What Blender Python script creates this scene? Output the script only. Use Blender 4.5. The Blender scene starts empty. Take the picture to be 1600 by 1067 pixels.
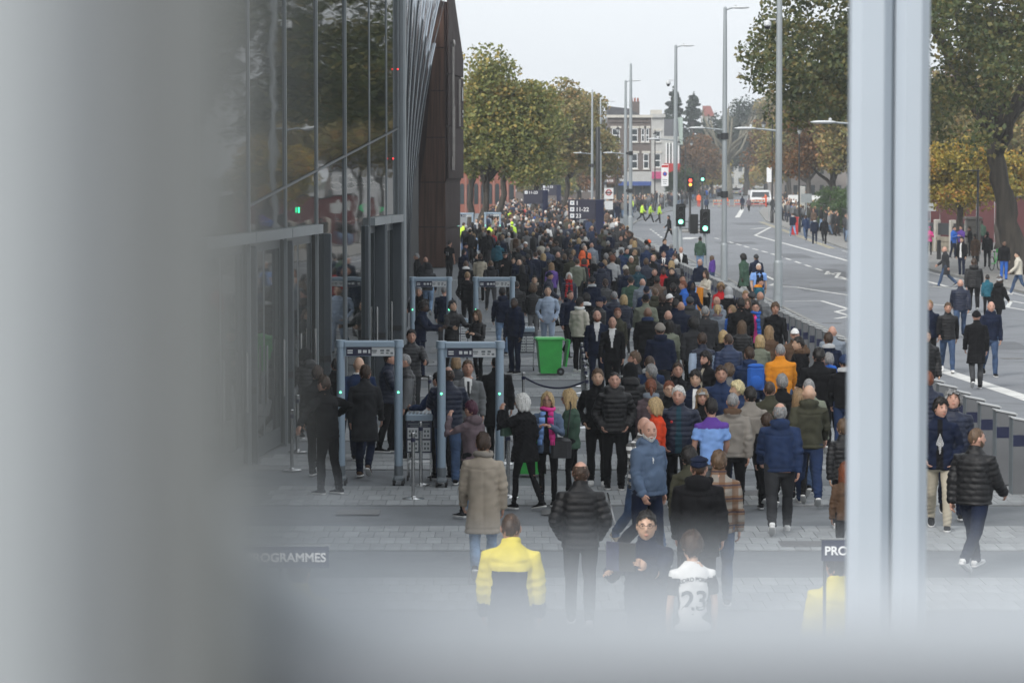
import bpy, math, random, hashlib
import numpy as np
from mathutils import Vector, Matrix, Euler

random.seed(11)
rng = np.random.default_rng(11)
SC = bpy.context.scene
COL = SC.collection
R = math.radians

# ------------------------------------------------------------------ camera, sky, sun, exposure
F_PX, EYE = 4700.0, 4.92
PITCH = math.atan((533.5 - 264.0) / F_PX)
cam_data = bpy.data.cameras.new('camera')
cam_data.sensor_width = 36.0
cam_data.lens = 36.0 * F_PX / 1600.0
cam_data.clip_start = 0.05
cam_data.clip_end = 4000.0
cam_data.dof.use_dof = True
cam_data.dof.focus_distance = 52.0
cam_data.dof.aperture_fstop = 5.2
cam = bpy.data.objects.new('camera', cam_data)
COL.objects.link(cam)
cam.location = (0, 0, EYE)
cam.rotation_euler = (R(90) - PITCH, 0, 0)
SC.camera = cam

world = bpy.data.worlds.new('World')
SC.world = world
world.use_nodes = True
wn, wl = world.node_tree.nodes, world.node_tree.links
sky = wn.new('ShaderNodeTexSky')
sky.sky_type = 'NISHITA'
sky.sun_disc = False
SUN_EL, SUN_AZ = R(38), R(215)
sky.sun_elevation = SUN_EL
sky.sun_rotation = SUN_AZ
sky.air_density = 1.0
sky.dust_density = 6.0
sky.ozone_density = 1.5
hs = wn.new('ShaderNodeHueSaturation')
hs.inputs['Saturation'].default_value = 0.28
hs.inputs['Value'].default_value = 1.0
wl.new(sky.outputs[0], hs.inputs['Color'])
# an even overcast deck: the clear-sky gradient is mostly covered by cloud of one brightness
mixs = wn.new('ShaderNodeMix')
mixs.data_type = 'RGBA'
mixs.inputs[0].default_value = 0.72
wl.new(hs.outputs[0], mixs.inputs[6])
mixs.inputs[7].default_value = (7.7, 8.1, 8.5, 1)
wl.new(mixs.outputs[2], wn['Background'].inputs['Color'])
wn['Background'].inputs['Strength'].default_value = 0.097

sun_data = bpy.data.lights.new('sun', 'SUN')
sun_data.energy = 1.5
sun_data.angle = R(18)
sun_data.color = (1.0, 0.965, 0.92)
sun = bpy.data.objects.new('sun', sun_data)
COL.objects.link(sun)
sd = Vector((math.sin(SUN_AZ) * math.cos(SUN_EL), math.cos(SUN_AZ) * math.cos(SUN_EL), math.sin(SUN_EL)))
sun.rotation_euler = (-sd).to_track_quat('-Z', 'Y').to_euler()
sun.location = sd * 200

SC.view_settings.view_transform = 'Standard'
SC.view_settings.look = 'None'
SC.view_settings.exposure = 0.76
SC.view_settings.gamma = 1.0
SC.view_settings.use_curve_mapping = False
SC.cycles.use_denoising = True
SC.cycles.max_bounces = 6
SC.cycles.diffuse_bounces = 2
SC.cycles.glossy_bounces = 3
SC.cycles.transmission_bounces = 3
SC.cycles.volume_bounces = 0
SC.cycles.caustics_reflective = False
SC.cycles.caustics_refractive = False


def G(px, py, z=0.0):
    """surveyed ground point: where the line of sight through a pixel of the photograph meets height z"""
    xc, yc = (px - 800) / F_PX, (533.5 - py) / F_PX
    ca, sa = math.cos(PITCH), math.sin(PITCH)
    d = (xc, ca + yc * sa, -sa + yc * ca)
    t = (z - EYE) / d[2]
    return Vector((d[0] * t, d[1] * t, z))


def P(px, py, Y):
    """point at depth Y on the line of sight through a pixel"""
    xc, yc = (px - 800) / F_PX, (533.5 - py) / F_PX
    ca, sa = math.cos(PITCH), math.sin(PITCH)
    d = (xc, ca + yc * sa, -sa + yc * ca)
    t = Y / d[1]
    return Vector((d[0] * t, Y, EYE + d[2] * t))


# ------------------------------------------------------------------ helpers
def tag(o, label=None, cat=None, group=None, kind=None):
    if label: o['label'] = label
    if cat: o['category'] = cat
    if group: o['group'] = group
    if kind: o['kind'] = kind
    return o


def empty(name, loc=(0, 0, 0), rz=0.0, label=None, cat=None, group=None):
    o = bpy.data.objects.new(name, None)
    o.empty_display_size = 0.2
    COL.objects.link(o)
    o.location = loc
    o.rotation_euler = (0, 0, rz)
    return tag(o, label, cat, group)


def copy_tree(o, parent=None):
    c = o.copy()
    COL.objects.link(c)
    if parent is not None:
        c.parent = parent
    for ch in list(o.children):
        copy_tree(ch, c)
    return c


class MB:
    """collects shapes into one mesh"""
    def __init__(s):
        s.v, s.f, s.m = [], [], []

    def add(s, verts, faces, mi=0):
        b = len(s.v)
        s.v.extend([tuple(p) for p in verts])
        s.f.extend([tuple(i + b for i in q) for q in faces])
        s.m.extend([mi] * len(faces))
        return s

    def box(s, c, d, rz=0.0, mi=0, rot=None):
        x, y, z = d[0] / 2, d[1] / 2, d[2] / 2
        M = rot if rot is not None else Matrix.Rotation(rz, 3, 'Z')
        vs = [M @ Vector((sx * x, sy * y, sz * z)) + Vector(c) for sz in (-1, 1) for sx, sy in ((-1, -1), (1, -1), (1, 1), (-1, 1))]
        return s.add(vs, [(3, 2, 1, 0), (4, 5, 6, 7), (0, 1, 5, 4), (1, 2, 6, 5), (2, 3, 7, 6), (3, 0, 4, 7)], mi)

    def bevbox(s, c, d, b=0.02, rz=0.0, mi=0):
        """box with its vertical edges chamfered and a chamfered top"""
        x, y, z = d[0] / 2, d[1] / 2, d[2] / 2
        def ring(xx, yy, zz, bb):
            return [(xx - bb, -yy, zz), (xx, -yy + bb, zz), (xx, yy - bb, zz), (xx - bb, yy, zz), (-xx + bb, yy, zz), (-xx, yy - bb, zz), (-xx, -yy + bb, zz), (-xx + bb, -yy, zz)]
        rs = ring(x, y, -z, b) + ring(x, y, z - b, b) + ring(x - b, y - b, z, b * 0.6)
        M = Matrix.Rotation(rz, 3, 'Z')
        vs = [M @ Vector(p) + Vector(c) for p in rs]
        fs = [tuple(range(7, -1, -1)), tuple(range(16, 24))]
        for k in range(2):
            for i in range(8):
                j = (i + 1) % 8
                fs.append((k * 8 + i, k * 8 + j, k * 8 + 8 + j, k * 8 + 8 + i))
        return s.add(vs, fs, mi)

    def tube(s, pts, rad, n=10, mi=0, ref=(0, 1, 0), cap=True):
        vs, fs = loft(pts, rad, n, ref, cap)
        return s.add(vs, fs, mi)

    def bar(s, a, b, r, n=8, mi=0):
        return s.tube([a, b], [r, r], n, mi, ref=(0.31, 0.77, 0.55))

    def lathe(s, prof, c=(0, 0, 0), n=16, mi=0):
        c = Vector(c)
        vs, fs = [], []
        for r, z in prof:
            for i in range(n):
                a = 2 * math.pi * i / n
                vs.append((c.x + r * math.cos(a), c.y + r * math.sin(a), c.z + z))
        for k in range(len(prof) - 1):
            for i in range(n):
                j = (i + 1) % n
                fs.append((k * n + i, k * n + j, (k + 1) * n + j, (k + 1) * n + i))
        fs.append(tuple(range(n - 1, -1, -1)))
        fs.append(tuple((len(prof) - 1) * n + i for i in range(n)))
        return s.add(vs, fs, mi)

    def prism(s, poly, z0, z1, mi=0):
        n = len(poly)
        vs = [(p[0], p[1], z0) for p in poly] + [(p[0], p[1], z1) for p in poly]
        fs = [tuple(range(n - 1, -1, -1)), tuple(range(n, 2 * n))]
        for i in range(n):
            j = (i + 1) % n
            fs.append((i, j, n + j, n + i))
        return s.add(vs, fs, mi)

    def extrude(s, poly3, d, mi=0):
        """planar polygon of 3D points pushed along vector d"""
        n = len(poly3)
        d = Vector(d)
        vs = [Vector(p) for p in poly3] + [Vector(p) + d for p in poly3]
        fs = [tuple(range(n - 1, -1, -1)), tuple(range(n, 2 * n))]
        for i in range(n):
            j = (i + 1) % n
            fs.append((i, j, n + j, n + i))
        return s.add(vs, fs, mi)

    def ell(s, c, r, nu=10, nv=7, mi=0, M=None):
        vs, fs = [], []
        for k in range(nv + 1):
            e = math.pi * (k / nv - 0.5)
            for i in range(nu):
                a = 2 * math.pi * i / nu
                p = Vector((r[0] * math.cos(e) * math.cos(a), r[1] * math.cos(e) * math.sin(a), r[2] * math.sin(e)))
                if M is not None: p = M @ p
                vs.append(p + Vector(c))
        for k in range(nv):
            for i in range(nu):
                j = (i + 1) % nu
                fs.append((k * nu + i, k * nu + j, (k + 1) * nu + j, (k + 1) * nu + i))
        return s.add(vs, fs, mi)

    def mesh(s, name, smooth=False):
        me = bpy.data.meshes.new(name)
        me.from_pydata(s.v, [], s.f)
        if any(s.m):
            me.polygons.foreach_set('material_index', s.m)
        if smooth:
            me.polygons.foreach_set('use_smooth', [True] * len(s.f))
        me.update()
        return me

    def build(s, name, mats, parent=None, loc=(0, 0, 0), rz=0.0, smooth=False, autos=False):
        me = s.mesh(name, smooth)
        if autos:
            me.polygons.foreach_set('use_smooth', [True] * len(s.f))
            me.set_sharp_from_angle(angle=R(35))
        for m in (mats if isinstance(mats, (list, tuple)) else [mats]):
            me.materials.append(m)
        o = bpy.data.objects.new(name, me)
        COL.objects.link(o)
        o.location = loc
        o.rotation_euler = (0, 0, rz)
        if parent is not None:
            o.parent = parent
        return o


def loft(pts, rad, n=10, ref=(0, 1, 0), cap=True):
    pts = [Vector(p) for p in pts]
    ref = Vector(ref)
    vs, fs = [], []
    m = len(pts)
    for k in range(m):
        t = (pts[min(k + 1, m - 1)] - pts[max(k - 1, 0)])
        t = t.normalized() if t.length > 1e-9 else Vector((0, 0, 1))
        u = t.cross(ref)
        if u.length < 1e-3:
            u = t.cross(Vector((1, 0.2, 0)))
        u.normalize()
        v = u.cross(t).normalized()
        r = rad[k]
        ra, rb = (r, r) if not isinstance(r, (tuple, list)) else r
        for i in range(n):
            a = 2 * math.pi * i / n
            vs.append(pts[k] + u * (ra * math.cos(a)) + v * (rb * math.sin(a)))
    for k in range(m - 1):
        for i in range(n):
            j = (i + 1) % n
            fs.append((k * n + j, k * n + i, (k + 1) * n + i, (k + 1) * n + j))
    if cap:
        fs.append(tuple(range(n)))
        fs.append(tuple((m - 1) * n + i for i in range(n - 1, -1, -1)))
    return vs, fs


# ------------------------------------------------------------------ materials
MATS = {}


def _new(name):
    m = bpy.data.materials.new(name)
    m.use_nodes = True
    nt = m.node_tree
    return m, nt.nodes, nt.links, nt.nodes['Principled BSDF']


def mat(name, col, rough=0.6, metal=0.0, var=0.12, scale=3.0, bump=0.0, bscale=40.0, spec=0.5, emit=0.0, coat=0.0, streak=False):
    if name in MATS: return MATS[name]
    m, n, l, b = _new(name)
    b.inputs['Roughness'].default_value = rough
    b.inputs['Metallic'].default_value = metal
    b.inputs['Specular IOR Level'].default_value = spec
    b.inputs['Coat Weight'].default_value = coat
    tc = n.new('ShaderNodeTexCoord')
    if var > 0:
        nz = n.new('ShaderNodeTexNoise')
        nz.inputs['Scale'].default_value = scale
        nz.inputs['Detail'].default_value = 5
        if streak:
            mp = n.new('ShaderNodeMapping')
            mp.inputs['Scale'].default_value = (1, 1, 0.12)
            l.new(tc.outputs['Object'], mp.inputs[0])
            l.new(mp.outputs[0], nz.inputs['Vector'])
        else:
            l.new(tc.outputs['Object'], nz.inputs['Vector'])
        cr = n.new('ShaderNodeValToRGB')
        cr.color_ramp.elements[0].position = 0.3
        cr.color_ramp.elements[1].position = 0.7
        cr.color_ramp.elements[0].color = (*[c * (1 - var) for c in col], 1)
        cr.color_ramp.elements[1].color = (*[min(1, c * (1 + var)) for c in col], 1)
        l.new(nz.outputs['Fac'], cr.inputs['Fac'])
        l.new(cr.outputs['Color'], b.inputs['Base Color'])
    else:
        b.inputs['Base Color'].default_value = (*col, 1)
    if bump > 0:
        nb = n.new('ShaderNodeTexNoise')
        nb.inputs['Scale'].default_value = bscale
        nb.inputs['Detail'].default_value = 3
        l.new(tc.outputs['Object'], nb.inputs['Vector'])
        bp = n.new('ShaderNodeBump')
        bp.inputs['Strength'].default_value = bump
        bp.inputs['Distance'].default_value = 0.01
        l.new(nb.outputs['Fac'], bp.inputs['Height'])
        l.new(bp.outputs[0], b.inputs['Normal'])
    if emit > 0:
        b.inputs['Emission Color'].default_value = (*col, 1)
        b.inputs['Emission Strength'].default_value = emit
    MATS[name] = m
    return m


C = dict(bk=(.0065, .0066, .0078), ch=(.028, .029, .032), nv=(.008, .013, .032), nb=(.016, .03, .075), dg=(.05, .052, .056), gr=(.14, .145, .15),
         lg=(.36, .37, .38), wt=(.72, .72, .71), gn=(.045, .085, .06), sg=(.17, .185, .14), ol=(.045, .045, .03), br=(.09, .055, .035),
         tn=(.33, .285, .23), st=(.23, .21, .185), cr=(.50, .47, .40), rd=(.42, .02, .025), rr=(.62, .06, .02), og=(.62, .23, .02), yl=(.66, .56, .085),
         lb=(.22, .38, .74), pb=(.36, .44, .56), bl=(.03, .12, .45), pu=(.11, .05, .28), dn=(.045, .075, .14), ld=(.16, .24, .36), kh=(.42, .38, .30),
         te=(.02, .10, .14), mv=(.12, .09, .10), pk=(.75, .06, .30), hv=(.55, .85, .08), sb=(.09, .13, .20), oo=(.85, .16, .06), gb=(.19, .22, .26), dt=(.015, .05, .07))
CN = dict(bk='black', ch='charcoal', nv='navy', nb='dark blue', dg='dark grey', gr='grey', lg='light grey', wt='white', gn='dark green', sg='sage green', ol='olive',
          br='brown', tn='beige', st='taupe', cr='cream', rd='red', rr='orange red', og='amber orange', yl='yellow', lb='light blue', pb='pale blue', bl='bright blue',
          pu='purple', dn='blue denim', ld='faded denim', kh='khaki', te='teal', mv='mauve', pk='pink', hv='fluorescent yellow', sb='slate blue', oo='fluorescent orange', gb='grey blue', dt='dark teal')


def cloth(c, kind='plain'):
    key = 'cloth_%s_%s' % (c, kind)
    if key in MATS: return MATS[key]
    m, n, l, b = _new(key)
    col = C[c]
    b.inputs['Roughness'].default_value = 0.55 if kind in ('puffer', 'leather') else 0.85
    b.inputs['Specular IOR Level'].default_value = 0.35 if kind in ('puffer', 'leather') else 0.12
    tc = n.new('ShaderNodeTexCoord')
    nz = n.new('ShaderNodeTexNoise')
    nz.inputs['Scale'].default_value = 7
    nz.inputs['Detail'].default_value = 6
    oi = n.new('ShaderNodeObjectInfo')
    ad = n.new('ShaderNodeVectorMath')
    l.new(tc.outputs['Object'], ad.inputs[0])
    l.new(oi.outputs['Random'], ad.inputs[1])
    l.new(ad.outputs[0], nz.inputs['Vector'])
    cr = n.new('ShaderNodeValToRGB')
    cr.color_ramp.elements[0].position = .25
    cr.color_ramp.elements[1].position = .75
    lo, hi = ((.72, 1.35) if max(col) < .15 else (.88, 1.1)) if kind != 'denim' else (.6, 1.6)
    cr.color_ramp.elements[0].color = (*[v * lo for v in col], 1)
    cr.color_ramp.elements[1].color = (*[min(.85, v * hi) for v in col], 1)
    l.new(nz.outputs['Fac'], cr.inputs['Fac'])
    out = cr.outputs['Color']
    if kind in ('plaid', 'check', 'stripe', 'shirt'):
        sx = n.new('ShaderNodeSeparateXYZ')
        l.new(tc.outputs['Object'], sx.inputs[0])
        def band(axis, k, thr):
            mu = n.new('ShaderNodeMath'); mu.operation = 'MULTIPLY'; mu.inputs[1].default_value = k
            l.new(sx.outputs[axis], mu.inputs[0])
            si = n.new('ShaderNodeMath'); si.operation = 'SINE'; l.new(mu.outputs[0], si.inputs[0])
            gt = n.new('ShaderNodeMath'); gt.operation = 'GREATER_THAN'; gt.inputs[1].default_value = thr
            l.new(si.outputs[0], gt.inputs[0])
            return gt.outputs[0]
        def mixc(fac, a, colb, amount):
            mx = n.new('ShaderNodeMix'); mx.data_type = 'RGBA'
            mf = n.new('ShaderNodeMath'); mf.operation = 'MULTIPLY'; mf.inputs[1].default_value = amount
            l.new(fac, mf.inputs[0]); l.new(mf.outputs[0], mx.inputs[0]); l.new(a, mx.inputs[6])
            mx.inputs[7].default_value = (*colb, 1)
            return mx.outputs[2]
        if kind == 'plaid':
            out = mixc(band(2, 42, .1), out, (.16, .08, .04), .75)
            out = mixc(band(0, 42, .1), out, (.12, .06, .03), .7)
            out = mixc(band(2, 42, .93), out, (.03, .03, .05), .8)
        elif kind == 'check':
            out = mixc(band(2, 70, 0), out, (.02, .02, .02), .85)
            out = mixc(band(0, 70, 0), out, (.02, .02, .02), .7)
        elif kind == 'stripe':
            out = mixc(band(0, 120, .1), out, (.02, .02, .03), .9)
        else:
            out = mixc(band(0, 9, .75), out, (.04, .09, .3), .4)
    l.new(out, b.inputs['Base Color'])
    nb = n.new('ShaderNodeTexNoise')
    nb.inputs['Scale'].default_value = 28 if kind in ('puffer', 'leather') else 90
    nb.inputs['Detail'].default_value = 3
    l.new(ad.outputs[0], nb.inputs['Vector'])
    bp = n.new('ShaderNodeBump')
    bp.inputs['Strength'].default_value = .45
    bp.inputs['Distance'].default_value = .012 if kind in ('puffer', 'leather') else .005
    l.new(nb.outputs['Fac'], bp.inputs['Height'])
    l.new(bp.outputs[0], b.inputs['Normal'])
    MATS[key] = m
    return m


SKIN = dict(a=(.48, .27, .20), b=(.40, .22, .155), c=(.52, .33, .23), d=(.055, .03, .02), e=(.17, .09, .055))
HAIR = dict(k=(.012, .010, .009), b=(.045, .026, .016), l=(.10, .062, .036), y=(.42, .30, .15), w=(.62, .61, .58), g=(.22, .22, .22), r=(.16, .05, .022), p=(.06, .012, .03), n=(.26, .17, .09), v=(.6, .52, .3))
HN = dict(k='black', b='dark brown', l='brown', y='blonde', w='white', g='grey', r='ginger', p='plum', n='light brown', v='bleached blond')


def skin(k):
    return mat('skin_' + k, SKIN[k], .5, var=.12, scale=14, bump=.1, bscale=80)


def hairm(k):
    key = 'hair_' + k
    if key in MATS: return MATS[key]
    m, n, l, b = _new(key)
    c = HAIR[k]
    tc = n.new('ShaderNodeTexCoord')
    mp = n.new('ShaderNodeMapping')
    mp.inputs['Scale'].default_value = (90, 90, 9)
    l.new(tc.outputs['Object'], mp.inputs[0])
    nz = n.new('ShaderNodeTexNoise')
    nz.inputs['Scale'].default_value = 1
    nz.inputs['Detail'].default_value = 3
    l.new(mp.outputs[0], nz.inputs['Vector'])
    cr = n.new('ShaderNodeValToRGB')
    cr.color_ramp.elements[0].position = .3
    cr.color_ramp.elements[1].position = .7
    cr.color_ramp.elements[0].color = (*[v * .5 for v in c], 1)
    cr.color_ramp.elements[1].color = (*[min(.9, v * 1.5) for v in c], 1)
    l.new(nz.outputs['Fac'], cr.inputs['Fac'])
    l.new(cr.outputs['Color'], b.inputs['Base Color'])
    b.inputs['Roughness'].default_value = .45
    b.inputs['Specular IOR Level'].default_value = .35
    bp = n.new('ShaderNodeBump')
    bp.inputs['Strength'].default_value = .7
    bp.inputs['Distance'].default_value = .008
    l.new(nz.outputs['Fac'], bp.inputs['Height'])
    l.new(bp.outputs[0], b.inputs['Normal'])
    MATS[key] = m
    return m


M_GALV = mat('galvanised_steel', (.30, .33, .345), .5, .25, .12, 2.5, streak=True)
M_DARKSTEEL = mat('dark_steel', (.03, .033, .036), .45, .2, .15, 5)
M_BLACK = mat('black_paint', (.014, .014, .015), .4, 0, .15, 6)
M_NAVY = mat('navy_paint', (.010, .014, .045), .4, 0, .12, 3)
M_WHITE = mat('white_paint', (.74, .75, .75), .45, 0, .05, 3)
M_GATE = mat('gate_plastic', (.27, .35, .43), .42, 0, .06, 3)
M_GATEDARK = mat('gate_grey', (.13, .15, .165), .45, 0, .06, 3)
M_STEEL = mat('polished_steel', (.55, .56, .56), .22, .95, .08, 5)
M_GREEN = mat('green_plastic', (.045, .42, .075), .4, 0, .1, 4)
M_RUBBER = mat('rubber', (.02, .02, .02), .8, 0, .1, 10)
M_MULL = mat('mullion_grey', (.22, .245, .26), .4, .2, .08, 2)
M_RED = mat('red_paint', (.45, .02, .02), .4, 0, .1, 4)
# ------------------------------------------------------------------ ground, road, paving
ROAD_Z = -0.10


def ground_mat(name, col, var, scales, rough=.85, joints=None):
    m, n, l, b = _new(name)
    tc = n.new('ShaderNodeTexCoord')
    prev = None
    for i, (sc, amt) in enumerate(scales):
        nz = n.new('ShaderNodeTexNoise')
        nz.inputs['Scale'].default_value = sc
        nz.inputs['Detail'].default_value = 6
        nz.inputs['Roughness'].default_value = .65
        l.new(tc.outputs['Object'], nz.inputs['Vector'])
        mr = n.new('ShaderNodeMapRange')
        mr.inputs['From Min'].default_value = .3
        mr.inputs['From Max'].default_value = .7
        mr.inputs['To Min'].default_value = 1 - amt
        mr.inputs['To Max'].default_value = 1 + amt
        l.new(nz.outputs['Fac'], mr.inputs['Value'])
        if prev is None: prev = mr.outputs[0]
        else:
            mu = n.new('ShaderNodeMath'); mu.operation = 'MULTIPLY'
            l.new(prev, mu.inputs[0]); l.new(mr.outputs[0], mu.inputs[1]); prev = mu.outputs[0]
    vo = n.new('ShaderNodeTexVoronoi'); vo.inputs['Scale'].default_value = 2.1
    l.new(tc.outputs['Object'], vo.inputs['Vector'])
    ms = n.new('ShaderNodeMapRange'); ms.inputs['From Min'].default_value = .05; ms.inputs['From Max'].default_value = .085; ms.inputs['To Min'].default_value = .72; ms.inputs['To Max'].default_value = 1
    l.new(vo.outputs['Distance'], ms.inputs['Value'])
    n3 = n.new('ShaderNodeTexNoise'); n3.inputs['Scale'].default_value = .45; n3.inputs['Detail'].default_value = 8; n3.inputs['Distortion'].default_value = 1.5
    l.new(tc.outputs['Object'], n3.inputs['Vector'])
    m3 = n.new('ShaderNodeMapRange'); m3.inputs['From Min'].default_value = .56; m3.inputs['From Max'].default_value = .68; m3.inputs['To Min'].default_value = 1; m3.inputs['To Max'].default_value = .8
    l.new(n3.outputs['Fac'], m3.inputs['Value'])
    for o_ in (ms.outputs[0], m3.outputs[0]):
        mu = n.new('ShaderNodeMath'); mu.operation = 'MULTIPLY'
        l.new(prev, mu.inputs[0]); l.new(o_, mu.inputs[1]); prev = mu.outputs[0]
    mx = n.new('ShaderNodeVectorMath'); mx.operation = 'SCALE'
    mx.inputs[0].default_value = col
    l.new(prev, mx.inputs['Scale'])
    l.new(mx.outputs[0], b.inputs['Base Color'])
    b.inputs['Roughness'].default_value = rough
    b.inputs['Specular IOR Level'].default_value = .3
    nb = n.new('ShaderNodeTexNoise')
    nb.inputs['Scale'].default_value = 60
    nb.inputs['Detail'].default_value = 4
    l.new(tc.outputs['Object'], nb.inputs['Vector'])
    bp = n.new('ShaderNodeBump')
    bp.inputs['Strength'].default_value = .4
    bp.inputs['Distance'].default_value = .006
    l.new(nb.outputs['Fac'], bp.inputs['Height'])
    l.new(bp.outputs[0], b.inputs['Normal'])
    return m


M_ASPHALT = ground_mat('asphalt', (.185, .195, .21), .1, [(.12, .14), (1.3, .1), (30, .15)])
M_PAVE_D = ground_mat('dark_paving', (.155, .167, .178), .1, [(.2, .1), (2.5, .1), (40, .12)])
M_PAVE_L = ground_mat('light_paving', (.265, .278, .285), .1, [(.25, .1), (3, .12), (40, .1)])
M_JOINT = ground_mat('joint_sand', (.185, .193, .197), .1, [(1, .1), (30, .1)])
M_KERB = ground_mat('kerb_stone', (.24, .24, .23), .1, [(1, .12), (20, .1)])
M_FLAG = ground_mat('flagstone', (.23, .225, .215), .1, [(.3, .12), (3, .1), (30, .1)])
M_FAR = ground_mat('far_ground', (.07, .075, .05), .1, [(.02, .2), (.3, .2)])
M_LINE = mat('road_paint', (.58, .58, .56), .7, var=.22, scale=2.2)
M_RSURF = ground_mat('red_surfacing', (.20, .10, .09), .1, [(1, .1), (20, .1)])
M_PATCH = ground_mat('road_patch', (.125, .132, .142), .1, [(.4, .1), (3, .1), (30, .15)])
M_IRON = mat('cast_iron', (.13, .13, .13), .6, .3, .2, 20, bump=.6, bscale=60)
M_YLINE = mat('yellow_road_paint', (.5, .42, .2), .7, var=.2, scale=3)

LK = [(9.8, 8), (9.8, 172), (8.9, 212), (9.6, 252), (12.2, 290), (17, 340), (25, 414), (60, 700)]
RK = [(20.65, 8), (20.65, 145), (20.75, 186), (24.3, 288), (28.8, 351), (35, 414), (72, 700)]

tag(MB().add([(-900, -60, -.2), (900, -60, -.2), (900, 1500, -.2), (-900, 1500, -.2)], [(0, 1, 2, 3)]).build('ground', M_FAR), kind='structure')
road = MB()
for poly in ([(8.5, 6), (21.5, 6), (21.5, 186), (25, 288), (29.5, 351), (36, 414), (73, 700), (59, 700), (24, 414), (16, 340), (11, 290), (8.4, 252), (7.6, 212), (8.5, 172)],):
    road.add([(x, y, ROAD_Z) for x, y in poly], [tuple(range(len(poly)))])
tag(road.build('road', M_ASPHALT), kind='structure')

# plaza: slab of dark asphalt paving with cross bands of pale setts on top
pl = MB()
pl.prism([(-40, -8)] + [(x - .16, y) for x, y in LK] + [(-40, 700)], -.19, -.02)
tag(pl.build('plaza', M_PAVE_D), kind='structure')
plaza = COL.objects['plaza']
kb = MB()
def strip(poly, w, z0, z1, mb, step=0.0):
    for (a, b) in zip(poly[:-1], poly[1:]):
        a, b = Vector((*a, 0)), Vector((*b, 0))
        d = (b - a)
        L = d.length
        d.normalize()
        nn = Vector((-d.y, d.x, 0)) * w
        k = max(1, int(L / step)) if step else 1
        for i in range(k):
            p, q = a + d * (L * i / k + (.006 if step else 0)), a + d * (L * (i + 1) / k - (.006 if step else 0))
            mb.prism([p[:2], q[:2], (q + nn)[:2], (p + nn)[:2]], z0, z1)
strip(LK, .155, -.18, -.004, kb, .9)
tag(kb.build('kerb', M_KERB), kind='structure')
rp = MB()
rp.prism([(x + .16, y) for x, y in RK] + [(160, 700), (160, 8)], -.19, -.004)
tag(rp.build('pavement', M_FLAG), kind='structure')
kb = MB()
strip(RK, -.155, -.18, .0, kb, .9)
tag(kb.build('kerb', M_KERB), kind='structure')

# pale bands: y from surveyed band edges, 2.6 m dark / 2.6 m light
def band_edges():
    e = []
    y0 = G(900, 859).y
    w = (G(900, 788.5).y - y0) / 2.0
    for k in range(-4, 34):
        e.append((y0 + (2 * k) * w - w * 0, y0 + (2 * k + 1) * w))
    return e
BANDS = band_edges()
FX = lambda y: .085 * y - 8.574       # line of the glass front
bm_ = MB()
for (a, b) in BANDS:
    xl = max(-8, FX(a) - .5)
    bm_.box(((xl + 9.6) / 2, (a + b) / 2, -.016), (9.6 - xl, b - a, .008))
tag(bm_.build('joint_bed', M_JOINT, plaza), kind=None)
# setts: one by one where they show large, joined beyond
sett_mats = [M_PAVE_L] + [ground_mat('light_paving_%d' % i, tuple(c * s for c in (.265, .278, .285)), .1, [(.25, .1), (3, .12), (40, .1)]) for i, s in enumerate((.9, 1.1))]
SW, SD = .205, .62
def sett_mesh(m):
    b = MB()
    x, y, z, c = SW / 2 - .003, SD / 2 - .003, .017, .003
    vs = [(-x, -y, 0), (x, -y, 0), (x, y, 0), (-x, y, 0), (-x, -y, z - c), (x, -y, z - c), (x, y, z - c), (-x, y, z - c), (-x + c, -y + c, z), (x - c, -y + c, z), (x - c, y - c, z), (-x + c, y - c, z)]
    fs = [(0, 1, 5, 4), (1, 2, 6, 5), (2, 3, 7, 6), (3, 0, 4, 7), (4, 5, 9, 8), (5, 6, 10, 9), (6, 7, 11, 10), (7, 4, 8, 11), (8, 9, 10, 11)]
    b.add(vs, fs)
    me = b.mesh('paver')
    me.materials.append(m)
    return me, vs, fs
SM = [sett_mesh(m) for m in sett_mats]
near, far = [], [MB(), MB(), MB()]
for (a, b) in BANDS:
    if b < 20 or a > 135: continue
    rows = 4
    for r_ in range(rows):
        y = a + (r_ + .5) * (b - a) / rows
        xl = max(-3.6 if y < 50 else -9, FX(y) + .1)
        xr = 9.5
        k = 0
        x = xl + (SW / 2 if r_ % 2 else 0)
        while x < xr:
            k += 1
            near.append((abs(y - 36.5) + (0 if -3 < x < 7 else 2), x, y))
            x += SW
near.sort()
for i, (d, x, y) in enumerate(near):
    q = random.choice((0, 0, 1, 2))
    me, vs, fs = SM[q]
    z = -.013 + random.uniform(-.0015, .0015)
    if i < 290:
        o = bpy.data.objects.new('paver', me)
        COL.objects.link(o)
        o.location = (x, y, z)
        o.parent = plaza
    else:
        far[q].add([(v[0] + x, v[1] + y, v[2] + z) for v in vs], fs)
allm = MB()
for q in range(3):
    allm.add(far[q].v, far[q].f, q)
tag(allm.build('paver_bands', sett_mats, plaza), kind='stuff')
# farther bands: plain sheets
fb = MB()
for (a, b) in BANDS:
    if a > 135: fb.box(((max(-8, FX(a)) + 9.5) / 2, (a + b) / 2, -.008), (9.5 - max(-8, FX(a)), b - a, .012))
fb.build('pale_band', M_PAVE_L, plaza)
# drain channel running across the paving
dr = MB()
a, b = G(944, 770), G(957, 826)
for s_ in (-1, 1):
    dr.extrude([(a.x + s_ * .05 - .012, a.y, .001), (a.x + s_ * .05 + .012, a.y, .001), (b.x + s_ * .05 + .012, b.y, .001), (b.x + s_ * .05 - .012, b.y, .001)], (0, 0, .006))
dr.build('drain_channel', M_STEEL, plaza)

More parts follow.
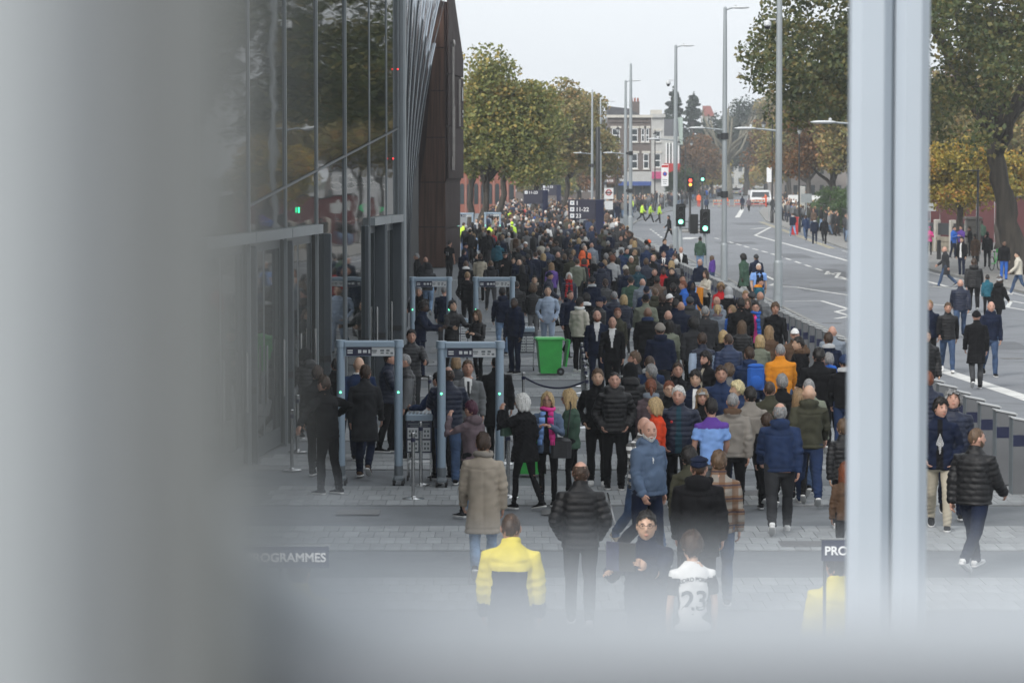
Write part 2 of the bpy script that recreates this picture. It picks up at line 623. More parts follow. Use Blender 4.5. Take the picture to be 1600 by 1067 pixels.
# road markings (surveyed on the road surface)
def mark(pts, w, name='road_marking', m=M_LINE, z=ROAD_Z + .004, dash=None):
    mb = MB()
    pts = [Vector(p) for p in pts]
    for a, b in zip(pts[:-1], pts[1:]):
        d = b - a
        L = d.length
        d.normalize()
        nn = Vector((-d.y, d.x, 0)) * (w / 2)
        segs = [(0, L)]
        if dash:
            segs, t = [], 0
            while t < L:
                segs.append((t, min(L, t + dash[0]))); t += dash[0] + dash[1]
        for t0, t1 in segs:
            p, q = a + d * t0, a + d * t1
            mb.add([p - nn, q - nn, q + nn, p + nn], [(0, 1, 2, 3)])
    for i, v in enumerate(mb.v): mb.v[i] = (v[0], v[1], z)
    o = mb.build(name, m)
    return tag(o, kind='structure')
g = lambda x, y: G(x, y, ROAD_Z)
mark([g(1117, 372), g(1214, 399), g(1323, 436)], .17, dash=(3.2, 2.6))
mark([g(1016, 358), g(1035, 372)], .17, dash=(4, 3))
mark([g(1204, 355), g(1180, 368), g(1326, 408), g(1480, 448)], .22)
mark([g(1226, 471), g(1283, 470), g(1326, 483), g(1306, 487), g(1330, 494), g(1305, 498)], .17)
mark([g(1190, 428), g(1217, 441), g(1203, 446), g(1245, 449), g(1330, 462)], .16)
mark([g(1294, 424), g(1290, 429), g(1312, 426), g(1306, 434), g(1345, 441)], .16)
mark([g(1452, 572), g(1600, 621), g(1680, 648)], .42)
mark([g(1440, 447), g(1520, 452), g(1512, 458), g(1600, 474)], .16)
mark([g(1440, 474), g(1508, 480), g(1500, 490), g(1530, 492)], .16)
mark([g(1580, 470), g(1574, 480), g(1610, 486)], .16)
mark([g(1152, 340), g(1160, 327)], .5)
mark([g(1175, 358), g(1196, 356)], .45)
mark([g(1068, 374), g(1082, 371)], 1.0)
mark([g(1043, 363), g(1053, 362)], .9)
mark([g(1192, 338), g(1194, 326)], .25, m=M_YLINE)
mark([g(1197, 345), g(1199, 326)], .25, m=M_YLINE)
mark([(20.35, 190, 0), (23.75, 286, 0)], .09, m=M_YLINE)
mark([(20.1, 190, 0), (23.5, 286, 0)], .09, m=M_YLINE)
mark([(20.3, 60, 0), (20.3, 185, 0)], .10)
mark([g(1136, 322), g(1192, 322)], 10, m=M_RSURF, z=ROAD_Z + .008)
mark([g(1100, 323), g(1136, 323)], .5)

# patches, covers and gullies in the road
for (px, py, w, d, k) in ((1290, 452, 2.2, 5, 0), (1240, 400, 1.6, 9, 0), (1150, 380, 2.5, 7, 0), (1560, 540, 1.4, 4, 0), (1170, 350, 2.6, 12, 0), (1310, 428, 1.0, 14, 0)):
    p = g(px, py)
    q = MB(); q.add([(p.x - w / 2, p.y - d / 2, ROAD_Z + .002), (p.x + w / 2, p.y - d / 2 + .1, ROAD_Z + .002), (p.x + w / 2 + .1, p.y + d / 2, ROAD_Z + .002), (p.x - w / 2, p.y + d / 2, ROAD_Z + .002)], [(0, 1, 2, 3)])
    tag(q.build('road_patch', M_PATCH), kind='structure')
for (px, py) in ((1255, 446), (1275, 442), (1226, 445), (1140, 395), (1540, 520), (1582, 560), (1300, 505)):
    p = g(px, py)
    q = MB(); q.lathe([(.32, 0), (.32, .008)], (p.x, p.y, ROAD_Z), 16)
    tag(q.build('manhole_cover', M_IRON), kind='structure')
for (px, py) in ((1255, 850), (880, 800), (1180, 770), (560, 800), (850, 640)):
    p = G(px, py)
    q = MB(); q.box((p.x, p.y, .002), (.62, .62, .010)); q.build('access_cover', M_IRON, plaza)

# ------------------------------------------------------------------ glazed stadium front
def glass_mat(name, tint, wob, wsc, rough=.02, ior=1.3, metal=0.0):
    m, n, l, b = _new(name)
    tc = n.new('ShaderNodeTexCoord')
    b.inputs['Base Color'].default_value = (*tint, 1)
    b.inputs['Roughness'].default_value = rough
    b.inputs['IOR'].default_value = ior
    b.inputs['Specular IOR Level'].default_value = .34
    b.inputs['Metallic'].default_value = metal
    mp = n.new('ShaderNodeMapping')
    mp.inputs['Scale'].default_value = wsc
    l.new(tc.outputs['Object'], mp.inputs[0])
    nz = n.new('ShaderNodeTexNoise')
    nz.inputs['Scale'].default_value = 1
    nz.inputs['Detail'].default_value = 2
    l.new(mp.outputs[0], nz.inputs['Vector'])
    bp = n.new('ShaderNodeBump')
    bp.inputs['Strength'].default_value = 1
    bp.inputs['Distance'].default_value = wob
    l.new(nz.outputs['Fac'], bp.inputs['Height'])
    l.new(bp.outputs[0], b.inputs['Normal'])
    return m
M_GLASS = glass_mat('dark_glass', (.010, .013, .012), .004, (.25, .25, 1.6))
M_GLASS2 = glass_mat('mirror_glass', (.42, .47, .52), .035, (.35, .35, .9), .04, 2.0, .85)
M_INT = mat('dark_interior', (.012, .013, .014), .7, 0, .3, .6)
M_FIN = mat('door_leaf_grey', (.066, .079, .09), .4, .3, .08, 2)

nrm = Vector((FX(0) * 0 + 1, -.085, 0)).normalized()
fac = empty('glass_building', (0, 0, 0), 0, 'dark glass fronted entrance hall with grey mullions and tall open doors', 'building')
ys = [22.0, 26, 29.8, 33.6, 37.4, 41.2, 45.3, 49.7, 53.5, 57.2, 61.1, 64.7, 67.6, 69.8]
fdir = Vector((.085, 1, 0)).normalized()
fang = math.atan2(fdir.y, fdir.x)
DOORH, TOPH = 3.72, 15.0
door_bays = {6, 7, 8, 11, 12}
trz = lambda y: 4.62 + .077 * (y - 53.7)
def wallbox(y0, y1, z0, z1, th=.06, out=0.0, mb=None, mi=0):
    a, b = Vector((FX(y0), y0, 0)), Vector((FX(y1), y1, 0))
    c = (a + b) / 2 + Vector((fdir.y, -fdir.x, 0)) * out
    mb = mb or MB()
    mb.box((c.x, c.y, (z0 + z1) / 2), ((b - a).length, th, z1 - z0), fang, mi)
    return mb
for i, (a, b) in enumerate(zip(ys[:-1], ys[1:])):
    z0 = DOORH + .16 if i in door_bays else .12
    t = trz((a + b) / 2)
    # panes are tilted by a hair so each catches its own reflection
    for (lo, hi) in (((z0, None), (None, TOPH)) if t > z0 + .3 else ((z0, TOPH),)):
        mb = MB()
        A, B = Vector((FX(a + .05), a + .05, 0)), Vector((FX(b - .05), b - .05, 0))
        nrm = Vector((fdir.y, -fdir.x, 0))
        ta, tb = trz(a), trz(b)
        za0, zb0 = (lo, lo) if lo is not None else (ta + .03, tb + .03)
        za1, zb1 = (hi, hi) if hi is not None else (ta - .03, tb - .03)
        j = [random.uniform(-.012, .012) for _ in range(2)]
        poly = [A + Vector((0, 0, za0)), B + Vector((0, 0, zb0)) + nrm * j[0], B + Vector((0, 0, zb1)) + nrm * (j[0] + j[1]), A + Vector((0, 0, za1)) + nrm * j[1]]
        mb.extrude(poly, -nrm * .03)
        mb.build('pane', M_GLASS, fac)
    mb = MB()
    A, B = Vector((FX(a + .03), a + .03, trz(a) - .025)), Vector((FX(b - .03), b - .03, trz(b) - .025))
    if t > z0 + .3:
        nrm = Vector((fdir.y, -fdir.x, 0)) * .02
        mb.extrude([A + nrm, B + nrm, B - nrm, A - nrm], (0, 0, .04))
        mb.build('transom', M_FIN, fac)
    if i in door_bays:
        wallbox(a + .03, b - .03, DOORH - .02, DOORH + .15, .2, .03).build('door_head', M_MULL, fac)
        wallbox(a + .05, b - .05, .02, DOORH - .02, .04, -1.6).build('lobby_screen', M_GLASS, fac)
        for q in range(2):
            y0, y1 = a + .08 + q * (b - a - .16) / 2, a + .08 + (q + 1) * (b - a - .16) / 2
            dd = wallbox(y0 + .01, y1 - .01, .03, DOORH - .04, .07, -.10 - .02 * q).build('door', M_FIN, fac)
            wallbox(y0 + .16, y1 - .16, .35, DOORH - .2, .078, -.10 - .02 * q).build('door_glass', M_GLASS, dd)
            hb = MB()
            hc = Vector((FX(y1 - .12), y1 - .12, 0)) + Vector((fdir.y, -fdir.x, 0)) * .0
            hb.bar((hc.x, hc.y, .9), (hc.x, hc.y, 1.9), .02)
            hb.build('handle', M_STEEL, dd)
    else:
        wallbox(a + .03, b - .03, 0, .12, .14, .02).build('plinth', M_MULL, fac)
for (yf, dpt, hf) in ((49.9, .2, 3.62), (53.7, .22, 3.62), (58.2, .27, 3.66), (64.1, .16, 3.7), (66.4, .30, 3.7), (69.5, .26, 3.7)):
    mb = MB()
    c = Vector((FX(yf), yf, hf / 2 + .02)) + nrm * (dpt / 2)
    mb.bevbox(c, (.10, dpt, hf), .02, fang)
    fo = mb.build('door_fin', M_FIN, fac)
    mb = MB(); mb.box((c.x + nrm.x * .01, c.y + nrm.y * .01 - .055, 1.25), (dpt * .9, .02, .12)); mb.build('lock_plate', M_BLACK, fo)
for y in ys:
    mb = MB()
    c = Vector((FX(y), y, TOPH / 2)) + Vector((fdir.y, -fdir.x, 0)) * .0
    mb.box(c, (.06, .055, TOPH), fang)
    mb.build('mullion', M_MULL, fac)
# dark hall volume behind the glass
hall = MB()
nrm = Vector((fdir.y, -fdir.x, 0))
p0, p1 = Vector((FX(22), 22, 0)) - nrm * 1.9, Vector((FX(69.5), 69.5, 0)) - nrm * 1.9
q0, q1 = p0 - nrm * 22, p1 - nrm * 22
hall.prism([p0[:2], p1[:2], q1[:2], q0[:2]], 0.0, TOPH)
hall.build('hall', M_INT, fac)
# end column at the corner of the front
cb = MB()
yc = 70.15
cb.bevbox((FX(yc) + .06, yc, TOPH / 2), (.3, .16, TOPH), .04, fang)
cb.build('corner_column', M_MULL, fac)
ex = MB(); ex.box((FX(54.9) + .02, 54.9, DOORH + .45), (.03, .03, .10))
ex.build('exit_light', mat('green_lamp', (.02, .8, .3), emit=2.0, var=0), fac)
for (yy, zz) in ((68.4, 5.15), (69.3, 7.2)):
    q = MB(); q.ell((FX(yy) + .06, yy, zz), (.02, .02, .02))
    q.build('indicator_light', mat('red_lamp', (.9, .03, .03), emit=1.5, var=0), fac)

# leaning wall of overlapping mirror glass blades running back to the bronze tower
lw = empty('mirror_glass_wall', (0, 0, 0), 0, 'leaning wall of long mirror glass blades between the entrance hall and the bronze tower', 'building')
YA, YB = 71.2, 149.2
zt = lambda s: 13.5 + 6 * s
def lwp(s, t):
    """s along the wall 0..1, t height 0..1: foot set back, head leaning out"""
    y = YA + (YB - YA) * s
    foot = P(630 + 14 * s, 440, y).x
    z = 13.8 * t
    head = foot + (-.1 + 1.75 * s) * (t ** 1.25) * 1.05
    bulge = .25 * math.sin(math.pi * t) * s
    return Vector((head - bulge, y, z))
NB = 7
for k in range(-4, NB):
    s0, s1 = k / NB, (k + .93) / NB
    sh = .33
    pts = []
    N = 10
    rows = []
    for i in range(N + 1):
        t = i / N
        a = min(1, max(0, s0 + sh * t)); b_ = min(1, max(0, s1 + sh * t))
        if b_ - a < .003: rows.append(None); continue
        rows.append((lwp(a, t) + Vector((.06, 0, 0)), lwp(b_, t)))
    mb = MB(); mu = MB()
    for r0, r1 in zip(rows[:-1], rows[1:]):
        if r0 is None or r1 is None: continue
        mb.extrude([r0[0], r0[1], r1[1], r1[0]], (-.05, .02, 0))
        mu.extrude([r0[1], r0[1] + Vector((.0, .2, 0)), r1[1] + Vector((.0, .2, 0)), r1[1]], (.014, 0, 0))
    if mb.v:
        mb.build('glass_blade', M_GLASS2, lw)
        mu.build('blade_rail', M_MULL, lw)
back = MB()
back.prism([(FX(71.4) - .6, 71.4), (-4.6, 148.5), (-30, 148.5), (-30, 71.4)], 0, 13)
back.build('wall_core', M_INT, lw)

# bronze clad tower
def bronze_mat(name, col):
    m, n, l, b = _new(name)
    tc = n.new('ShaderNodeTexCoord')
    mp = n.new('ShaderNodeMapping'); mp.inputs['Scale'].default_value = (5, 5, .25)
    l.new(tc.outputs['Object'], mp.inputs[0])
    nz = n.new('ShaderNodeTexNoise'); nz.inputs['Scale'].default_value = 1.4; nz.inputs['Detail'].default_value = 6
    l.new(mp.outputs[0], nz.inputs['Vector'])
    cr = n.new('ShaderNodeValToRGB')
    cr.color_ramp.elements[0].position = .3; cr.color_ramp.elements[1].position = .72
    cr.color_ramp.elements[0].color = (*[c * .6 for c in col], 1)
    cr.color_ramp.elements[1].color = (*[c * 1.5 for c in col], 1)
    l.new(nz.outputs['Fac'], cr.inputs['Fac']); l.new(cr.outputs['Color'], b.inputs['Base Color'])
    b.inputs['Roughness'].default_value = .7; b.inputs['Specular IOR Level'].default_value = .15
    return m
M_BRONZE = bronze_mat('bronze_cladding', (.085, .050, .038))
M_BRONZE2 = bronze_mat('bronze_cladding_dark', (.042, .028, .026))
bt = empty('bronze_tower', (0, 0, 0), 0, 'brown bronze clad end tower with a metal crest on its street side', 'building')
Y0 = 150.0
def bx(px, Y=Y0): return (px - 800) / F_PX * Y
levels = [(418, 645), (355, 652), (285, 657), (215, 666), (142, 671), (75, 678), (0, 685), (-90, 693)]
for (a, b) in zip(levels[:-1], levels[1:]):
    pa, pb = P(a[1], a[0], Y0), P(b[1], b[0], Y0)
    if a[0] == 418: pa = Vector((pa.x, Y0, 0))
    cx0, cx1 = bx(697) + (418 - a[0]) * -.00028 * .8, bx(697) + (418 - b[0]) * -.00028 * .8
    n_ = 3
    for k in range(n_):
        u0, u1 = k / n_, (k + 1) / n_
        A0, A1 = pa.x + (cx0 - pa.x) * u0, pa.x + (cx0 - pa.x) * u1
        B0, B1 = pb.x + (cx1 - pb.x) * u0, pb.x + (cx1 - pb.x) * u1
        if B1 - B0 < .02: B1 = B0 + .02
        mb = MB()
        e = .008
        mb.extrude([(A0 + e, Y0 - .001 * k, pa.z + .03), (A1 - e, Y0 - .001 * k, pa.z + .03), (B1 - e, Y0 - .001 * k, pb.z - .03), (B0 + e, Y0 - .001 * k, pb.z - .03)], (0, .08, 0))
        mb.build('panel', M_BRONZE, bt)
# street side
Y1 = 158.0
sx = lambda y: bx(697) + .12 + .078 * (y - Y0)
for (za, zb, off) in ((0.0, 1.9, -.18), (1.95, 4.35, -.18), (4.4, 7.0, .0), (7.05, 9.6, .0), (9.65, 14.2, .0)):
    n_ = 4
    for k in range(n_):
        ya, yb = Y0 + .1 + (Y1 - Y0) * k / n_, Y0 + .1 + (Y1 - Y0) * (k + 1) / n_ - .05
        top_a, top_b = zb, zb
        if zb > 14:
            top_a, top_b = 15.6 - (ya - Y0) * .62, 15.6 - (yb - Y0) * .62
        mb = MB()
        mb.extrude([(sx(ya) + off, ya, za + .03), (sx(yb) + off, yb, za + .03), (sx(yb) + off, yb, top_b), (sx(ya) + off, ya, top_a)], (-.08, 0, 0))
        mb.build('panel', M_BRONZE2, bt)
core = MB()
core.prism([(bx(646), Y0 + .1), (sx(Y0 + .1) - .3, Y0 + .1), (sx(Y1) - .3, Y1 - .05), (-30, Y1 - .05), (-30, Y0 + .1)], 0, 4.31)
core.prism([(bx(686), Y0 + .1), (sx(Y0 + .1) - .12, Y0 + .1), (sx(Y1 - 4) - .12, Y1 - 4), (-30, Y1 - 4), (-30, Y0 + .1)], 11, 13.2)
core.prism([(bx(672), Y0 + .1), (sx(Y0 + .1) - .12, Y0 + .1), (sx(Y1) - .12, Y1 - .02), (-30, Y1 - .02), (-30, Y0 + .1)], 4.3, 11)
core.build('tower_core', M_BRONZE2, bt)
cr_ = MB()
M_CREST = mat('polished_crest', (.32, .30, .28), .3, .7, .15, 3)
yy = 151.6
xx = sx(yy) + .1
cr_.box((xx, yy, 9.6), (.09, .25, 3.2)); cr_.box((xx + .02, yy, 6.6), (.12, .3, 2.9)); cr_.box((xx, yy, 5.2), (.14, .4, .7)); cr_.ell((xx + .02, yy, 11.2), (.08, .25, .2))
cr_.build('crest', M_CREST, bt)
cr_ = MB(); cr_.box((sx(155) + .1, 155.0, 8.3), (.09, .3, 2.4)); cr_.build('crest', M_CREST, bt)
for (yy_, zz_, d_, h_) in ((157.2, 8.8, .9, .7), (157.4, 7.9, .5, .14), (157.4, 7.65, .5, .1)):
    pn = MB(); pn.box((sx(yy_) + .03, yy_, zz_), (.05, d_, h_)); pn.build('nameplate', M_WHITE, bt)
# ------------------------------------------------------------------ people
BUILD = dict(
    m=dict(H=1.76, sh=1.0, ch=1.0, wa=1.0, hi=1.0, be=0.0, limb=1.0, head=1.08),
    s=dict(H=1.75, sh=1.08, ch=1.14, wa=1.22, hi=1.12, be=.035, limb=1.15, head=1.11),
    f=dict(H=1.65, sh=.90, ch=.92, wa=.84, hi=1.02, be=.0, limb=.88, head=1.11),
    c=dict(H=1.42, sh=.92, ch=.92, wa=.92, hi=.92, be=.0, limb=.95, head=1.2))
# hipL hipR kneeL kneeR | shoulder flexL,R abductL,R elbowL,R inL,inR | lean
POSES = dict(
    walk1=dict(hl=24, hr=-20, kl=6, kr=24, sl=-20, sr=22, al=8, ar=8, el=14, er=28, il=4, ir=4, lean=.05),
    walk2=dict(hl=-20, hr=24, kl=24, kr=6, sl=22, sr=-20, al=8, ar=8, el=28, er=14, il=4, ir=4, lean=.05),
    walk3=dict(hl=9, hr=-6, kl=4, kr=40, sl=-7, sr=9, al=9, ar=9, el=16, er=20, il=4, ir=4, lean=.04),
    walk4=dict(hl=-6, hr=9, kl=40, kr=4, sl=9, sr=-7, al=9, ar=9, el=20, er=16, il=4, ir=4, lean=.04),
    stand=dict(hl=2, hr=-1, kl=2, kr=3, sl=2, sr=0, al=9, ar=10, el=14, er=12, il=4, ir=4, lean=.0),
    stand2=dict(hl=5, hr=-3, kl=9, kr=2, sl=-2, sr=6, al=12, ar=9, el=16, er=30, il=4, ir=16, lean=.02),
    pocket=dict(hl=4, hr=-3, kl=6, kr=3, sl=-12, sr=-10, al=20, ar=20, el=52, er=50, il=34, ir=34, lean=.0),
    pocketw=dict(hl=15, hr=-14, kl=6, kr=20, sl=-12, sr=-10, al=19, ar=19, el=50, er=50, il=34, ir=34, lean=.04),
    phone=dict(hl=6, hr=-6, kl=5, kr=8, sl=22, sr=24, al=10, ar=10, el=88, er=92, il=34, ir=36, lean=.02),
    reach=dict(hl=5, hr=-5, kl=5, kr=6, sl=42, sr=34, al=12, ar=14, el=44, er=52, il=10, ir=8, lean=.10),
    hand=dict(hl=3, hr=-3, kl=3, kr=5, sl=4, sr=26, al=10, ar=14, el=18, er=86, il=6, ir=30, lean=.0),
    ear=dict(hl=4, hr=-4, kl=4, kr=6, sl=4, sr=50, al=10, ar=30, el=20, er=128, il=6, ir=30, lean=.02),
    armup=dict(hl=12, hr=-10, kl=6, kr=14, sl=60, sr=-4, al=38, ar=10, el=112, er=26, il=46, ir=6, lean=.03),
    cross=dict(hl=3, hr=-3, kl=3, kr=5, sl=30, sr=30, al=14, ar=14, el=92, er=92, il=62, ir=62, lean=.0),
    dress=dict(hl=6, hr=-6, kl=5, kr=6, sl=-10, sr=-34, al=62, ar=66, el=6, er=92, il=-8, ir=40, lean=.10),
    read=dict(hl=4, hr=-4, kl=4, kr=6, sl=46, sr=34, al=10, ar=16, el=74, er=74, il=12, ir=34, lean=.02),
    sit=dict(hl=82, hr=78, kl=84, kr=82, sl=24, sr=22, al=10, ar=10, el=66, er=60, il=20, ir=20, lean=.06))


def joints(B, P_):
    w = B['sh']
    J = {}
    def legs(s, hip, knee):
        h = np.array([s * .092 * B['hi'], 0, .92])
        a = R(hip); k_ = R(hip - knee)
        kn = h + .43 * np.array([s * .02, math.sin(a), -math.cos(a)])
        an = kn + .41 * np.array([0, math.sin(k_), -math.cos(k_)])
        return h, kn, an
    for s, n in ((-1, 'L'), (1, 'R')):
        q = 'l' if s < 0 else 'r'
        J['h' + n], J['k' + n], J['a' + n] = legs(s, P_['h' + q], P_['k' + q])
        sh = np.array([s * .183 * w, P_['lean'] * .5, 1.392])
        f_, ab, e_, i_ = R(P_['s' + q]), R(P_['a' + q]), R(P_['e' + q]), R(P_['i' + q])
        u = np.array([s * math.sin(ab), math.sin(f_) * math.cos(ab), -math.cos(f_) * math.cos(ab)])
        u /= np.linalg.norm(u)
        v = np.array([s * (math.sin(ab) * .6 - math.sin(i_)), math.sin(f_ + e_), -math.cos(f_ + e_)])
        v /= np.linalg.norm(v)
        J['s' + n] = sh
        J['e' + n] = sh + u * .285
        J['w' + n] = J['e' + n] + v * .25
        J['fd' + n] = v
        # foot pitch
        hip, kn = P_['h' + q], P_['k' + q]
        sk = hip - kn
        J['fp' + n] = R(max(-50, min(18, (sk + 12) * .9))) if sk < -12 else R(min(18, max(0, sk - 8) * .9))
    low = 9.
    for n in 'LR':
        p = J['fp' + n]
        an = J['a' + n]
        heel = an[2] - .085 * math.cos(p) - .06 * math.sin(p) * 1
        toe = an[2] - .085 * math.cos(p) + .19 * math.sin(p)
        low = min(low, heel, toe)
    for k in J:
        if k[0] in 'hkasew' and not k.startswith('f'):
            J[k] = J[k] - np.array([0, 0, low])
    J['dz'] = -low
    J['lean'] = P_['lean']
    return J


def sway(z, J):
    return J['lean'] * max(0, z - .95)


def torso_rings(B, J, hem, loose, kind):
    prof = [(.56, .196, .160), (.68, .187, .148), (.80, .175, .135), (.90, .165, .127), (1.0, .155, .122), (1.1, .151, .120), (1.2, .158, .126), (1.31, .167, .129), (1.38, .166, .119), (1.425, .150, .100), (1.465, .108, .085), (1.5, .075, .074)]
    out = []
    zs = [p[0] for p in prof]
    for z, rx, ry in prof:
        if z < hem - .001: continue
        out.append([z, rx, ry])
    if out[0][0] > hem + .01:
        out.insert(0, [hem, float(np.interp(hem, zs, [p[1] for p in prof])), float(np.interp(hem, zs, [p[2] for p in prof]))])
    pts, rad = [], []
    for z, rx, ry in out:
        t = max(0, min(1, (z - 1.2) / .2))
        low = max(0, min(1, (1.0 - z) / .15))
        if z > 1.42: kx = B['sh'] ** .5
        elif z > 1.15: kx = B['ch']
        elif z > .97: kx = B['wa']
        else: kx = B['hi']
        lz = loose * (1 if z < 1.40 else max(.2, 1 - (z - 1.40) * 9))
        bel = B['be'] * math.exp(-((z - 1.06) / .14) ** 2)
        bust = .014 * math.exp(-((z - 1.27) / .07) ** 2) if B is BUILD['f'] else 0
        pts.append((0, sway(z, J) + bel * .6 + bust, z + J['dz']))
        rad.append((rx * kx + lz, ry * (kx * .5 + .5) + lz + bel * .6 + bust))
    return pts, rad


def super_loft(pts, rad, n=22, p=2.5):
    vs, fs = [], []
    for (x, y, z), (a, b) in zip(pts, rad):
        for i in range(n):
            t = 2 * math.pi * i / n
            c, s = math.cos(t), math.sin(t)
            vs.append((x + a * math.copysign(abs(c) ** (2 / p), c), y + b * math.copysign(abs(s) ** (2 / p), s), z))
    m = len(pts)
    for k in range(m - 1):
        for i in range(n):
            j = (i + 1) % n
            fs.append((k * n + i, k * n + j, (k + 1) * n + j, (k + 1) * n + i))
    fs.append(tuple(range(n - 1, -1, -1)))
    fs.append(tuple((m - 1) * n + i for i in range(n)))
    return vs, fs


HEMS = dict(jacket=.84, hood=.86, puffer=.85, puffhood=.85, coat=.58, parka=.68, suit=.80, sweat=.88, tee=.86, gilet=.86, open=.82, openpuff=.84, yoke=.84, fur=.66, blazer=.78, furcoat=.74)
LOOSE = dict(jacket=.018, hood=.02, puffer=.034, puffhood=.036, coat=.026, parka=.032, suit=.014, sweat=.012, tee=.008, gilet=.028, open=.02, openpuff=.034, yoke=.022, fur=.036, blazer=.014, furcoat=.045)


def top_raw(build, pose, kind):
    B, J = BUILD[build], joints(BUILD[build], POSES[pose])
    mb = MB()
    L = LOOSE[kind]
    hem = HEMS[kind]
    if pose == 'sit': hem = max(hem, .86)
    pts, rad = torso_rings(B, J, hem, L, kind)
    mb.add(*super_loft(pts, rad))
    zt = 1.5 + J['dz']
    yo = sway(1.5, J)
    if kind not in ('tee', 'sweat', 'suit', 'blazer'):
        mb.tube([(0, yo + .0, zt - .05), (0, yo + .01, zt + .012), (0, yo + .018, zt + .045)], [(.095, .09), (.082, .083), (.084, .086)], 14)
    else:
        mb.tube([(0, yo, zt - .05), (0, yo + .004, zt + .008)], [(.09, .085), (.073, .074)], 14)
    if kind in ('hood', 'puffhood', 'parka', 'fur'):
        k = 1.2 if kind != 'hood' else 1.0
        mb.ell((0, yo - .085 * k, zt - .02), (.125 * k, .07 * k, .085 * k), 14, 9)
        mb.tube([(-.10 * k, yo - .04, zt + .01), (-.085 * k, yo + .045, zt + .0), (-.04, yo + .095, zt - .045)], [.038 * k, .036 * k, .02], 8)
        mb.tube([(.10 * k, yo - .04, zt + .01), (.085 * k, yo + .045, zt + .0), (.04, yo + .095, zt - .045)], [.038 * k, .036 * k, .02], 8)
    for s, n in ((-1, 'L'), (1, 'R')):
        sh, el, wr = J['s' + n], J['e' + n], J['w' + n]
        lb = B['limb']
        l2 = L * .55
        ins = sh + np.array([-s * .075, 0, .012])
        um = (sh + el) / 2
        if kind == 'tee':
            e2 = sh + (el - sh) * .72
            mb.tube([ins, sh, e2], [.05 * lb, .068 * lb, .070 * lb], 12)
        else:
            bend = el + (el - (sh + wr) / 2) * .06
            fm = (el + wr) / 2
            mb.tube([ins, sh, um, bend, fm, wr + J['fd' + n] * .01], [.050 * lb, .063 * lb + l2 * .8, .059 * lb + l2, .053 * lb + l2, .047 * lb + l2, .040 * lb + l2], 12)
            if kind in ('hood', 'sweat', 'puffer', 'puffhood', 'yoke'):
                mb.tube([wr - J['fd' + n] * .02, wr + J['fd' + n] * .035], [.042 * lb + l2, .036 * lb], 10)
    return mb


def trous_raw(build, pose, kind):
    B, J = BUILD[build], joints(BUILD[build], POSES[pose])
    mb = MB()
    k = {'t': 1.0, 'l': .80, 'w': 1.22}[kind]
    dz = J['dz']
    hi = B['hi']
    pts = [(0, 0, .80 + dz), (0, 0, .88 + dz), (0, -.004, .96 + dz), (0, sway(1.04, J) + B['be'] * .4, 1.04 + dz)]
    mb.add(*super_loft(pts, [(.150 * hi, .105), (.168 * hi, .122), (.166 * hi, .120), (.158 * B['wa'], .116 + B['be'] * .5)], 18, 2.3))
    for n in 'LR':
        h, kn, an = J['h' + n], J['k' + n], J['a' + n]
        lb = B['limb'] ** .7
        mid = (h + kn) / 2
        cm = (kn + an) / 2 + np.array([0, -.012, 0])
        r = [.098, .088 * (k * .5 + .5), .066 * k, .067 * k, .056 * k, .054 * k]
        mb.tube([h + np.array([0, 0, .05]), mid, kn + np.array([0, .008, 0]), cm, an + np.array([0, 0, .03]), an + np.array([0, .005, -.035])], [x * lb for x in r], 14, ref=(0, 1, 0))
    return mb


def fold(v, nrm, seed, amp, kmin=18, kmax=50, zk=1.0):
    g = np.random.default_rng(seed)
    d = np.zeros(len(v))
    for i in range(9):
        k = g.normal(size=3); k[2] *= 1.6 * zk; k /= np.linalg.norm(k)
        d += np.sin(v @ (k * g.uniform(kmin, kmax)) + g.uniform(0, 6.3)) / 9 ** .5
    return v + nrm * (d * amp)[:, None]


def seg_dist(p, a, b):
    d = b - a
    t = np.clip(((p - a) @ d) / (d @ d), 0, 1)
    q = a + t[:, None] * d
    return np.linalg.norm(p - q, axis=1), t


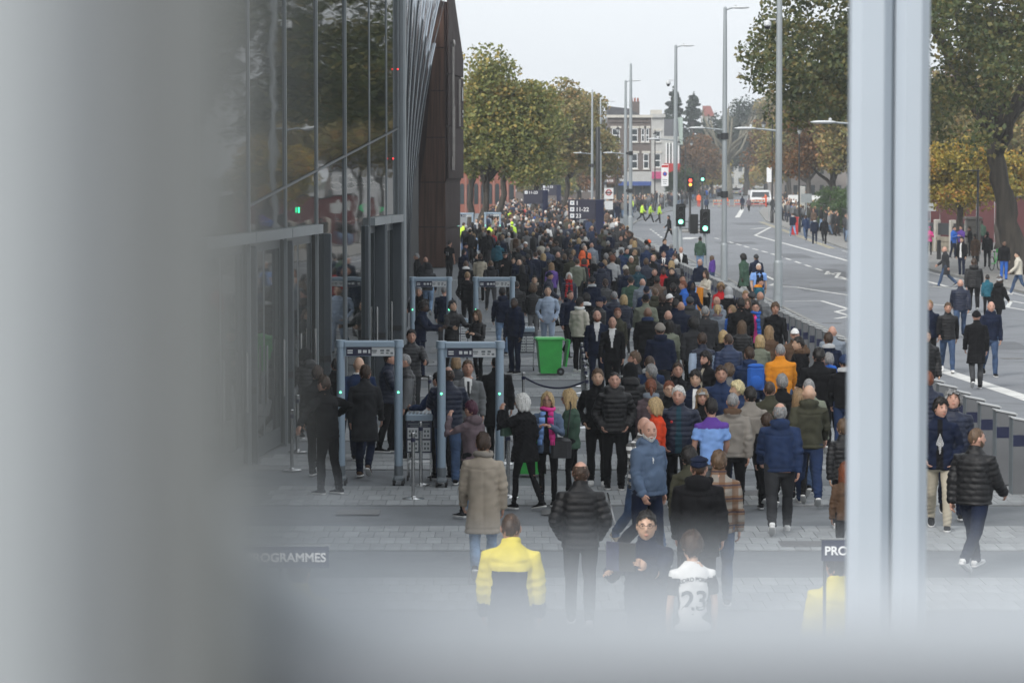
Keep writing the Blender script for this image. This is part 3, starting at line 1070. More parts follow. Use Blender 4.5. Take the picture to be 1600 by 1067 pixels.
def finish_cloth(me, spec):
    which, build, pose, kind = spec
    B, J = BUILD[build], joints(BUILD[build], POSES[pose])
    nv = len(me.vertices)
    v = np.empty(nv * 3); me.vertices.foreach_get('co', v); v = v.reshape(-1, 3)
    nr = np.empty(nv * 3); me.vertices.foreach_get('normal', nr); nr = nr.reshape(-1, 3)
    seed = int(hashlib.md5(repr(spec).encode()).hexdigest()[:6], 16)
    dz = J['dz']
    if which == 'top':
        arm = np.full(nv, 9.); along = np.zeros(nv)
        for n in 'LR':
            for a, b, o in (('s', 'e', 0), ('e', 'w', .285)):
                d, t = seg_dist(v, J[a + n], J[b + n])
                L = np.linalg.norm(J[b + n] - J[a + n])
                sel = d < arm
                arm[sel] = d[sel]; along[sel] = o + t[sel] * L
        hw = .140 * B['ch']
        is_arm = (arm < .10 * B['limb'] + LOOSE[kind]) & ((np.abs(v[:, 0]) > hw) | (v[:, 2] < -9) | (np.abs(v[:, 1]) > .16)) & (along > .03)
        if kind in ('puffer', 'puffhood', 'gilet', 'openpuff'):
            s = np.where(is_arm, along, v[:, 2])
            if kind == 'gilet':
                amp = np.where(is_arm, .0, .013)
            else: amp = np.full(nv, .013)
            q = np.abs(np.sin(math.pi * s / .072 + (.2 if build == 'm' else .9)))
            amp = np.where((v[:, 2] > 1.5 + dz), .004, amp)
            v = v + nr * ((q ** .55 - .75) * amp)[:, None]
            v = fold(v, nr, seed, .0025, 40, 90)
        elif kind in ('fur', 'furcoat'):
            v = fold(v, nr, seed, .006, 60, 140)
        else:
            v = fold(v, nr, seed, .0055 if kind != 'tee' else .004, 12, 40, .6)
            v = fold(v, nr, seed + 1, np.where(is_arm, .0045, .0028), 36, 80, 1.0)
            # drag lines falling from the armpits and gathering above the hem and at the elbows
            g_ = np.abs(v[:, 0]) * 26 + (v[:, 2] - dz) * 34 + np.sin(v[:, 1] * 20 + seed % 7) * 1.2
            wgt = np.exp(-(((v[:, 2] - dz) - 1.18) / .16) ** 2) * (~is_arm) + .9 * np.exp(-((along - .28) / .09) ** 2) * is_arm
            v = v + nr * (np.sin(np.where(is_arm, along * 85 + v[:, 1] * 30, g_)) * .0055 * wgt)[:, None]
        if kind in ('jacket', 'hood', 'open', 'parka', 'coat', 'yoke', 'sweat', 'fur'):
            zz_ = v[:, 2] - dz
            gro = np.exp(-((zz_ - 1.335 - .012 * np.abs(v[:, 0]) * 8) / .011) ** 2) * (~is_arm)
            gro += .9 * np.exp(-((zz_ - HEMS[kind] - .055) / .011) ** 2) * (~is_arm)
            if kind in ('jacket', 'coat', 'parka'): gro += .7 * np.exp(-(v[:, 0] / .010) ** 2) * (v[:, 1] < 0) * (zz_ < 1.33)
            if kind in ('jacket', 'hood', 'open', 'parka'): gro += 1.0 * np.exp(-(v[:, 0] / .010) ** 2) * (v[:, 1] > 0)
            gro += .9 * np.exp(-((along - .49) / .012) ** 2) * is_arm
            v = v - nr * (gro * .008)[:, None]
        me.vertices.foreach_set('co', v.ravel())
        nf = len(me.polygons)
        cen = np.empty(nf * 3); me.polygons.foreach_get('center', cen); cen = cen.reshape(-1, 3)
        fn = np.empty(nf * 3); me.polygons.foreach_get('normal', fn); fn = fn.reshape(-1, 3)
        mi = np.zeros(nf, int)
        li = np.array([p.vertices[0] for p in me.polygons])
        mi[is_arm[li]] = 1
        zz = cen[:, 2] - dz
        front = (fn[:, 1] > .15) & (mi == 0)
        if kind in ('suit', 'blazer'):
            mi[front & (np.abs(cen[:, 0]) < np.clip((zz - 1.12) * .22, 0, .06)) & (zz < 1.50)] = 2
            mi[front & (np.abs(cen[:, 0]) < .016) & (zz > 1.10) & (zz < 1.44)] = 3
            mi[(zz > 1.488) & (mi == 0)] = 2
        if kind in ('open', 'openpuff'):
            mi[front & (np.abs(cen[:, 0]) < .03 + .05 * np.clip(1.32 - zz, 0, .5)) & (zz < 1.49)] = 2
        if kind == 'yoke':
            mi[(zz > 1.27) & (mi != 1)] = 3
            al = along[li]
            mi[(mi == 1) & (al < .42)] = 3
        if kind in ('fur',):
            c = np.array([0, sway(1.5, J) - .02, 1.5])
            mi[(np.linalg.norm((cen - np.array([0, 0, dz]) - c) / np.array([1, 1, .7]), axis=1) > .10) & (zz > 1.46)] = 3
        if kind in ('hood', 'puffhood', 'parka'):
            mi[(zz > 1.475) & (mi == 0)] = 3
        if kind == 'tee':
            mi[(zz > 1.36) & (fn[:, 1] < .3) & (mi == 0)] = 3
        me.polygons.foreach_set('material_index', mi.astype(np.int32))
    else:
        v = fold(v, nr, seed, .0035, 14, 40, .7)
        ank = np.zeros(nv)
        for n in 'LR':
            ank = np.maximum(ank, np.exp(-(np.linalg.norm(v - (J['a' + n] + np.array([0, 0, .04])), axis=1) / .13) ** 2))
            ank = np.maximum(ank, .7 * np.exp(-(np.linalg.norm(v - J['k' + n], axis=1) / .1) ** 2))
        v = v + nr * (np.sin(v[:, 2] * 110 + v[:, 0] * 35) * .0055 * ank)[:, None]
        me.vertices.foreach_set('co', v.ravel())
    me.polygons.foreach_set('use_smooth', [True] * len(me.polygons))
    me.update()


# --- head, hands, body
def head_surface(az, z, front_features=True):
    """az 0 = front(+Y); z in metres from head centre"""
    t = max(-1, min(1, z / .118))
    r = math.sqrt(max(0, 1 - t * t))
    if t < 0: r = math.sqrt(max(0, 1 - abs(t) ** 2.6))
    x = .076 * r * math.sin(az)
    y = .096 * r * math.cos(az)
    if t < 0:
        u = -t
        x *= 1 - .26 * u ** 1.5
        if y < 0: y *= 1 - .42 * u
        else: y *= 1 - .06 * u
    elif y > 0: y *= .97
    if front_features and y > 0:
        g = lambda a, b: math.exp(-(a * a) - (b * b))
        y += .021 * g(x / .014, (z + .014) / .02) + .010 * g(x / .010, (z - .012) / .022)
        y -= .008 * g((abs(x) - .030) / .015, (z - .016) / .012)
        y += .004 * g((abs(x) - .027) / .024, (z - .038) / .010)
        y += .005 * g(x / .022, (z + .060) / .010) - .004 * g(x / .02, (z + .043) / .006) - .004 * g(x / .02, (z + .078) / .008)
        y += .010 * g(x / .024, (z + .100) / .018)
    return x, y, z


def head_mb(hs, M, mb):
    NA, NZ = 36, 26
    angs = []
    for i in range(NA):
        a = 2 * math.pi * i / NA
        angs.append(a - .45 * math.sin(a))
    vs, fs = [], []
    for k in range(1, NZ):
        e = math.pi * (k / NZ - .5)
        z = .118 * math.sin(e)
        for a in angs:
            p = Vector(head_surface(a, z)) * hs
            vs.append(M @ p)
    top, bot = len(vs), len(vs) + 1
    vs.append(M @ (Vector((0, 0, .118)) * hs)); vs.append(M @ (Vector((0, .01, -.118)) * hs))
    m = NZ - 1
    for k in range(m - 1):
        for i in range(NA):
            j = (i + 1) % NA
            fs.append((k * NA + j, k * NA + i, (k + 1) * NA + i, (k + 1) * NA + j))
    for i in range(NA):
        j = (i + 1) % NA
        fs.append(((m - 1) * NA + j, (m - 1) * NA + i, top))
        fs.append((i, j, bot))
    mb.add(vs, fs, 0)
    M3 = M.to_3x3()
    def el(c, r, mi, nu=8, nv=5):
        mb.ell(M @ (Vector(c) * hs), [q * hs for q in r], nu, nv, mi, M3)
    for s in (-1, 1):
        el((s * .076, -.006, .0), (.010, .021, .031), 0)
        el((s * .030, .0785, .016), (.0098, .0055, .0038), 2)
        el((s * .030, .0825, .016), (.0068, .005, .0052), 1)
        el((s * .031, .0855, .0365), (.018, .005, .0034), 3)
    el((0, .090, -.056), (.021, .007, .0065), 4)
    el((0, .089, -.062), (.017, .007, .006), 4)


def body_mesh(build, pose, yaw, nod):
    B, J = BUILD[build], joints(BUILD[build], POSES[pose])
    mb = MB()
    dz = J['dz']
    pts, rad = torso_rings(B, J, .86, -.014, 'body')
    mb.add(*super_loft(pts, rad, 16))
    lb = B['limb']
    for s, n in ((-1, 'L'), (1, 'R')):
        sh, el, wr = J['s' + n], J['e' + n], J['w' + n]
        mb.tube([sh + np.array([-s * .05, 0, 0]), sh, (sh + el) / 2, el, el + (wr - el) * .35, wr], [.045 * lb, .05 * lb, .045 * lb, .039 * lb, .041 * lb, .027 * lb], 10)
        h, kn, an = J['h' + n], J['k' + n], J['a' + n]
        mb.tube([h + np.array([0, 0, .05]), (h + kn) / 2, kn, kn + (an - kn) * .35, an], [.058, .048, .036, .034, .028], 10)
        # hand: palm plus four bent fingers and a thumb from its side
        f_ = Vector(J['fd' + n]).normalized()
        side = Vector((0, 1, 0)) - f_ * f_.y
        if side.length < .25: side = Vector((0, 0, 1)) - f_ * f_.z
        side.normalize()                       # thumb side (forwards for a hanging arm, up for a raised one)
        pal = f_.cross(side) * (s)             # towards the palm
        if pal.dot(Vector((-s, 0, -.3))) < 0: pal = -pal
        W = Vector(wr)
        k = lb ** .5
        mb.tube([W - f_ * .01, W + f_ * .03, W + f_ * .085 + pal * .006], [(.026 * k, .020 * k), (.040 * k, .017 * k), (.041 * k, .014 * k)], 10, ref=pal)
        u = f_.cross(pal)
        sgn = 1 if u.dot(side) > 0 else -1
        for q, (off, ln) in enumerate(((.029, .068), (.0095, .077), (-.0105, .071), (-.029, .056))):
            b0 = W + f_ * .078 + side * off * k + pal * .005
            curl = .55 + .12 * q
            d1 = (f_ * math.cos(curl * .5) + pal * math.sin(curl * .5))
            d2 = (f_ * math.cos(curl * 1.5) + pal * math.sin(curl * 1.5))
            p1 = b0 + d1 * ln * .5
            p2 = p1 + d2 * ln * .5
            mb.tube([b0, p1, p2], [.0098 * k, .0088 * k, .0066 * k], 6, ref=side)
        t0 = W + f_ * .028 + side * .030 * k
        t1 = t0 + (f_ * .7 + side * .6 + pal * .25).normalized() * .036
        t2 = t1 + (f_ * .95 + side * .1 + pal * .35).normalized() * .03
        mb.tube([t0 - f_ * .015 - side * .012, t0, t1, t2], [.012 * k, .0125 * k, .0105 * k, .0075 * k], 6, ref=pal)
    hc, M = head_frame(build, pose, yaw, nod)
    hs = B['head']
    zt = 1.5 + dz
    mb.tube([(0, sway(1.45, J), zt - .06), (0, sway(1.5, J) + .004, zt + .01), M @ Vector((0, -.012, -.05))], [.066 * lb ** .5, .056 * lb ** .5, .056 * lb ** .5], 14)
    head_mb(hs, M, mb)
    me = mb.mesh('body', True)
    return me


def head_frame(build, pose, yaw, nod):
    B, J = BUILD[build], joints(BUILD[build], POSES[pose])
    hs = B['head']
    piv = Vector((0, sway(1.52, J) + .012, 1.498 + J['dz']))
    rot = Matrix.Rotation(yaw, 4, 'Z') @ Matrix.Rotation(-nod, 4, 'X')
    M = Matrix.Translation(piv) @ rot @ Matrix.Translation(Vector((0, .014, .117 * hs)))
    return M.translation, M


HAIRLINE = dict(
    short=([0, 40, 58, 76, 100, 122, 180], [.074, .070, .052, .000, .018, -.045, -.068], .011),
    crop=([0, 40, 58, 76, 100, 122, 180], [.078, .072, .055, .015, .022, -.035, -.055], .0045),
    full=([0, 40, 58, 76, 100, 122, 180], [.060, .058, .045, -.01, -.02, -.055, -.075], .021),
    bob=([0, 22, 42, 60, 100, 180], [.082, .066, .02, -.085, -.115, -.115], .020),
    long=([0, 22, 42, 62, 85, 130, 180], [.084, .068, .03, -.12, -.22, -.29, -.30], .021),
    tied=([0, 40, 60, 80, 105, 125, 180], [.080, .072, .05, .01, .015, -.045, -.065], .012),
    bald=([0, 75, 90, 115, 180], [.03, .03, .012, -.05, -.068], .0055),
    curly=([0, 40, 58, 76, 100, 122, 180], [.060, .06, .04, -.02, -.03, -.055, -.07], .030),
    afro=([0, 40, 58, 76, 100, 122, 180], [.062, .06, .045, .0, -.01, -.05, -.07], .038),
    beanie=([0, 60, 100, 180], [.048, .040, .018, -.015], .016),
    cap=([0, 60, 100, 180], [.052, .044, .03, .0], .010),
    flat=([0, 60, 100, 180], [.056, .048, .035, .015], .014),
    hoodup=([0, 28, 48, 62, 90, 180], [.100, .085, .03, -.11, -.14, -.15], .034),
    bobble=([0, 60, 100, 180], [.048, .040, .018, -.015], .018),
    police=([0, 60, 100, 180], [.058, .052, .045, .035], .012))


def hair_mesh(kind, seed=0):
    xs, zs, off = HAIRLINE[kind]
    g = np.random.default_rng(seed + 5)
    mb = MB()
    NA, NT = 40, 13
    ph = g.uniform(0, 6.3, 8)
    rough = dict(curly=.010, afro=.006, full=.006, long=.006, bob=.004, short=.0045, crop=.002, bald=.003, tied=.004).get(kind, .001)
    hat = kind in ('beanie', 'cap', 'flat', 'bobble', 'hoodup', 'police')
    vs = []
    z_top = .075 if kind == 'bald' else .118
    skip_front = kind == 'bald'
    def pt(az, z, o, t):
        zz = max(z, -.0001) if not kind == 'bald' else z
        x, y, _ = head_surface(az, max(z, -.05) if z < 0 else z, False)
        if z < -.02 and kind in ('long', 'bob', 'hoodup'):
            x0, y0, _ = head_surface(az, -.02, False)
            x, y = x0, y0 * (1 - .10 * min(1, (-.02 - z) / .12) * (1 if y0 < 0 else 0))
        n = Vector((x / .076 ** 2, y / .096 ** 2, max(z, 0) / .118 ** 2))
        if n.length < 1e-6: n = Vector((0, 0, 1))
        n.normalize()
        w = rough * (math.sin(az * 9 + ph[0] + z * 60) + math.sin(az * 17 + ph[1] - z * 40) + math.sin(z * 130 + ph[2] + az * 5))
        if kind in ('curly', 'afro'): w += .5 * rough * math.sin(az * 31 + z * 210)
        o2 = o + w
        if kind in ('short', 'full', 'tied') and z > .05: o2 += .008 * (z - .05) / .07
        return Vector((x, y, z)) + n * o2
    grid = []
    for i in range(NA):
        az = -math.pi + 2 * math.pi * i / NA
        d = abs(math.degrees(az))
        zl = float(np.interp(d, xs, zs))
        if kind in ('short', 'crop', 'tied') and d < 70: zl += .006 * math.sin(az * 5 + ph[3]) + .004 * math.sin(az * 13 + ph[4])
        if kind in ('long', 'bob', 'full', 'curly'): zl += .012 * math.sin(az * 6 + ph[3]) + .008 * math.sin(az * 15 + ph[4])
        col = []
        for k in range(NT):
            t = k / (NT - 1)
            if kind == 'bald':
                z = z_top + (zl - z_top) * t if d > 75 else .05
            else:
                s_ = math.sin(t * math.pi / 2)
                z = z_top * (1 - (1 - math.cos(t * math.pi / 2))) if zl <= 0 else z_top + (zl - z_top) * (1 - math.cos(t * math.pi / 2))
                if zl <= 0: z = z_top * math.cos(t * math.pi / 2) if t < .6 else z_top * math.cos(.6 * math.pi / 2) + (zl - z_top * math.cos(.6 * math.pi / 2)) * (t - .6) / .4
            oo = off * (1 if not kind == 'bald' else (1 if d > 82 else -.6))
            if kind in ('beanie', 'bobble') and t > .72: oo += .007
            if kind in ('short', 'crop', 'tied', 'full') and t > .9: oo *= .35
            col.append(pt(az, z, oo, t))
        x_, y_, _ = col[-1]
        e = col[-1]
        col.append(Vector((e.x * .88, e.y * .88, e.z + .004)))
        grid.append(col)
    n2 = NT + 1
    for col in grid: vs += col
    fs = []
    for i in range(NA):
        j = (i + 1) % NA
        for k in range(n2 - 1):
            fs.append((i * n2 + k, i * n2 + k + 1, j * n2 + k + 1, j * n2 + k))
    mb.add(vs, fs, 0)
    if not hat:
        wild = dict(short=.016, crop=.006, full=.024, bob=.02, long=.026, tied=.016, bald=.01, curly=.03, afro=.022).get(kind, .01)
        sv, sf = [], []
        for q in range(260 if kind not in ('crop', 'bald') else 120):
            i = int(g.integers(0, NA)); k = int(g.integers(1, NT - 1))
            a, b_ = grid[i][k], grid[i][min(NT - 1, k + 2)]
            d = (b_ - a)
            if d.length < 1e-5: continue
            out = Vector((a.x, a.y, max(a.z, 0) * .8 + .01)).normalized()
            L = d.normalized() * (wild * g.uniform(1.2, 2.6)) + out * wild * g.uniform(.1, .75)
            side = d.cross(out).normalized() * g.uniform(.0015, .004)
            jit = d.cross(out).normalized() * g.normal() * wild * .5
            n0 = len(sv)
            sv += [a - side - out * .002, a + side - out * .002, a + L + jit]
            sf.append((n0, n0 + 1, n0 + 2))
        mb.add(sv, sf, 0)
    if kind in ('cap', 'police'):
        top, bot = [], []
        for q in range(13):
            a = R(-62 + 124 * q / 12)
            x, y, _ = head_surface(a, .05, False)
            r_ = .068 * math.cos(a * 1.35) ** .6 if abs(a) < R(62) else 0
            top.append((x * 1.08, y * 1.08, .052)); bot.append((x * 1.08 + math.sin(a) * r_ * .4, y * 1.08 + r_, .040 if kind == 'cap' else .03))
        m_ = len(top)
        vv = top + bot + [(p[0], p[1], p[2] - .006) for p in top] + [(p[0], p[1], p[2] - .006) for p in bot]
        ff = []
        for q in range(m_ - 1):
            ff += [(q, q + 1, m_ + q + 1, m_ + q), (2 * m_ + q + 1, 2 * m_ + q, 3 * m_ + q, 3 * m_ + q + 1), (m_ + q, m_ + q + 1, 3 * m_ + q + 1, 3 * m_ + q)]
        mb.add(vv, ff, 0)
    if kind == 'police':
        mb.lathe([(.10, .062), (.108, .075), (.125, .10), (.12, .118), (.02, .126)], (0, 0, 0), 18, 0)
        mb.lathe([(.1045, .058), (.1055, .074)], (0, 0, 0), 18, 1)
    if kind == 'flat':
        mb.ell((0, .02, .085), (.092, .125, .035), 14, 7, 0)
    if kind == 'bobble':
        mb.ell((0, 0, .155), (.032, .032, .03), 9, 6, 0)
    if kind == 'tied':
        mb.ell((0, -.115, .02), (.036, .034, .036), 10, 7, 0)
        mb.tube([(0, -.125, .01), (0, -.15, -.06), (0, -.14, -.15)], [.022, .024, .006], 8, 0)
    if kind == 'hoodup':
        mb.tube([(-.085, .02, -.13), (0, -.02, -.17), (.085, .02, -.13)], [.05, .07, .05], 8, 0)
    me = mb.mesh('hair', True)
    return me


def beard_mesh():
    vs, fs = [], []
    NA, NZ = 17, 7
    for i in range(NA):
        az = R(-84 + 168 * i / (NA - 1))
        d = abs(math.degrees(az))
        zh = float(np.interp(d, [0, 18, 30, 60, 84], [-.040, -.042, -.058, -.03, .0]))
        for k in range(NZ):
            z = zh + (-.1175 - zh) * k / (NZ - 1)
            x, y, _ = head_surface(az, z)
            m = Vector((x, y, 0)).normalized() * (.0045 if 0 < k else .0005)
            vs.append(Vector((x, y, z - .004)) + m)
    for i in range(NA - 1):
        for k in range(NZ - 1):
            fs.append((i * NZ + k, i * NZ + k + 1, (i + 1) * NZ + k + 1, (i + 1) * NZ + k))
    mb = MB(); mb.add(vs, fs)
    return mb.mesh('beard', True)


def shoe_mesh():
    mb = MB()
    prof = [(-.075, .030, .060), (-.06, .037, .085), (-.02, .038, .095), (.03, .042, .082), (.09, .047, .058), (.14, .046, .048), (.175, .036, .040), (.195, .016, .030)]
    n = 12
    for lo, hi, mi, k in ((.026, 1, 0, 1.0), (.0, .028, 1, 1.05)):
        vs, fs = [], []
        for y, w, h in prof:
            for i in range(n):
                a = 2 * math.pi * i / n
                c, s = math.cos(a), math.sin(a)
                top = h if mi == 0 else .028
                z = lo + (top - lo) * (.5 + .5 * math.copysign(abs(s) ** .7, s))
                vs.append((w * k * math.copysign(abs(c) ** .7, c), y * (1.02 if mi else 1), z))
        m = len(prof)
        for q in range(m - 1):
            for i in range(n):
                j = (i + 1) % n
                fs.append((q * n + j, q * n + i, (q + 1) * n + i, (q + 1) * n + j))
        fs.append(tuple(range(n))); fs.append(tuple((m - 1) * n + i for i in range(n - 1, -1, -1)))
        mb.add(vs, fs, mi)
    return mb.mesh('shoe', True)


def glasses_mesh():
    mb = MB()
    for s in (-1, 1):
        pts = []
        for q in range(11):
            a = 2 * math.pi * q / 10
            pts.append((s * .031 + .024 * math.cos(a), .0985 - .004 * abs(math.cos(a)), .014 + .017 * math.sin(a)))
        mb.tube(pts, [.0021] * 11, 5, cap=False)
        mb.bar((s * .054, .094, .018), (s * .079, -.01, .016), .0026, 5)
    mb.bar((-.008, .104, .018), (.008, .104, .018), .003, 5)
    return mb.mesh('glasses', True)


def scarf_mesh(build, pose, tails=True, blocks=False):
    B, J = BUILD[build], joints(BUILD[build], POSES[pose])
    zt = 1.5 + J['dz']
    yo = sway(1.5, J)
    mb = MB()
    pts = [(.098 * math.cos(a), yo + .012 + .098 * math.sin(a), zt + .012 + .012 * math.sin(a * 2)) for a in [2 * math.pi * i / 16 for i in range(17)]]
    mb.tube(pts, [(.030, .034)] * 17, 8, 0, ref=(0, 0, 1), cap=False)
    if tails:
        ry = .132 * (B['ch'] * .5 + .5) + .045 + B['be']
        for s in (-1, 1):
            for q in range(6):
                z0, z1 = zt - .03 - q * .085, zt - .03 - (q + 1) * .085
                y0 = yo + min(ry, .10 + .1 * q) + .004
                mb.box((s * (.06 + .008 * q), y0 + .006 * (q % 2), (z0 + z1) / 2), (.085 + .012 * math.sin(q * 2.1), .022, .092), rz=.1 * s, mi=(q % 2 if blocks else (s + 1) // 2))
    return mb.mesh('scarf', True)


CLOTH_CACHE, BODY_CACHE, HAIR_CACHE, MISC = {}, {}, {}, {}


def build_cloth(keys):
    """raise all the garment meshes at once in a scratch scene: overlapping lofts fused into one skin each"""
    obs = {}
    for key in keys:
        which, b, p, k = key
        mb = top_raw(b, p, k) if which == 'top' else trous_raw(b, p, k)
        o = bpy.data.objects.new('g', mb.mesh('g'))
        COL.objects.link(o)
        r = o.modifiers.new('r', 'REMESH')
        r.mode = 'VOXEL'
        r.voxel_size = .0135 if which == 'top' else .0145
        s = o.modifiers.new('s', 'SMOOTH')
        s.factor = .5
        s.iterations = 4
        obs[key] = o
    dg = bpy.context.evaluated_depsgraph_get()
    dg.update()
    for key, o in obs.items():
        me = bpy.data.meshes.new_from_object(o.evaluated_get(dg), depsgraph=dg)
        me.name = 'top' if key[0] == 'top' else 'trousers'
        finish_cloth(me, key)
        for i in range(4 if key[0] == 'top' else 1):
            me.materials.append(None)
        CLOTH_CACHE[key] = me
    for o in obs.values(): bpy.data.objects.remove(o)


HATS = ('beanie', 'cap', 'flat', 'bobble', 'hoodup', 'police')


def slotmat(o, mats):
    for i, m in enumerate(mats):
        if i < len(o.material_slots):
            o.material_slots[i].link = 'OBJECT'
            o.material_slots[i].material = m


def link(name, me, parent, mats):
    o = bpy.data.objects.new(name, me)
    COL.objects.link(o)
    o.parent = parent
    slotmat(o, mats)
    return o


def make_person(S, loc, rz):
    b, pose = S['build'], S['pose']
    B, J = BUILD[b], joints(BUILD[b], POSES[pose])
    root = empty('person', loc, rz, S['label'], 'person', S['group'])
    sc = S['H'] / 1.75
    root.scale = (sc * S.get('fat', 1), sc * S.get('fat', 1), sc)
    yaw, nod = S.get('yaw', 0), S.get('nod', 0)
    bk = (b, pose, round(yaw, 1), round(nod, 1))
    if bk not in BODY_CACHE:
        me = body_mesh(b, pose, bk[2], bk[3])
        for i in range(5): me.materials.append(None)
        BODY_CACHE[bk] = me
    sk = skin(S['skin'])
    lip = mat('lip_' + S['skin'], tuple(c * f for c, f in zip(SKIN[S['skin']], (.88, .62, .60))), .45, var=0)
    eye = mat('iris', (.02, .014, .01), .2, var=0)
    wht = mat('eye_white', (.5, .48, .45), .3, var=0)
    hcol = S['haircol'] if S['haircol'] in HAIR else 'b'
    link('body', BODY_CACHE[bk], root, [sk, eye, wht, hairm('b' if hcol in 'wvyg' else hcol), lip])
    kind = S['top']
    fk = 'puffer' if kind in ('puffer', 'puffhood', 'gilet', 'openpuff') else ('leather' if S.get('leather') else 'plain')
    pat = S.get('pat')
    tm = cloth(S['topcol'], pat or fk)
    sl = cloth(S['sleeve'], 'plain') if S.get('sleeve') else tm
    inn = cloth(S.get('inner', 'wt'), 'plain')
    yk = cloth(S['yoke'], 'plain') if S.get('yoke') else tm
    if kind == 'fur' and not S.get('yoke'): yk = cloth('st', 'plain')
    nm = {'coat': 'coat', 'parka': 'parka', 'sweat': 'sweater', 'tee': 'shirt', 'hood': 'hooded_top', 'gilet': 'padded_gilet', 'suit': 'suit_jacket', 'blazer': 'blazer'}.get(kind, 'jacket')
    link(nm, CLOTH_CACHE[('top', b, pose, kind)], root, [tm, sl, inn, yk])
    if S['vis'] > 1:
        bc = S['bot']
        tk = S.get('tk', 't')
        link('trousers', CLOTH_CACHE[('bot', b, pose, tk)], root, [cloth(bc, 'denim' if bc in ('dn', 'ld') else 'plain')])
        if 'shoe' not in MISC:
            MISC['shoe'] = shoe_mesh()
            MISC['shoe'].materials.append(None); MISC['shoe'].materials.append(None)
        for n in 'LR':
            o = link('shoe', MISC['shoe'], root, [cloth(S.get('shoe', 'bk')), mat('sole_' + S.get('sole', 'wt'), tuple(c * .9 for c in C[S.get('sole', 'wt')]), .6, var=.1)])
            p = J['fp' + n]
            M = Matrix.Translation(Vector(J['a' + n])) @ Matrix.Rotation(p, 4, 'X') @ Matrix.Translation((0, 0, -.085))
            o.matrix_local = M
    hk = S['hair']
    hc_, M = head_frame(b, pose, bk[2], bk[3])
    Mh = M @ Matrix.Diagonal((B['head'], B['head'], B['head'], 1))
    if hk != 'none':
        v = S.get('hv', 0) % 3
        if (hk, v) not in HAIR_CACHE:
            me = hair_mesh(hk, v)
            me.materials.append(None); me.materials.append(None)
            HAIR_CACHE[(hk, v)] = me
        hm = cloth(S['haircol']) if hk in HATS else hairm(S['haircol'])
        o = link({'beanie': 'beanie', 'cap': 'cap', 'flat': 'flat_cap', 'bobble': 'bobble_hat', 'hoodup': 'hood', 'police': 'police_cap'}.get(hk, 'hair'), HAIR_CACHE[(hk, v)], root, [hm, mat('cap_band', (.6, .6, .6), .5, var=0)])
        o.matrix_local = Mh
        if hk in ('beanie', 'cap', 'flat', 'bobble') and S.get('under', 'bob' if b == 'f' else 'crop'):
            uk = S.get('under', 'bob' if b == 'f' else 'crop')
            if (uk, v) not in HAIR_CACHE:
                me = hair_mesh(uk, v); me.materials.append(None); me.materials.append(None)
                HAIR_CACHE[(uk, v)] = me
            o = link('hair', HAIR_CACHE[(uk, v)], root, [hairm(S.get('underc', 'b'))])
            o.matrix_local = Mh
    if S.get('beard'):
        if 'beard' not in MISC:
            MISC['beard'] = beard_mesh(); MISC['beard'].materials.append(None)
        o = link('beard', MISC['beard'], root, [hairm(S['beard'])]); o.matrix_local = Mh
    if S.get('glasses'):
        if 'gl' not in MISC:
            MISC['gl'] = glasses_mesh(); MISC['gl'].materials.append(None)
        o = link('glasses', MISC['gl'], root, [M_BLACK]); o.matrix_local = Mh
    if S.get('scarf'):
        me = scarf_mesh(b, pose, S.get('tails', True), S['scarf'].startswith('wt')); me.materials.append(None); me.materials.append(None)
        c1, c2 = (S['scarf'].split('+') + [None])[:2]
        link('scarf', me, root, [cloth(c1), cloth(c2 or c1)])
    return root
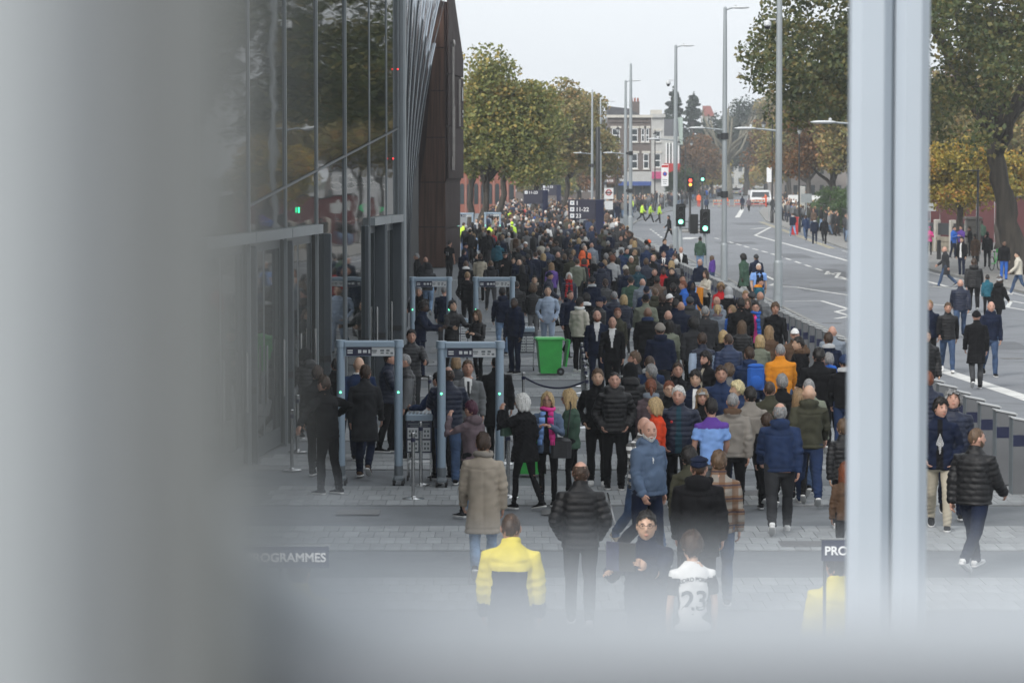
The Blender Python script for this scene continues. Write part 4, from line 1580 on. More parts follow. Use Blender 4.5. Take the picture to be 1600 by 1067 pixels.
# ------------------------------------------------------------------ who stands where
# head x, head y (surveyed in the photograph), facing, build, top, colour, legs, hair, hair colour, options
PEOPLE = '''
798 806 a s yoke nv nv crop b yoke=yl p=stand H=1.78 |steward in yellow and navy fleece seen from behind, nearest the camera
1012 802 tl s jacket nv nv short k glasses=1 p=read H=1.76 yaw=.5 |smiling man with glasses reading a programme, beside the white shirt
1082 836 a f tee wt bk full b p=stand H=1.66 sleeve=bk yoke=wt inner=wt |brown haired fan in white football shirt with printed name and number
1308 862 a m jacket yl nv short k p=stand H=1.77 |steward in yellow jacket carrying the programme sign beside the pale post
466 872 a m jacket yl nv short b p=stand H=1.77 |steward in yellow jacket carrying the left programme sign, blurred by the column
907 720 a m puffer bk bk bald b p=pocketw H=1.78 |bald man in long black padded jacket, behind the man reading a programme
755 678 a m coat tn ld short b p=walk4 H=1.76 scarf=st tails= |person in beige wool coat and faded jeans walking away
1092 716 a s parka bk bk flat nv p=stand H=1.76 |stout man in black hooded parka and navy flat cap beside the plaid shirt
1123 706 a m jacket st dn short l pat=plaid p=walk4 H=1.75 |man in brown and white plaid overshirt walking away
1077 702 a f jacket ol bk full k p=stand H=1.62 |dark haired head above an olive collar, behind the navy flat cap
1011 658 tr s hood sb nv none b p=walk3 H=1.80 beard=w yaw=-.5 |stout bald bearded man in slate blue hooded top and navy joggers
1003 646 tr m jacket wt dn none b pat=check p=walk1 H=1.78 beard=b shoe=tn |bald man in black and white checked jacket behind the blue hooded top
1026 624 l f jacket rr bk bob y p=stand H=1.64 |woman with blonde bob in orange red jacket, facing left
1061 604 t s openpuff nv bk short w inner=dt p=pocketw H=1.80 yaw=-.2 |white haired man in open navy padded jacket over dark teal top
1112 625 a m tee lb gr short k sleeve=lb yoke=pu p=stand2 H=1.74 |man in light blue football shirt over black hooded top, seen from behind
1145 610 a m hood st bk crop g yoke=br p=walk2 H=1.78 |man in taupe hooded sweatshirt, grey cropped hair, beside the light blue shirt
1174 602 a m jacket st bk short k p=walk1 H=1.77 |black haired man in taupe jacket, behind the taupe hooded sweatshirt
1202 592 a m jacket ol bk crop b p=walk2 H=1.77 |shaven headed man in olive jacket just below the amber jacket
1223 586 a m jacket bk bk short g p=walk3 H=1.76 |grey haired man in plain black jacket just below the amber jacket
1219 626 a s hood nb ch bald g shoe=wt p=walk2 H=1.80 yoke=nb |balding grey haired man in dark blue jacket with white trainers
1249 607 a f jacket bk bk long n p=walk1 H=1.68 |woman with very long fair hair in black jacket, beside dark blue jacket man
1264 597 a m hood ol nb none b p=walk1 H=1.80 fat=1.08 shoe=nb |bald man in olive hooded jacket and dark blue jeans
1265 588 a m jacket sg dn crop g p=walk2 H=1.80 |cropped grey haired man in pale sage jacket, half behind the olive jacket
1318 655 a c puffer bk bk short l p=walk1 H=1.52 shoe=wt |brown haired boy in black padded jacket beside the pale post
1322 727 a c jacket br bk long r p=stand H=1.3 |small ginger haired child half hidden by the pale post
1199 650 a c jacket bk bk full b p=walk3 H=1.35 |small dark haired child half hidden behind the dark blue jacket
934 578 t m open bk bk short l inner=bk p=pocket H=1.80 shoe=wt |young brown haired man in black hooded top with white cords
960 582 t m puffhood bk bk crop k p=pocket H=1.80 shoe=bk |dark haired man in black padded coat beside the young man with white cords
893 611 l f jacket gn bk long y p=phone H=1.64 glasses=1 |blonde woman with glasses in grey green jacket looking at her phone
856 615 t f open sb bk bob y scarf=pk+lb inner=bk p=cross H=1.64 glasses=1 |smiling blonde woman with glasses and colourful scarf over denim jacket
820 617 al f furcoat bk bk bob w p=armup H=1.66 glasses=1 yaw=.5 |white haired woman in black fur coat raising one arm
739 628 al f hood mv bk short p p=armup H=1.64 |person with plum hair in mauve hooded jacket, arm raised, by metal detector
700 575 a s puffer nv dn bald b p=reach H=1.82 shoe=bk |man in navy padded jacket and blue jeans at the tray table
690 584 al m hood nb bk short k yoke=lg p=reach H=1.68 |dark haired man with pale hood, half behind the navy padded jacket at trays
731 565 t m suit gr ch short l p=hand H=1.78 nod=-.2 inner=wt yoke=ch |steward in grey suit with striped tie holding out his hand
712 558 a f jacket dg bk bob n p=stand H=1.5 |short fair haired woman behind the man in grey suit
776 556 a m coat bk bk crop k p=stand H=1.78 |man in long black coat standing behind right front metal detector post
642 516 t m puffer ch ch short k p=reach H=1.80 skin=b |dark haired man in charcoal padded jacket between the front metal detectors
635 554 l m gilet ch bk crop g sleeve=gr p=stand H=1.78 |grey haired man in padded gilet with grey sleeves, at detector post
606 549 r m puffer nv bk short k p=phone H=1.76 |man in navy padded jacket mostly hidden by the left detector post
570 572 a m coat ch nv short b p=walk3 H=1.78 shoe=br |man in charcoal wool coat walking through the left metal detector
560 555 a s blazer nb nv none b p=walk1 H=1.80 |bald man in dark blue jacket ahead of the charcoal coat
512 589 al m jacket bk bk short b p=dress H=1.78 |man pulling on a black jacket with both arms spread wide
495 573 a m jacket bk bk short b p=walk3 H=1.76 |man in black jacket behind the man with arms spread
461 528 l m open nv bk short g inner=pb p=stand H=1.78 |grey haired man in dark jacket facing the tall glass doors
480 543 al f puffhood bk bk hoodup bk p=walk2 H=1.68 |hooded person in black padded jacket entering the tall glass doors
525 556 a m jacket bk bk crop k p=walk1 H=1.76 |man in black jacket just left of the left detector post
656 472 r m jacket nv nv afro k skin=d p=reach H=1.80 |steward in navy tracksuit facing right by middle left detector
804 466 tl m hood nv nv crop k skin=d p=stand H=1.82 yaw=.3 |steward in navy hooded top facing left, right of the middle detectors
706 471 tr m jacket bk bk full k leather=1 p=reach H=1.76 nod=-.3 skin=c |man in black leather jacket looking down, between the detector pairs
747 486 tl f open bk bk long l leather=1 inner=ch p=phone H=1.66 skin=c |woman with long brown hair in leather jacket between the detector pairs
655 449 t m jacket bk bk short g p=reach H=1.78 |grey haired man in black behind left post of middle left detector
694 447 a m blazer nv dg crop g p=stand H=1.76 |man in navy blazer and grey trousers under middle left detector
730 425 a m sweat bk bk crop n p=pocket H=1.80 |fair haired man in black sweater between the two middle detectors
767 405 a m hood ch dg crop l p=walk1 H=1.80 yoke=ch shoe=tn |man in charcoal hooded jacket and grey trousers through middle right detector
785 450 a m hood nv ld short k p=walk4 H=1.78 |man in navy hooded jacket and faded jeans under middle right detector
669 412 a m hood dg ld hoodup ch p=walk3 H=1.76 |hooded person in grey top and faded jeans, behind middle left detector
652 397 l m jacket bk dg short g p=stand H=1.72 |grey haired man in profile at foot of the bronze tower
665 402 a m jacket ch bk none b p=stand H=1.68 |bald man beside grey haired man at foot of bronze tower
702 376 ar m tee bk bk crop k sleeve=bk yoke=bk p=stand H=1.80 |man in black football shirt numbered 21 beside the bronze tower
724 390 ar m jacket nv nv short k p=stand yoke=rd |dark haired man in navy jacket with red collar near number 21
726 380 r m jacket nb bk cap nv p=stand |man in navy cap and dark blue jacket near number 21
728 408 a m hood bk bk crop l yoke=wt p=stand |man in black jacket with white hood near the bronze tower
744 396 r m jacket bk bk short k p=phone nod=-.3 |dark haired man in black looking down, right of white hood
750 397 a m hood kh bk short b yoke=bk p=stand |man in cream top with black hood, beyond middle right detector
778 377 a s hood te bk short k p=stand yoke=te |broad man in teal hooded jacket beyond the middle right detector
789 394 t m coat bk bk police bk p=hand |police officer in black coat and peaked cap
802 404 t c jacket nv bk short b p=stand H=1.5 |boy facing camera beside the police officer
811 406 a m jacket nv bk none b p=stand |bald man in navy jacket right of the police officer
816 415 a f coat bk bk long k p=stand |woman with long black hair in black coat behind police officer
837 394 a s blazer nv bk crop b p=walk3 |broad man in navy blazer walking away from police officer
807 437 a m puffer bk bk crop k p=walk2 |man in black padded jacket behind right post of middle detector
835 432 t f fur bk bk tied k p=stand |woman in black parka with pale fur hood
833 447 a c puffer bk gr curly l p=walk4 H=1.58 |curly haired boy in black padded jacket beside grey tracksuit youth
856 423 r m puffer nv bk beanie nv p=walk1 |man in navy beanie and navy padded jacket facing right
856 447 t m sweat pb pb crop k p=pocketw H=1.82 nod=-.25 |youth in pale blue grey tracksuit behind the large green bin
889 427 t f puffer nv bk bob w scarf=rd p=walk3 |white haired woman with red scarf and navy coat
902 403 a s blazer sg bk crop b p=walk1 |man in sage green blazer walking away
940 409 a s puffhood nv bk beanie nv p=walk2 |man in navy beanie and big navy padded jacket, right of sage blazer
925 433 a m hood nv bk bobble ch yoke=lg p=walk4 |person in charcoal bobble hat with pale grey hood
946 437 a f puffer dg bk tied b p=walk3 |woman with brown bun in dark grey padded jacket
960 453 a m puffer nv bk crop g p=walk2 |grey haired man in navy padded jacket, below the brown bun
986 430 a s sweat gn bk cap ch p=walk1 H=1.8 |broad man in dark green sweater and dark cap
975 462 a f puffer nv bk bob y p=walk3 |woman with blonde bob in navy padded jacket seen from behind
889 454 tr m hood nv bk crop k p=walk4 yoke=nv |man in navy hooded top right of the grey tracksuit youth
905 466 ar m jacket cr bk short k scarf=wt+nv p=stand H=1.8 shoe=wt |man in cream jacket wearing navy and white block scarf
916 460 a m hood bk bk full k yoke=wt p=stand |dark haired youth with white hood, behind the block scarf
934 465 tr m puffer bk bk cap nv p=walk3 |man in navy cap and black padded jacket facing right
942 461 a m jacket nv bk cap nv p=walk1 |man in navy cap seen from behind, beside capped black padded jacket
933 485 t m suit nv nv bald r beard=r p=walk4 H=1.80 inner=wt yoke=wt |balding ginger bearded man in navy suit and open white shirt
957 495 t m suit bk bk none b inner=wt yoke=wt p=walk3 H=1.76 beard= |smiling bald man in black jacket over white shirt
965 480 t f jacket ol bk tied r p=walk1 |smiling woman in olive jacket behind the smiling bald man
1009 458 a s jacket sg bk cap bk p=walk2 H=1.82 |broad man in pale sage jacket and black cap
1012 481 a s hood bk bk none d skin=e yoke=nb p=walk3 H=1.82 |bald man in black coat with blue scarf collar
1044 483 a s jacket ch bk none b p=walk1 |bald man in charcoal jacket, right of the blue scarf collar
1032 506 a s hood nv ch beanie st yoke=nv p=walk4 H=1.82 |man in stone grey beanie and navy hooded coat
1046 502 a f jacket sg bk long k p=walk3 H=1.66 |woman with long black hair in pale sage jacket and black strap
1027 430 a s gilet br bk short k sleeve=gr p=walk1 |man in brown gilet with grey sleeves
1024 448 a m hood ol bk crop l p=walk2 yoke=ol |man in dark olive camouflage hooded jacket
1034 460 a m jacket bk bk short b p=walk4 |brown haired man in black jacket beside the white cap
1045 460 ar m jacket bk bk cap wt p=walk3 |man in white baseball cap and black jacket
1054 466 ar m jacket nv bk short k p=walk1 skin=b |black haired man in navy jacket beside the white cap
1010 445 a m jacket nb bk cap nv p=walk2 |man in navy cap and dark blue jacket in front of green sweater
1052 443 a m jacket bk bk short k p=walk3 |black haired man in black jacket behind the white cap
1036 418 t m jacket rd bk crop k skin=d p=stand |young man in red jacket facing camera
1050 419 t m jacket bk bk short b beard=b p=walk4 |bearded man in black jacket right of the red jacket
1023 418 t m jacket bk bk crop b p=walk1 |man in black jacket left of the red jacket
1064 469 a m jacket nv bk none b p=walk2 |bald man in navy jacket with patterned strap
1078 464 a m hood dg bk bobble dg p=walk4 yoke=dg |man in dark grey knit hat and dark hooded jacket
1084 495 a s jacket ch bk afro k p=walk1 skin=d |broad man with black afro hair in charcoal jacket
1102 479 a s coat ch bk crop g p=walk3 H=1.82 |grey haired man in long charcoal coat
1122 461 tl m hood gb bk none b glasses=1 p=walk2 yoke=gb |bald man with glasses in grey blue hooded jacket
1122 478 a f hood gb bk tied y p=walk4 yoke=mv |woman with blonde bun in grey purple jacket
1145 479 tl f jacket bl bk bob n p=stand |woman with light brown bob in bright blue top
1098 518 a m gilet nv bk short b sleeve=pb p=walk1 H=1.78 |man in navy gilet with pale blue hood and sleeves
1130 515 a f jacket bk bk bob y p=walk2 |blonde woman in black jacket right of the navy gilet
1139 522 a m puffer nb bk crop b p=walk3 yoke=bk H=1.8 |man in dark blue padded jacket, left of the blue backpack
1105 552 tl m open bk bk full k beard=k inner=kh p=stand |man with full black beard in black coat over cream top
1087 581 t m open nv bk full k inner=wt skin=c p=stand |young man in white top under navy jacket
1127 574 t s jacket nb nv short b yoke=wt inner=wt p=stand H=1.8 |man in navy track top with white collar
1138 572 a c jacket gr bk full l p=stand H=1.55 |light brown haired youth in grey behind the navy track top
1155 598 l m jacket nb bk full v skin=c p=stand H=1.7 |bleached blond youth in profile beside the navy track top
1097 610 t f jacket bk bk beanie lg p=stand H=1.62 under=long underc=n |woman in light grey beanie facing camera
1059 569 t f jacket bk bk tied b p=stand |woman with tied brown hair and thin green strap
1045 598 t f jacket bk bk short r glasses=1 p=stand |woman with short ginger hair and glasses
985 570 a m puffhood bk bk hoodup bk p=stand H=1.8 |person in black padded jacket with hood up
1019 571 al m puffer bk bk short g p=stand |grey haired man in black padded jacket beside the raised hood
1017 595 a f hood mv bk tied r p=stand yoke=gb |woman with auburn bun in mauve hooded coat
994 551 l m jacket ch bk short l beard=l p=stand |man with brown beard in profile behind the raised hood
1015 557 a m hood nb bk crop b yoke=lg p=stand |man in dark blue jacket with pale grey hood, next to brown beard
1156 467 a s coat bk bk short k p=walk3 H=1.84 |black haired man in long black coat left of the pink top
1167 469 t f jacket bk bk long l glasses=1 p=stand |woman with glasses and brown hair left of the pink top
1182 470 t m open dg bk short k glasses=1 inner=pk scarf=bl+rd p=walk1 H=1.8 |man in bright pink top with blue and red scarf
1211 474 t m sweat bk bk full l p=walk4 H=1.8 |brown haired youth in plain black sweater beside the barrier posts
1174 456 a m jacket dg bk beanie dg p=stand |person in dark grey beanie behind the pink top
1190 454 al s jacket gr bk none b p=walk2 |bald man in grey jacket near the lamp column foot
1166 456 t m puffer bk bk short n p=stand |man in black padded jacket facing camera beside grey beanie
1159 503 a f puffer bk bk long l p=walk3 |woman with long curly brown hair in black padded jacket
1188 522 a f jacket sg bk bob y p=walk1 |woman with blonde bob in sage green jacket
1202 508 a f jacket br bk long n p=walk2 |woman with long light brown hair, above the amber jacket
1242 514 t m jacket br bk cap wt p=stand beard=g |man in white cap and brown jacket beside the barrier posts
1250 528 l m fur bk bk short k p=stand yoke=br |man in black parka with brown fur collar
1301 507 a s jacket gb bk none b p=walk1 |bald man in grey blue jacket beside the pale post
1295 521 a m hood nv bk short b yoke=lg p=walk3 |man in navy jacket with light grey hood
1220 535 a s jacket og dn crop g p=walk1 H=1.80 yoke=og |man in bright amber orange jacket
1172 540 a m hood nb bk short b p=walk2 H=1.78 yoke=nb |man in dark blue hooded top wearing a blue backpack
1278 545 a s jacket bk bk short k p=walk3 H=1.82 fat=1.1 |broad dark haired man in plain black jacket beside the bright blue jacket
1298 550 a m hood bl bk short g yoke=bl p=walk1 |grey haired man in bright blue hooded jacket
1320 555 a m hood bk nb beanie nb yoke=lg p=walk4 |man in blue beanie and black coat with pale hood
1163 396 al m coat gn bk afro k skin=d p=walk1 z=r H=1.8 |man in dark green coat walking away along the road
1182 396 a m jacket nv bk beanie dg p=walk2 z=r |man in navy jacket and grey beanie walking beside green coat
1185 412 t s tee lb bk crop w p=walk3 scarf=nv sleeve=lb |white haired man in light blue shirt with navy scarf
1185 434 r m hood te bk cap bk p=walk4 yoke=og |man in black cap and teal jacket with orange collar
1104 424 tl f sweat cr bk long b p=phone |woman with long brown hair in cream sweater holding bright jackets
1126 444 t f jacket rd bk curly n p=stand skin=e |woman with curly hair and dark red jacket
1139 447 a m hood bk bk hoodup lg p=walk1 yoke=lg |person with pale grey hood up and black jacket
1095 405 tl s jacket nv bk bald g glasses=1 p=walk3 |balding man with glasses in navy jacket by the barrier posts
1078 438 tr m hood nv bk hoodup nv skin=d p=walk2 yoke=nv |man with navy hood up facing camera
1056 397 l m jacket bk bk short b p=stand |man in black jacket leaning by start of barrier posts
1064 386 t m suit bk bk none b inner=wt yoke=wt p=ear z=0 |bald man holding a phone to his ear
1037 393 t m suit nv bk short k inner=wt p=phone nod=-.3 |dark haired man in navy jacket looking down at phone
1019 399 tr m coat bk bk bald k p=stand |balding man in long black coat facing camera
1038 374 tr m jacket nv bk short b p=stand |brown haired man in navy jacket near the signal post foot
1049 381 a m jacket nb bk crop g p=stand |man in dark blue jacket bending near signal post foot
1014 375 a m jacket ch bk beanie oo p=stand |man with orange beanie near the signal posts
1094 370 a m jacket gn ld crop k p=stand z=r |man in dark green jacket and faded jeans beside signal post
1113 401 al c hood pu dn long l p=stand H=1.3 z=r |child in purple jacket on the road side of the barrier posts
1066 430 t m jacket ch bk short k p=stand |black haired man in charcoal, left of navy raised hood
1069 440 l m jacket bl bk short r p=stand |ginger haired man in bright blue top, left of raised hood
978 386 tr m hood dt bk short k p=walk1 yoke=nv |dark haired man in dark teal hooded top facing camera
994 390 l f jacket ol bk short n p=walk2 |short haired woman in olive jacket facing left
957 400 a m sweat lg bk full r p=walk3 H=1.8 |ginger haired man in light grey sweater
945 405 a m jacket nv bk short n yoke=lg p=walk1 |fair haired man with pale collar beside light grey sweater
928 400 a f coat bk bk long g p=walk2 |woman with long grey hair in black coat
912 405 ar f jacket dg bk bob b scarf=rd p=stand |brown haired woman with red scarf, right of sage blazer
892 398 a m jacket ol bk crop b p=walk4 |cropped brown haired man in olive jacket left of sage blazer
872 394 a m jacket bk bk none b p=walk3 |bald man in black jacket, left of olive jacket
862 410 a f puffer pu bk long n p=walk1 |woman with long fair hair in purple jacket
977 413 a m puffer nv bk beanie cr p=walk2 |person in cream beanie and navy padded jacket
997 415 a m jacket dt bk crop g p=walk4 |cropped grey haired man in dark teal jacket
979 421 a m hood nv bk short b p=walk3 yoke=nv |brown haired man in navy hooded top behind the green sweater
1004 436 a m jacket gb bk none b p=stand |bald man bending in grey blue jacket, right of green sweater
914 384 t m jacket oo bk none b p=stand |bald man in fluorescent orange top
910 393 a m hood oo bk hoodup oo p=stand |person with fluorescent orange hood up
950 377 a s jacket bk bk crop g p=stand |broad man in black at foot of nearest totem sign
971 378 a m hood lg bk short k p=walk1 yoke=lg |black haired man in light grey hooded top
846 375 a f coat cr bk cap wt p=walk2 |person in long cream coat and white cap
1522 665 ar s puffer bk nv crop l beard=l p=walk1 H=1.78 shoe=wt yaw=-.6 |bearded man in black padded jacket with white trainers, right of pale post
1469 622 t m open nv kh full k inner=bk p=pocketw H=1.80 yaw=.5 |man in open navy jacket over diamond print top and khaki trousers
1489 613 t s puffer nv nv curly g p=walk3 nod=-.4 H=1.78 |grey curly haired man in navy padded jacket looking down
1451 578 a m puffer nv bk short r p=walk1 H=1.78 |ginger haired man in navy padded jacket beside right barrier posts
1447 516 t m puffer bk bk short k p=hand H=1.78 |man in black padded jacket holding a bottle, half hidden by post
1452 470 t m jacket nv bk short n z=r p=walk3 |man in plain navy jacket on the road, half hidden by post
1481 471 t m gilet bk dn short l sleeve=bk p=walk1 z=r shoe=wt |man in black gilet and jeans walking toward camera on the road
1501 435 a s puffer nv dn none w p=walk2 z=r |bald man in navy padded jacket and jeans walking away on road
1522 403 a s puffhood bk bk tied b p=walk1 z=r H=1.9 |tall person in big black padded jacket on the road
1543 430 a c jacket te bk crop k p=walk3 z=r H=1.4 |child in teal jacket and black shorts on the road
1526 486 a m coat bk dg beanie bk p=walk4 z=r H=1.78 under= |person in black coat and dark grey trousers walking along the road
1548 471 t m hood nv dn none b p=walk3 z=r H=1.82 yoke=nv |bald man in navy hooded jacket and jeans facing camera on road
1561 431 ar f parka bk bk bobble lg p=walk1 z=r under=long underc=b |woman in light grey bobble hat and black parka
1478 384 l m coat ch dn none b p=walk1 z=r |bald man in charcoal coat and jeans crossing the road
1592 392 l m puffer cr dn short k p=walk2 z=r shoe=wt |man in cream padded jacket and jeans at right edge
1452 354 t f jacket pk bk beanie pk p=phone |person in pink jacket and pink hat by stone wall
1490 354 tr m jacket bl nv short k p=phone |man in bright blue jacket by the stone wall
1502 353 tl m jacket pu nv short k p=phone |man in dark purple jacket beside bright blue jacket
1503 371 tl m open bk nv short k inner=wt p=stand |man in open black jacket over white shirt on right pavement
1524 366 a f coat br bk tied k p=stand |woman in brown coat on right pavement under the tree
1543 363 a m jacket bk bk short k p=stand |man in black jacket right of the brown coat under tree
1569 376 t m jacket bk bl short k p=stand skin=e |person in black jacket and bright blue trousers beside tree trunk
1534 345 a m jacket gn bk short k p=stand |man in green jacket near the black street lamp
1516 355 l f jacket bk bk short b p=phone |brown haired woman in black beside the stone pier
1239 332 a m hood nv ld crop b yoke=lg p=walk1 |man in navy coat with pale hood walking by red post box
1259 336 a m jacket nb dn short b p=walk2 |man in dark blue jacket and jeans walking right of post box
1273 340 a m hood nv nv short l p=walk3 yoke=lg |man in navy jacket with pale trimmed hood near the kerb
1288 340 a m parka bk bk crop k p=walk4 |man in black parka with bag walking near the kerb
1307 330 t m open ch br short n inner=dg p=phone |man with brown trousers facing camera on far pavement
1298 329 t m jacket gr ld short n p=walk3 |man in grey jacket left of the brown trousers
1322 334 t m open bk ld none b inner=wt p=walk1 |man in open black jacket over white shirt beside pale post edge
1003 317 r m jacket hv bk cap bk p=walk1 |left one of the officers in fluorescent jackets crossing the road
1016 318 r m jacket hv bk crop b p=walk2 |middle officer in fluorescent jacket crossing the road
1030 319 r m jacket hv bk crop b p=walk3 |right one of the officers in fluorescent jackets crossing the road
986 310 t m jacket hv bk cap bk p=stand |officer in fluorescent jacket by the shop corner
973 312 a m jacket hv bk cap bk p=stand |officer in fluorescent jacket beside bus stop sign
965 318 a m coat nv bk crop k p=stand |man in long navy coat standing alone beside the bus stop sign
1092 302 t m jacket oo rr crop k p=stand H=1.8 |worker in orange overalls left of the roadworks
1134 303 t m jacket oo rr crop k p=stand H=1.8 |worker in orange overalls behind the tall lamp column
1197 302 l m jacket oo rr crop k p=reach H=1.8 |worker in orange overalls beside the white van
1160 306 a m parka nv bk crop k p=walk1 z=r |man in navy parka walking toward the roadworks
1170 308 a m jacket mv bk crop k p=walk2 z=r |person in mauve jacket walking beside the navy parka
1104 308 a m jacket nb bk crop b p=walk1 z=r |man in dark blue jacket near the orange workers
723 348 ar m jacket hv dn crop b p=reach |steward in fluorescent jacket at the far left detector
765 350 ar m jacket hv dn crop b p=stand |steward in fluorescent jacket at the far right detector
800 347 a m jacket hv bk beanie hv p=stand |steward with fluorescent jacket and hood in the far crowd
797 328 t m gilet hv bk short k sleeve=bk p=stand |steward in fluorescent vest between far detector and the totems
738 347 a m jacket bk dn short k p=walk1 |man in black jacket in front of far left detector
749 349 a m jacket bk ld short k p=walk2 |man in black jacket between the two far detectors
1046 336 l m jacket bk bk short k p=walk1 |man in black crossing the road behind the green signal
1240 318 t m jacket gr bk short b p=stand |man in grey behind the red post box
1282 318 a m parka nv bk crop k p=walk1 |tall man in navy parka in the far pavement crowd
'''

LAND = [(530, 640, 'by the left front detector'), (690, 640, 'by the tray table'), (740, 470, 'near the middle detectors'), (860, 480, 'behind the large green bin'), (930, 370, 'below the nearest totem sign'), (850, 345, 'below the middle totem sign'),
        (735, 350, 'near the far detectors'), (690, 400, 'by the bronze tower'), (780, 380, 'near the police officer'), (900, 420, 'behind the sage blazer'), (845, 385, 'near the long cream coat'), (1000, 385, 'near the dark teal hooded top'), (965, 395, 'near the light grey sweater'),
        (1060, 390, 'by the barrier posts'), (870, 365, 'beyond the cream coat'), (900, 350, 'left of the nearest totem'), (800, 365, 'in front of the plane trees'), (760, 370, 'right of the far detectors'), (820, 355, 'left of the middle totem'), (960, 360, 'right of the nearest totem')]
AGAIN = ['deep in the crowd', 'just ahead of others', 'shoulder to shoulder with others']
FACE = dict(a='walking away', t='facing camera', l='facing left', r='facing right', al='walking away leftward', ar='walking away rightward', tl='facing half left', tr='facing half right')
RZ = dict(a=0, t=180, l=90, r=-90, al=40, ar=-40, tl=140, tr=-140)
HPHR = dict(short='{c} haired', crop='cropped {c} haired', full='{c} haired', bob='{c} bobbed', long='long {c} haired', tied='{c} bunned', bald='balding {c} haired', none='bald', curly='curly {c} haired', afro='afro haired',
            beanie='{c} beanied', cap='{c} capped', flat='flat capped', bobble='bobble hatted', hoodup='hooded', police='peak capped')
TOPN = dict(jacket='jacket', hood='hooded top', puffer='padded jacket', puffhood='padded jacket', coat='long coat', parka='parka', suit='suit', sweat='sweater', tee='shirt', gilet='gilet', open='open jacket', openpuff='open padded jacket', yoke='fleece', fur='fur hooded parka', blazer='blazer', furcoat='fur coat')


def parse(line):
    head, lab = line.split('|')
    t = head.split()
    S = dict(px=float(t[0]), py=float(t[1]), dir=t[2], build=t[3], top=t[4], topcol=t[5], bot=t[6], hair=t[7], haircol=t[8], label=lab.strip())
    for kv in t[9:]:
        k, v = kv.split('=')
        S[k] = v
    for k in ('H', 'yaw', 'nod', 'fat'):
        if k in S: S[k] = float(S[k])
    S['pose'] = S.pop('p', 'stand')
    S.setdefault('H', BUILD[S['build']]['H'])
    return S


specs = [parse(l) for l in PEOPLE.strip().splitlines()]
prs = random.Random(5)
taken = []
for S in specs:
    S['zg'] = ROAD_Z if S.get('z') == 'r' else 0.0
    p = G(S['px'], S['py'], S['zg'] + S['H'])
    S['x'], S['y'] = p.x, p.y
    S.setdefault('skin', prs.choice('aaabbc'))
    S['rz'] = R(RZ[S['dir']] + prs.uniform(-9, 9))
    S['vis'] = 2
    S['hv'] = prs.randrange(3)
    if S['build'] == 'f' and S['bot'] in ('bk', 'nv'): S['tk'] = 'l'
    S['group'] = 'people walking among the crowd'
# the rest of the crowd that still shows one by one
AUTOC = ['bk'] * 14 + ['nv'] * 10 + ['ch'] * 6 + ['dg'] * 4 + ['nb'] * 2 + ['ol', 'gr', 'br', 'lg', 'st', 'gb', 'sg']
combos = [('m', 'walk1', 'jacket'), ('m', 'walk2', 'hood'), ('m', 'walk3', 'puffer'), ('m', 'walk4', 'jacket'), ('s', 'walk1', 'jacket'), ('s', 'walk3', 'coat'), ('m', 'stand', 'hood'), ('f', 'walk3', 'puffer'), ('f', 'stand', 'jacket'), ('m', 'stand', 'jacket'), ('m', 'walk1', 'parka'), ('m', 'pocketw', 'jacket'), ('m', 'hand', 'hood'), ('s', 'stand2', 'hood'), ('f', 'phone', 'puffer'), ('m', 'stand2', 'puffer'), ('f', 'walk1', 'coat')]
def crowd_left(y): return np.interp(y, [100, 150, 160, 185, 260, 330], [-1.2, -2.0, -2.6, -2.6, -2.2, 0])
def crowd_right(y): return np.interp(y, [100, 170, 215, 260, 330], [6.0, 6.4, 7.2, 7.8, 13])
have = [(S['x'], S['y']) for S in specs]
NAUTO = max(0, 299 - len(specs))
tries = 0
autos = []
while len(autos) < NAUTO and tries < 60000:
    tries += 1
    y = 104 + 66 * prs.random() ** 1.25
    x = prs.uniform(crowd_left(y), crowd_right(y))
    if any((x - a) ** 2 + ((y - b) * .8) ** 2 < .85 ** 2 for a, b in have): continue
    if x < -.6 and y < 150: continue
    if abs(x - 4.7) < .55 and abs(y - 168) < 1.2: continue
    have.append((x, y))
    b, ps, tp = prs.choice(combos)
    c = prs.choice(AUTOC)
    hair = prs.choice(['short'] * 5 + ['crop'] * 5 + ['none', 'bald', 'beanie', 'cap', 'full'] if b != 'f' else ['bob', 'long', 'tied', 'long', 'beanie'])
    hc = prs.choice('kkbbblgwn' if b != 'f' else 'kbblyyn')
    if hair in HATS: hc = prs.choice(['bk', 'nv', 'dg', 'gr', 'wt'])
    d = prs.choice(['a'] * 9 + ['t', 't', 'al', 'ar', 'tl'])
    H = BUILD[b]['H'] + prs.uniform(-.07, .08)
    S = dict(x=x, y=y, zg=0, dir=d, build=b, pose=ps, top=tp, topcol=c, bot=prs.choice(['bk', 'bk', 'nv', 'dn', 'ch']), hair=hair, haircol=hc, H=H, skin=prs.choice('aaabbcde'), rz=R(RZ[d] + prs.uniform(-14, 14)), vis=2, hv=prs.randrange(3), label=None,
             group='people in the packed far crowd')
    if tp == 'hood' and prs.random() < .4: S['yoke'] = prs.choice(['lg', 'gr', c])
    autos.append(S)
specs += autos
# ease apart any two who would stand in each other
for it in range(8):
    for i in range(len(specs)):
        for j in range(i):
            A, B_ = specs[i], specs[j]
            dx, dy = A['x'] - B_['x'], A['y'] - B_['y']
            dd = math.hypot(dx, dy)
            if dd < .50:
                push = (.50 - dd) / 2
                sy = 1 if dy >= 0 else -1
                A['y'] += sy * push; B_['y'] -= sy * push


def to_px(x, y, z):
    ca, sa = math.cos(PITCH), math.sin(PITCH)
    dz = z - EYE
    f_ = y * ca - dz * sa
    u = y * sa + dz * ca
    return 800 + F_PX * x / f_, 533.5 - F_PX * u / f_


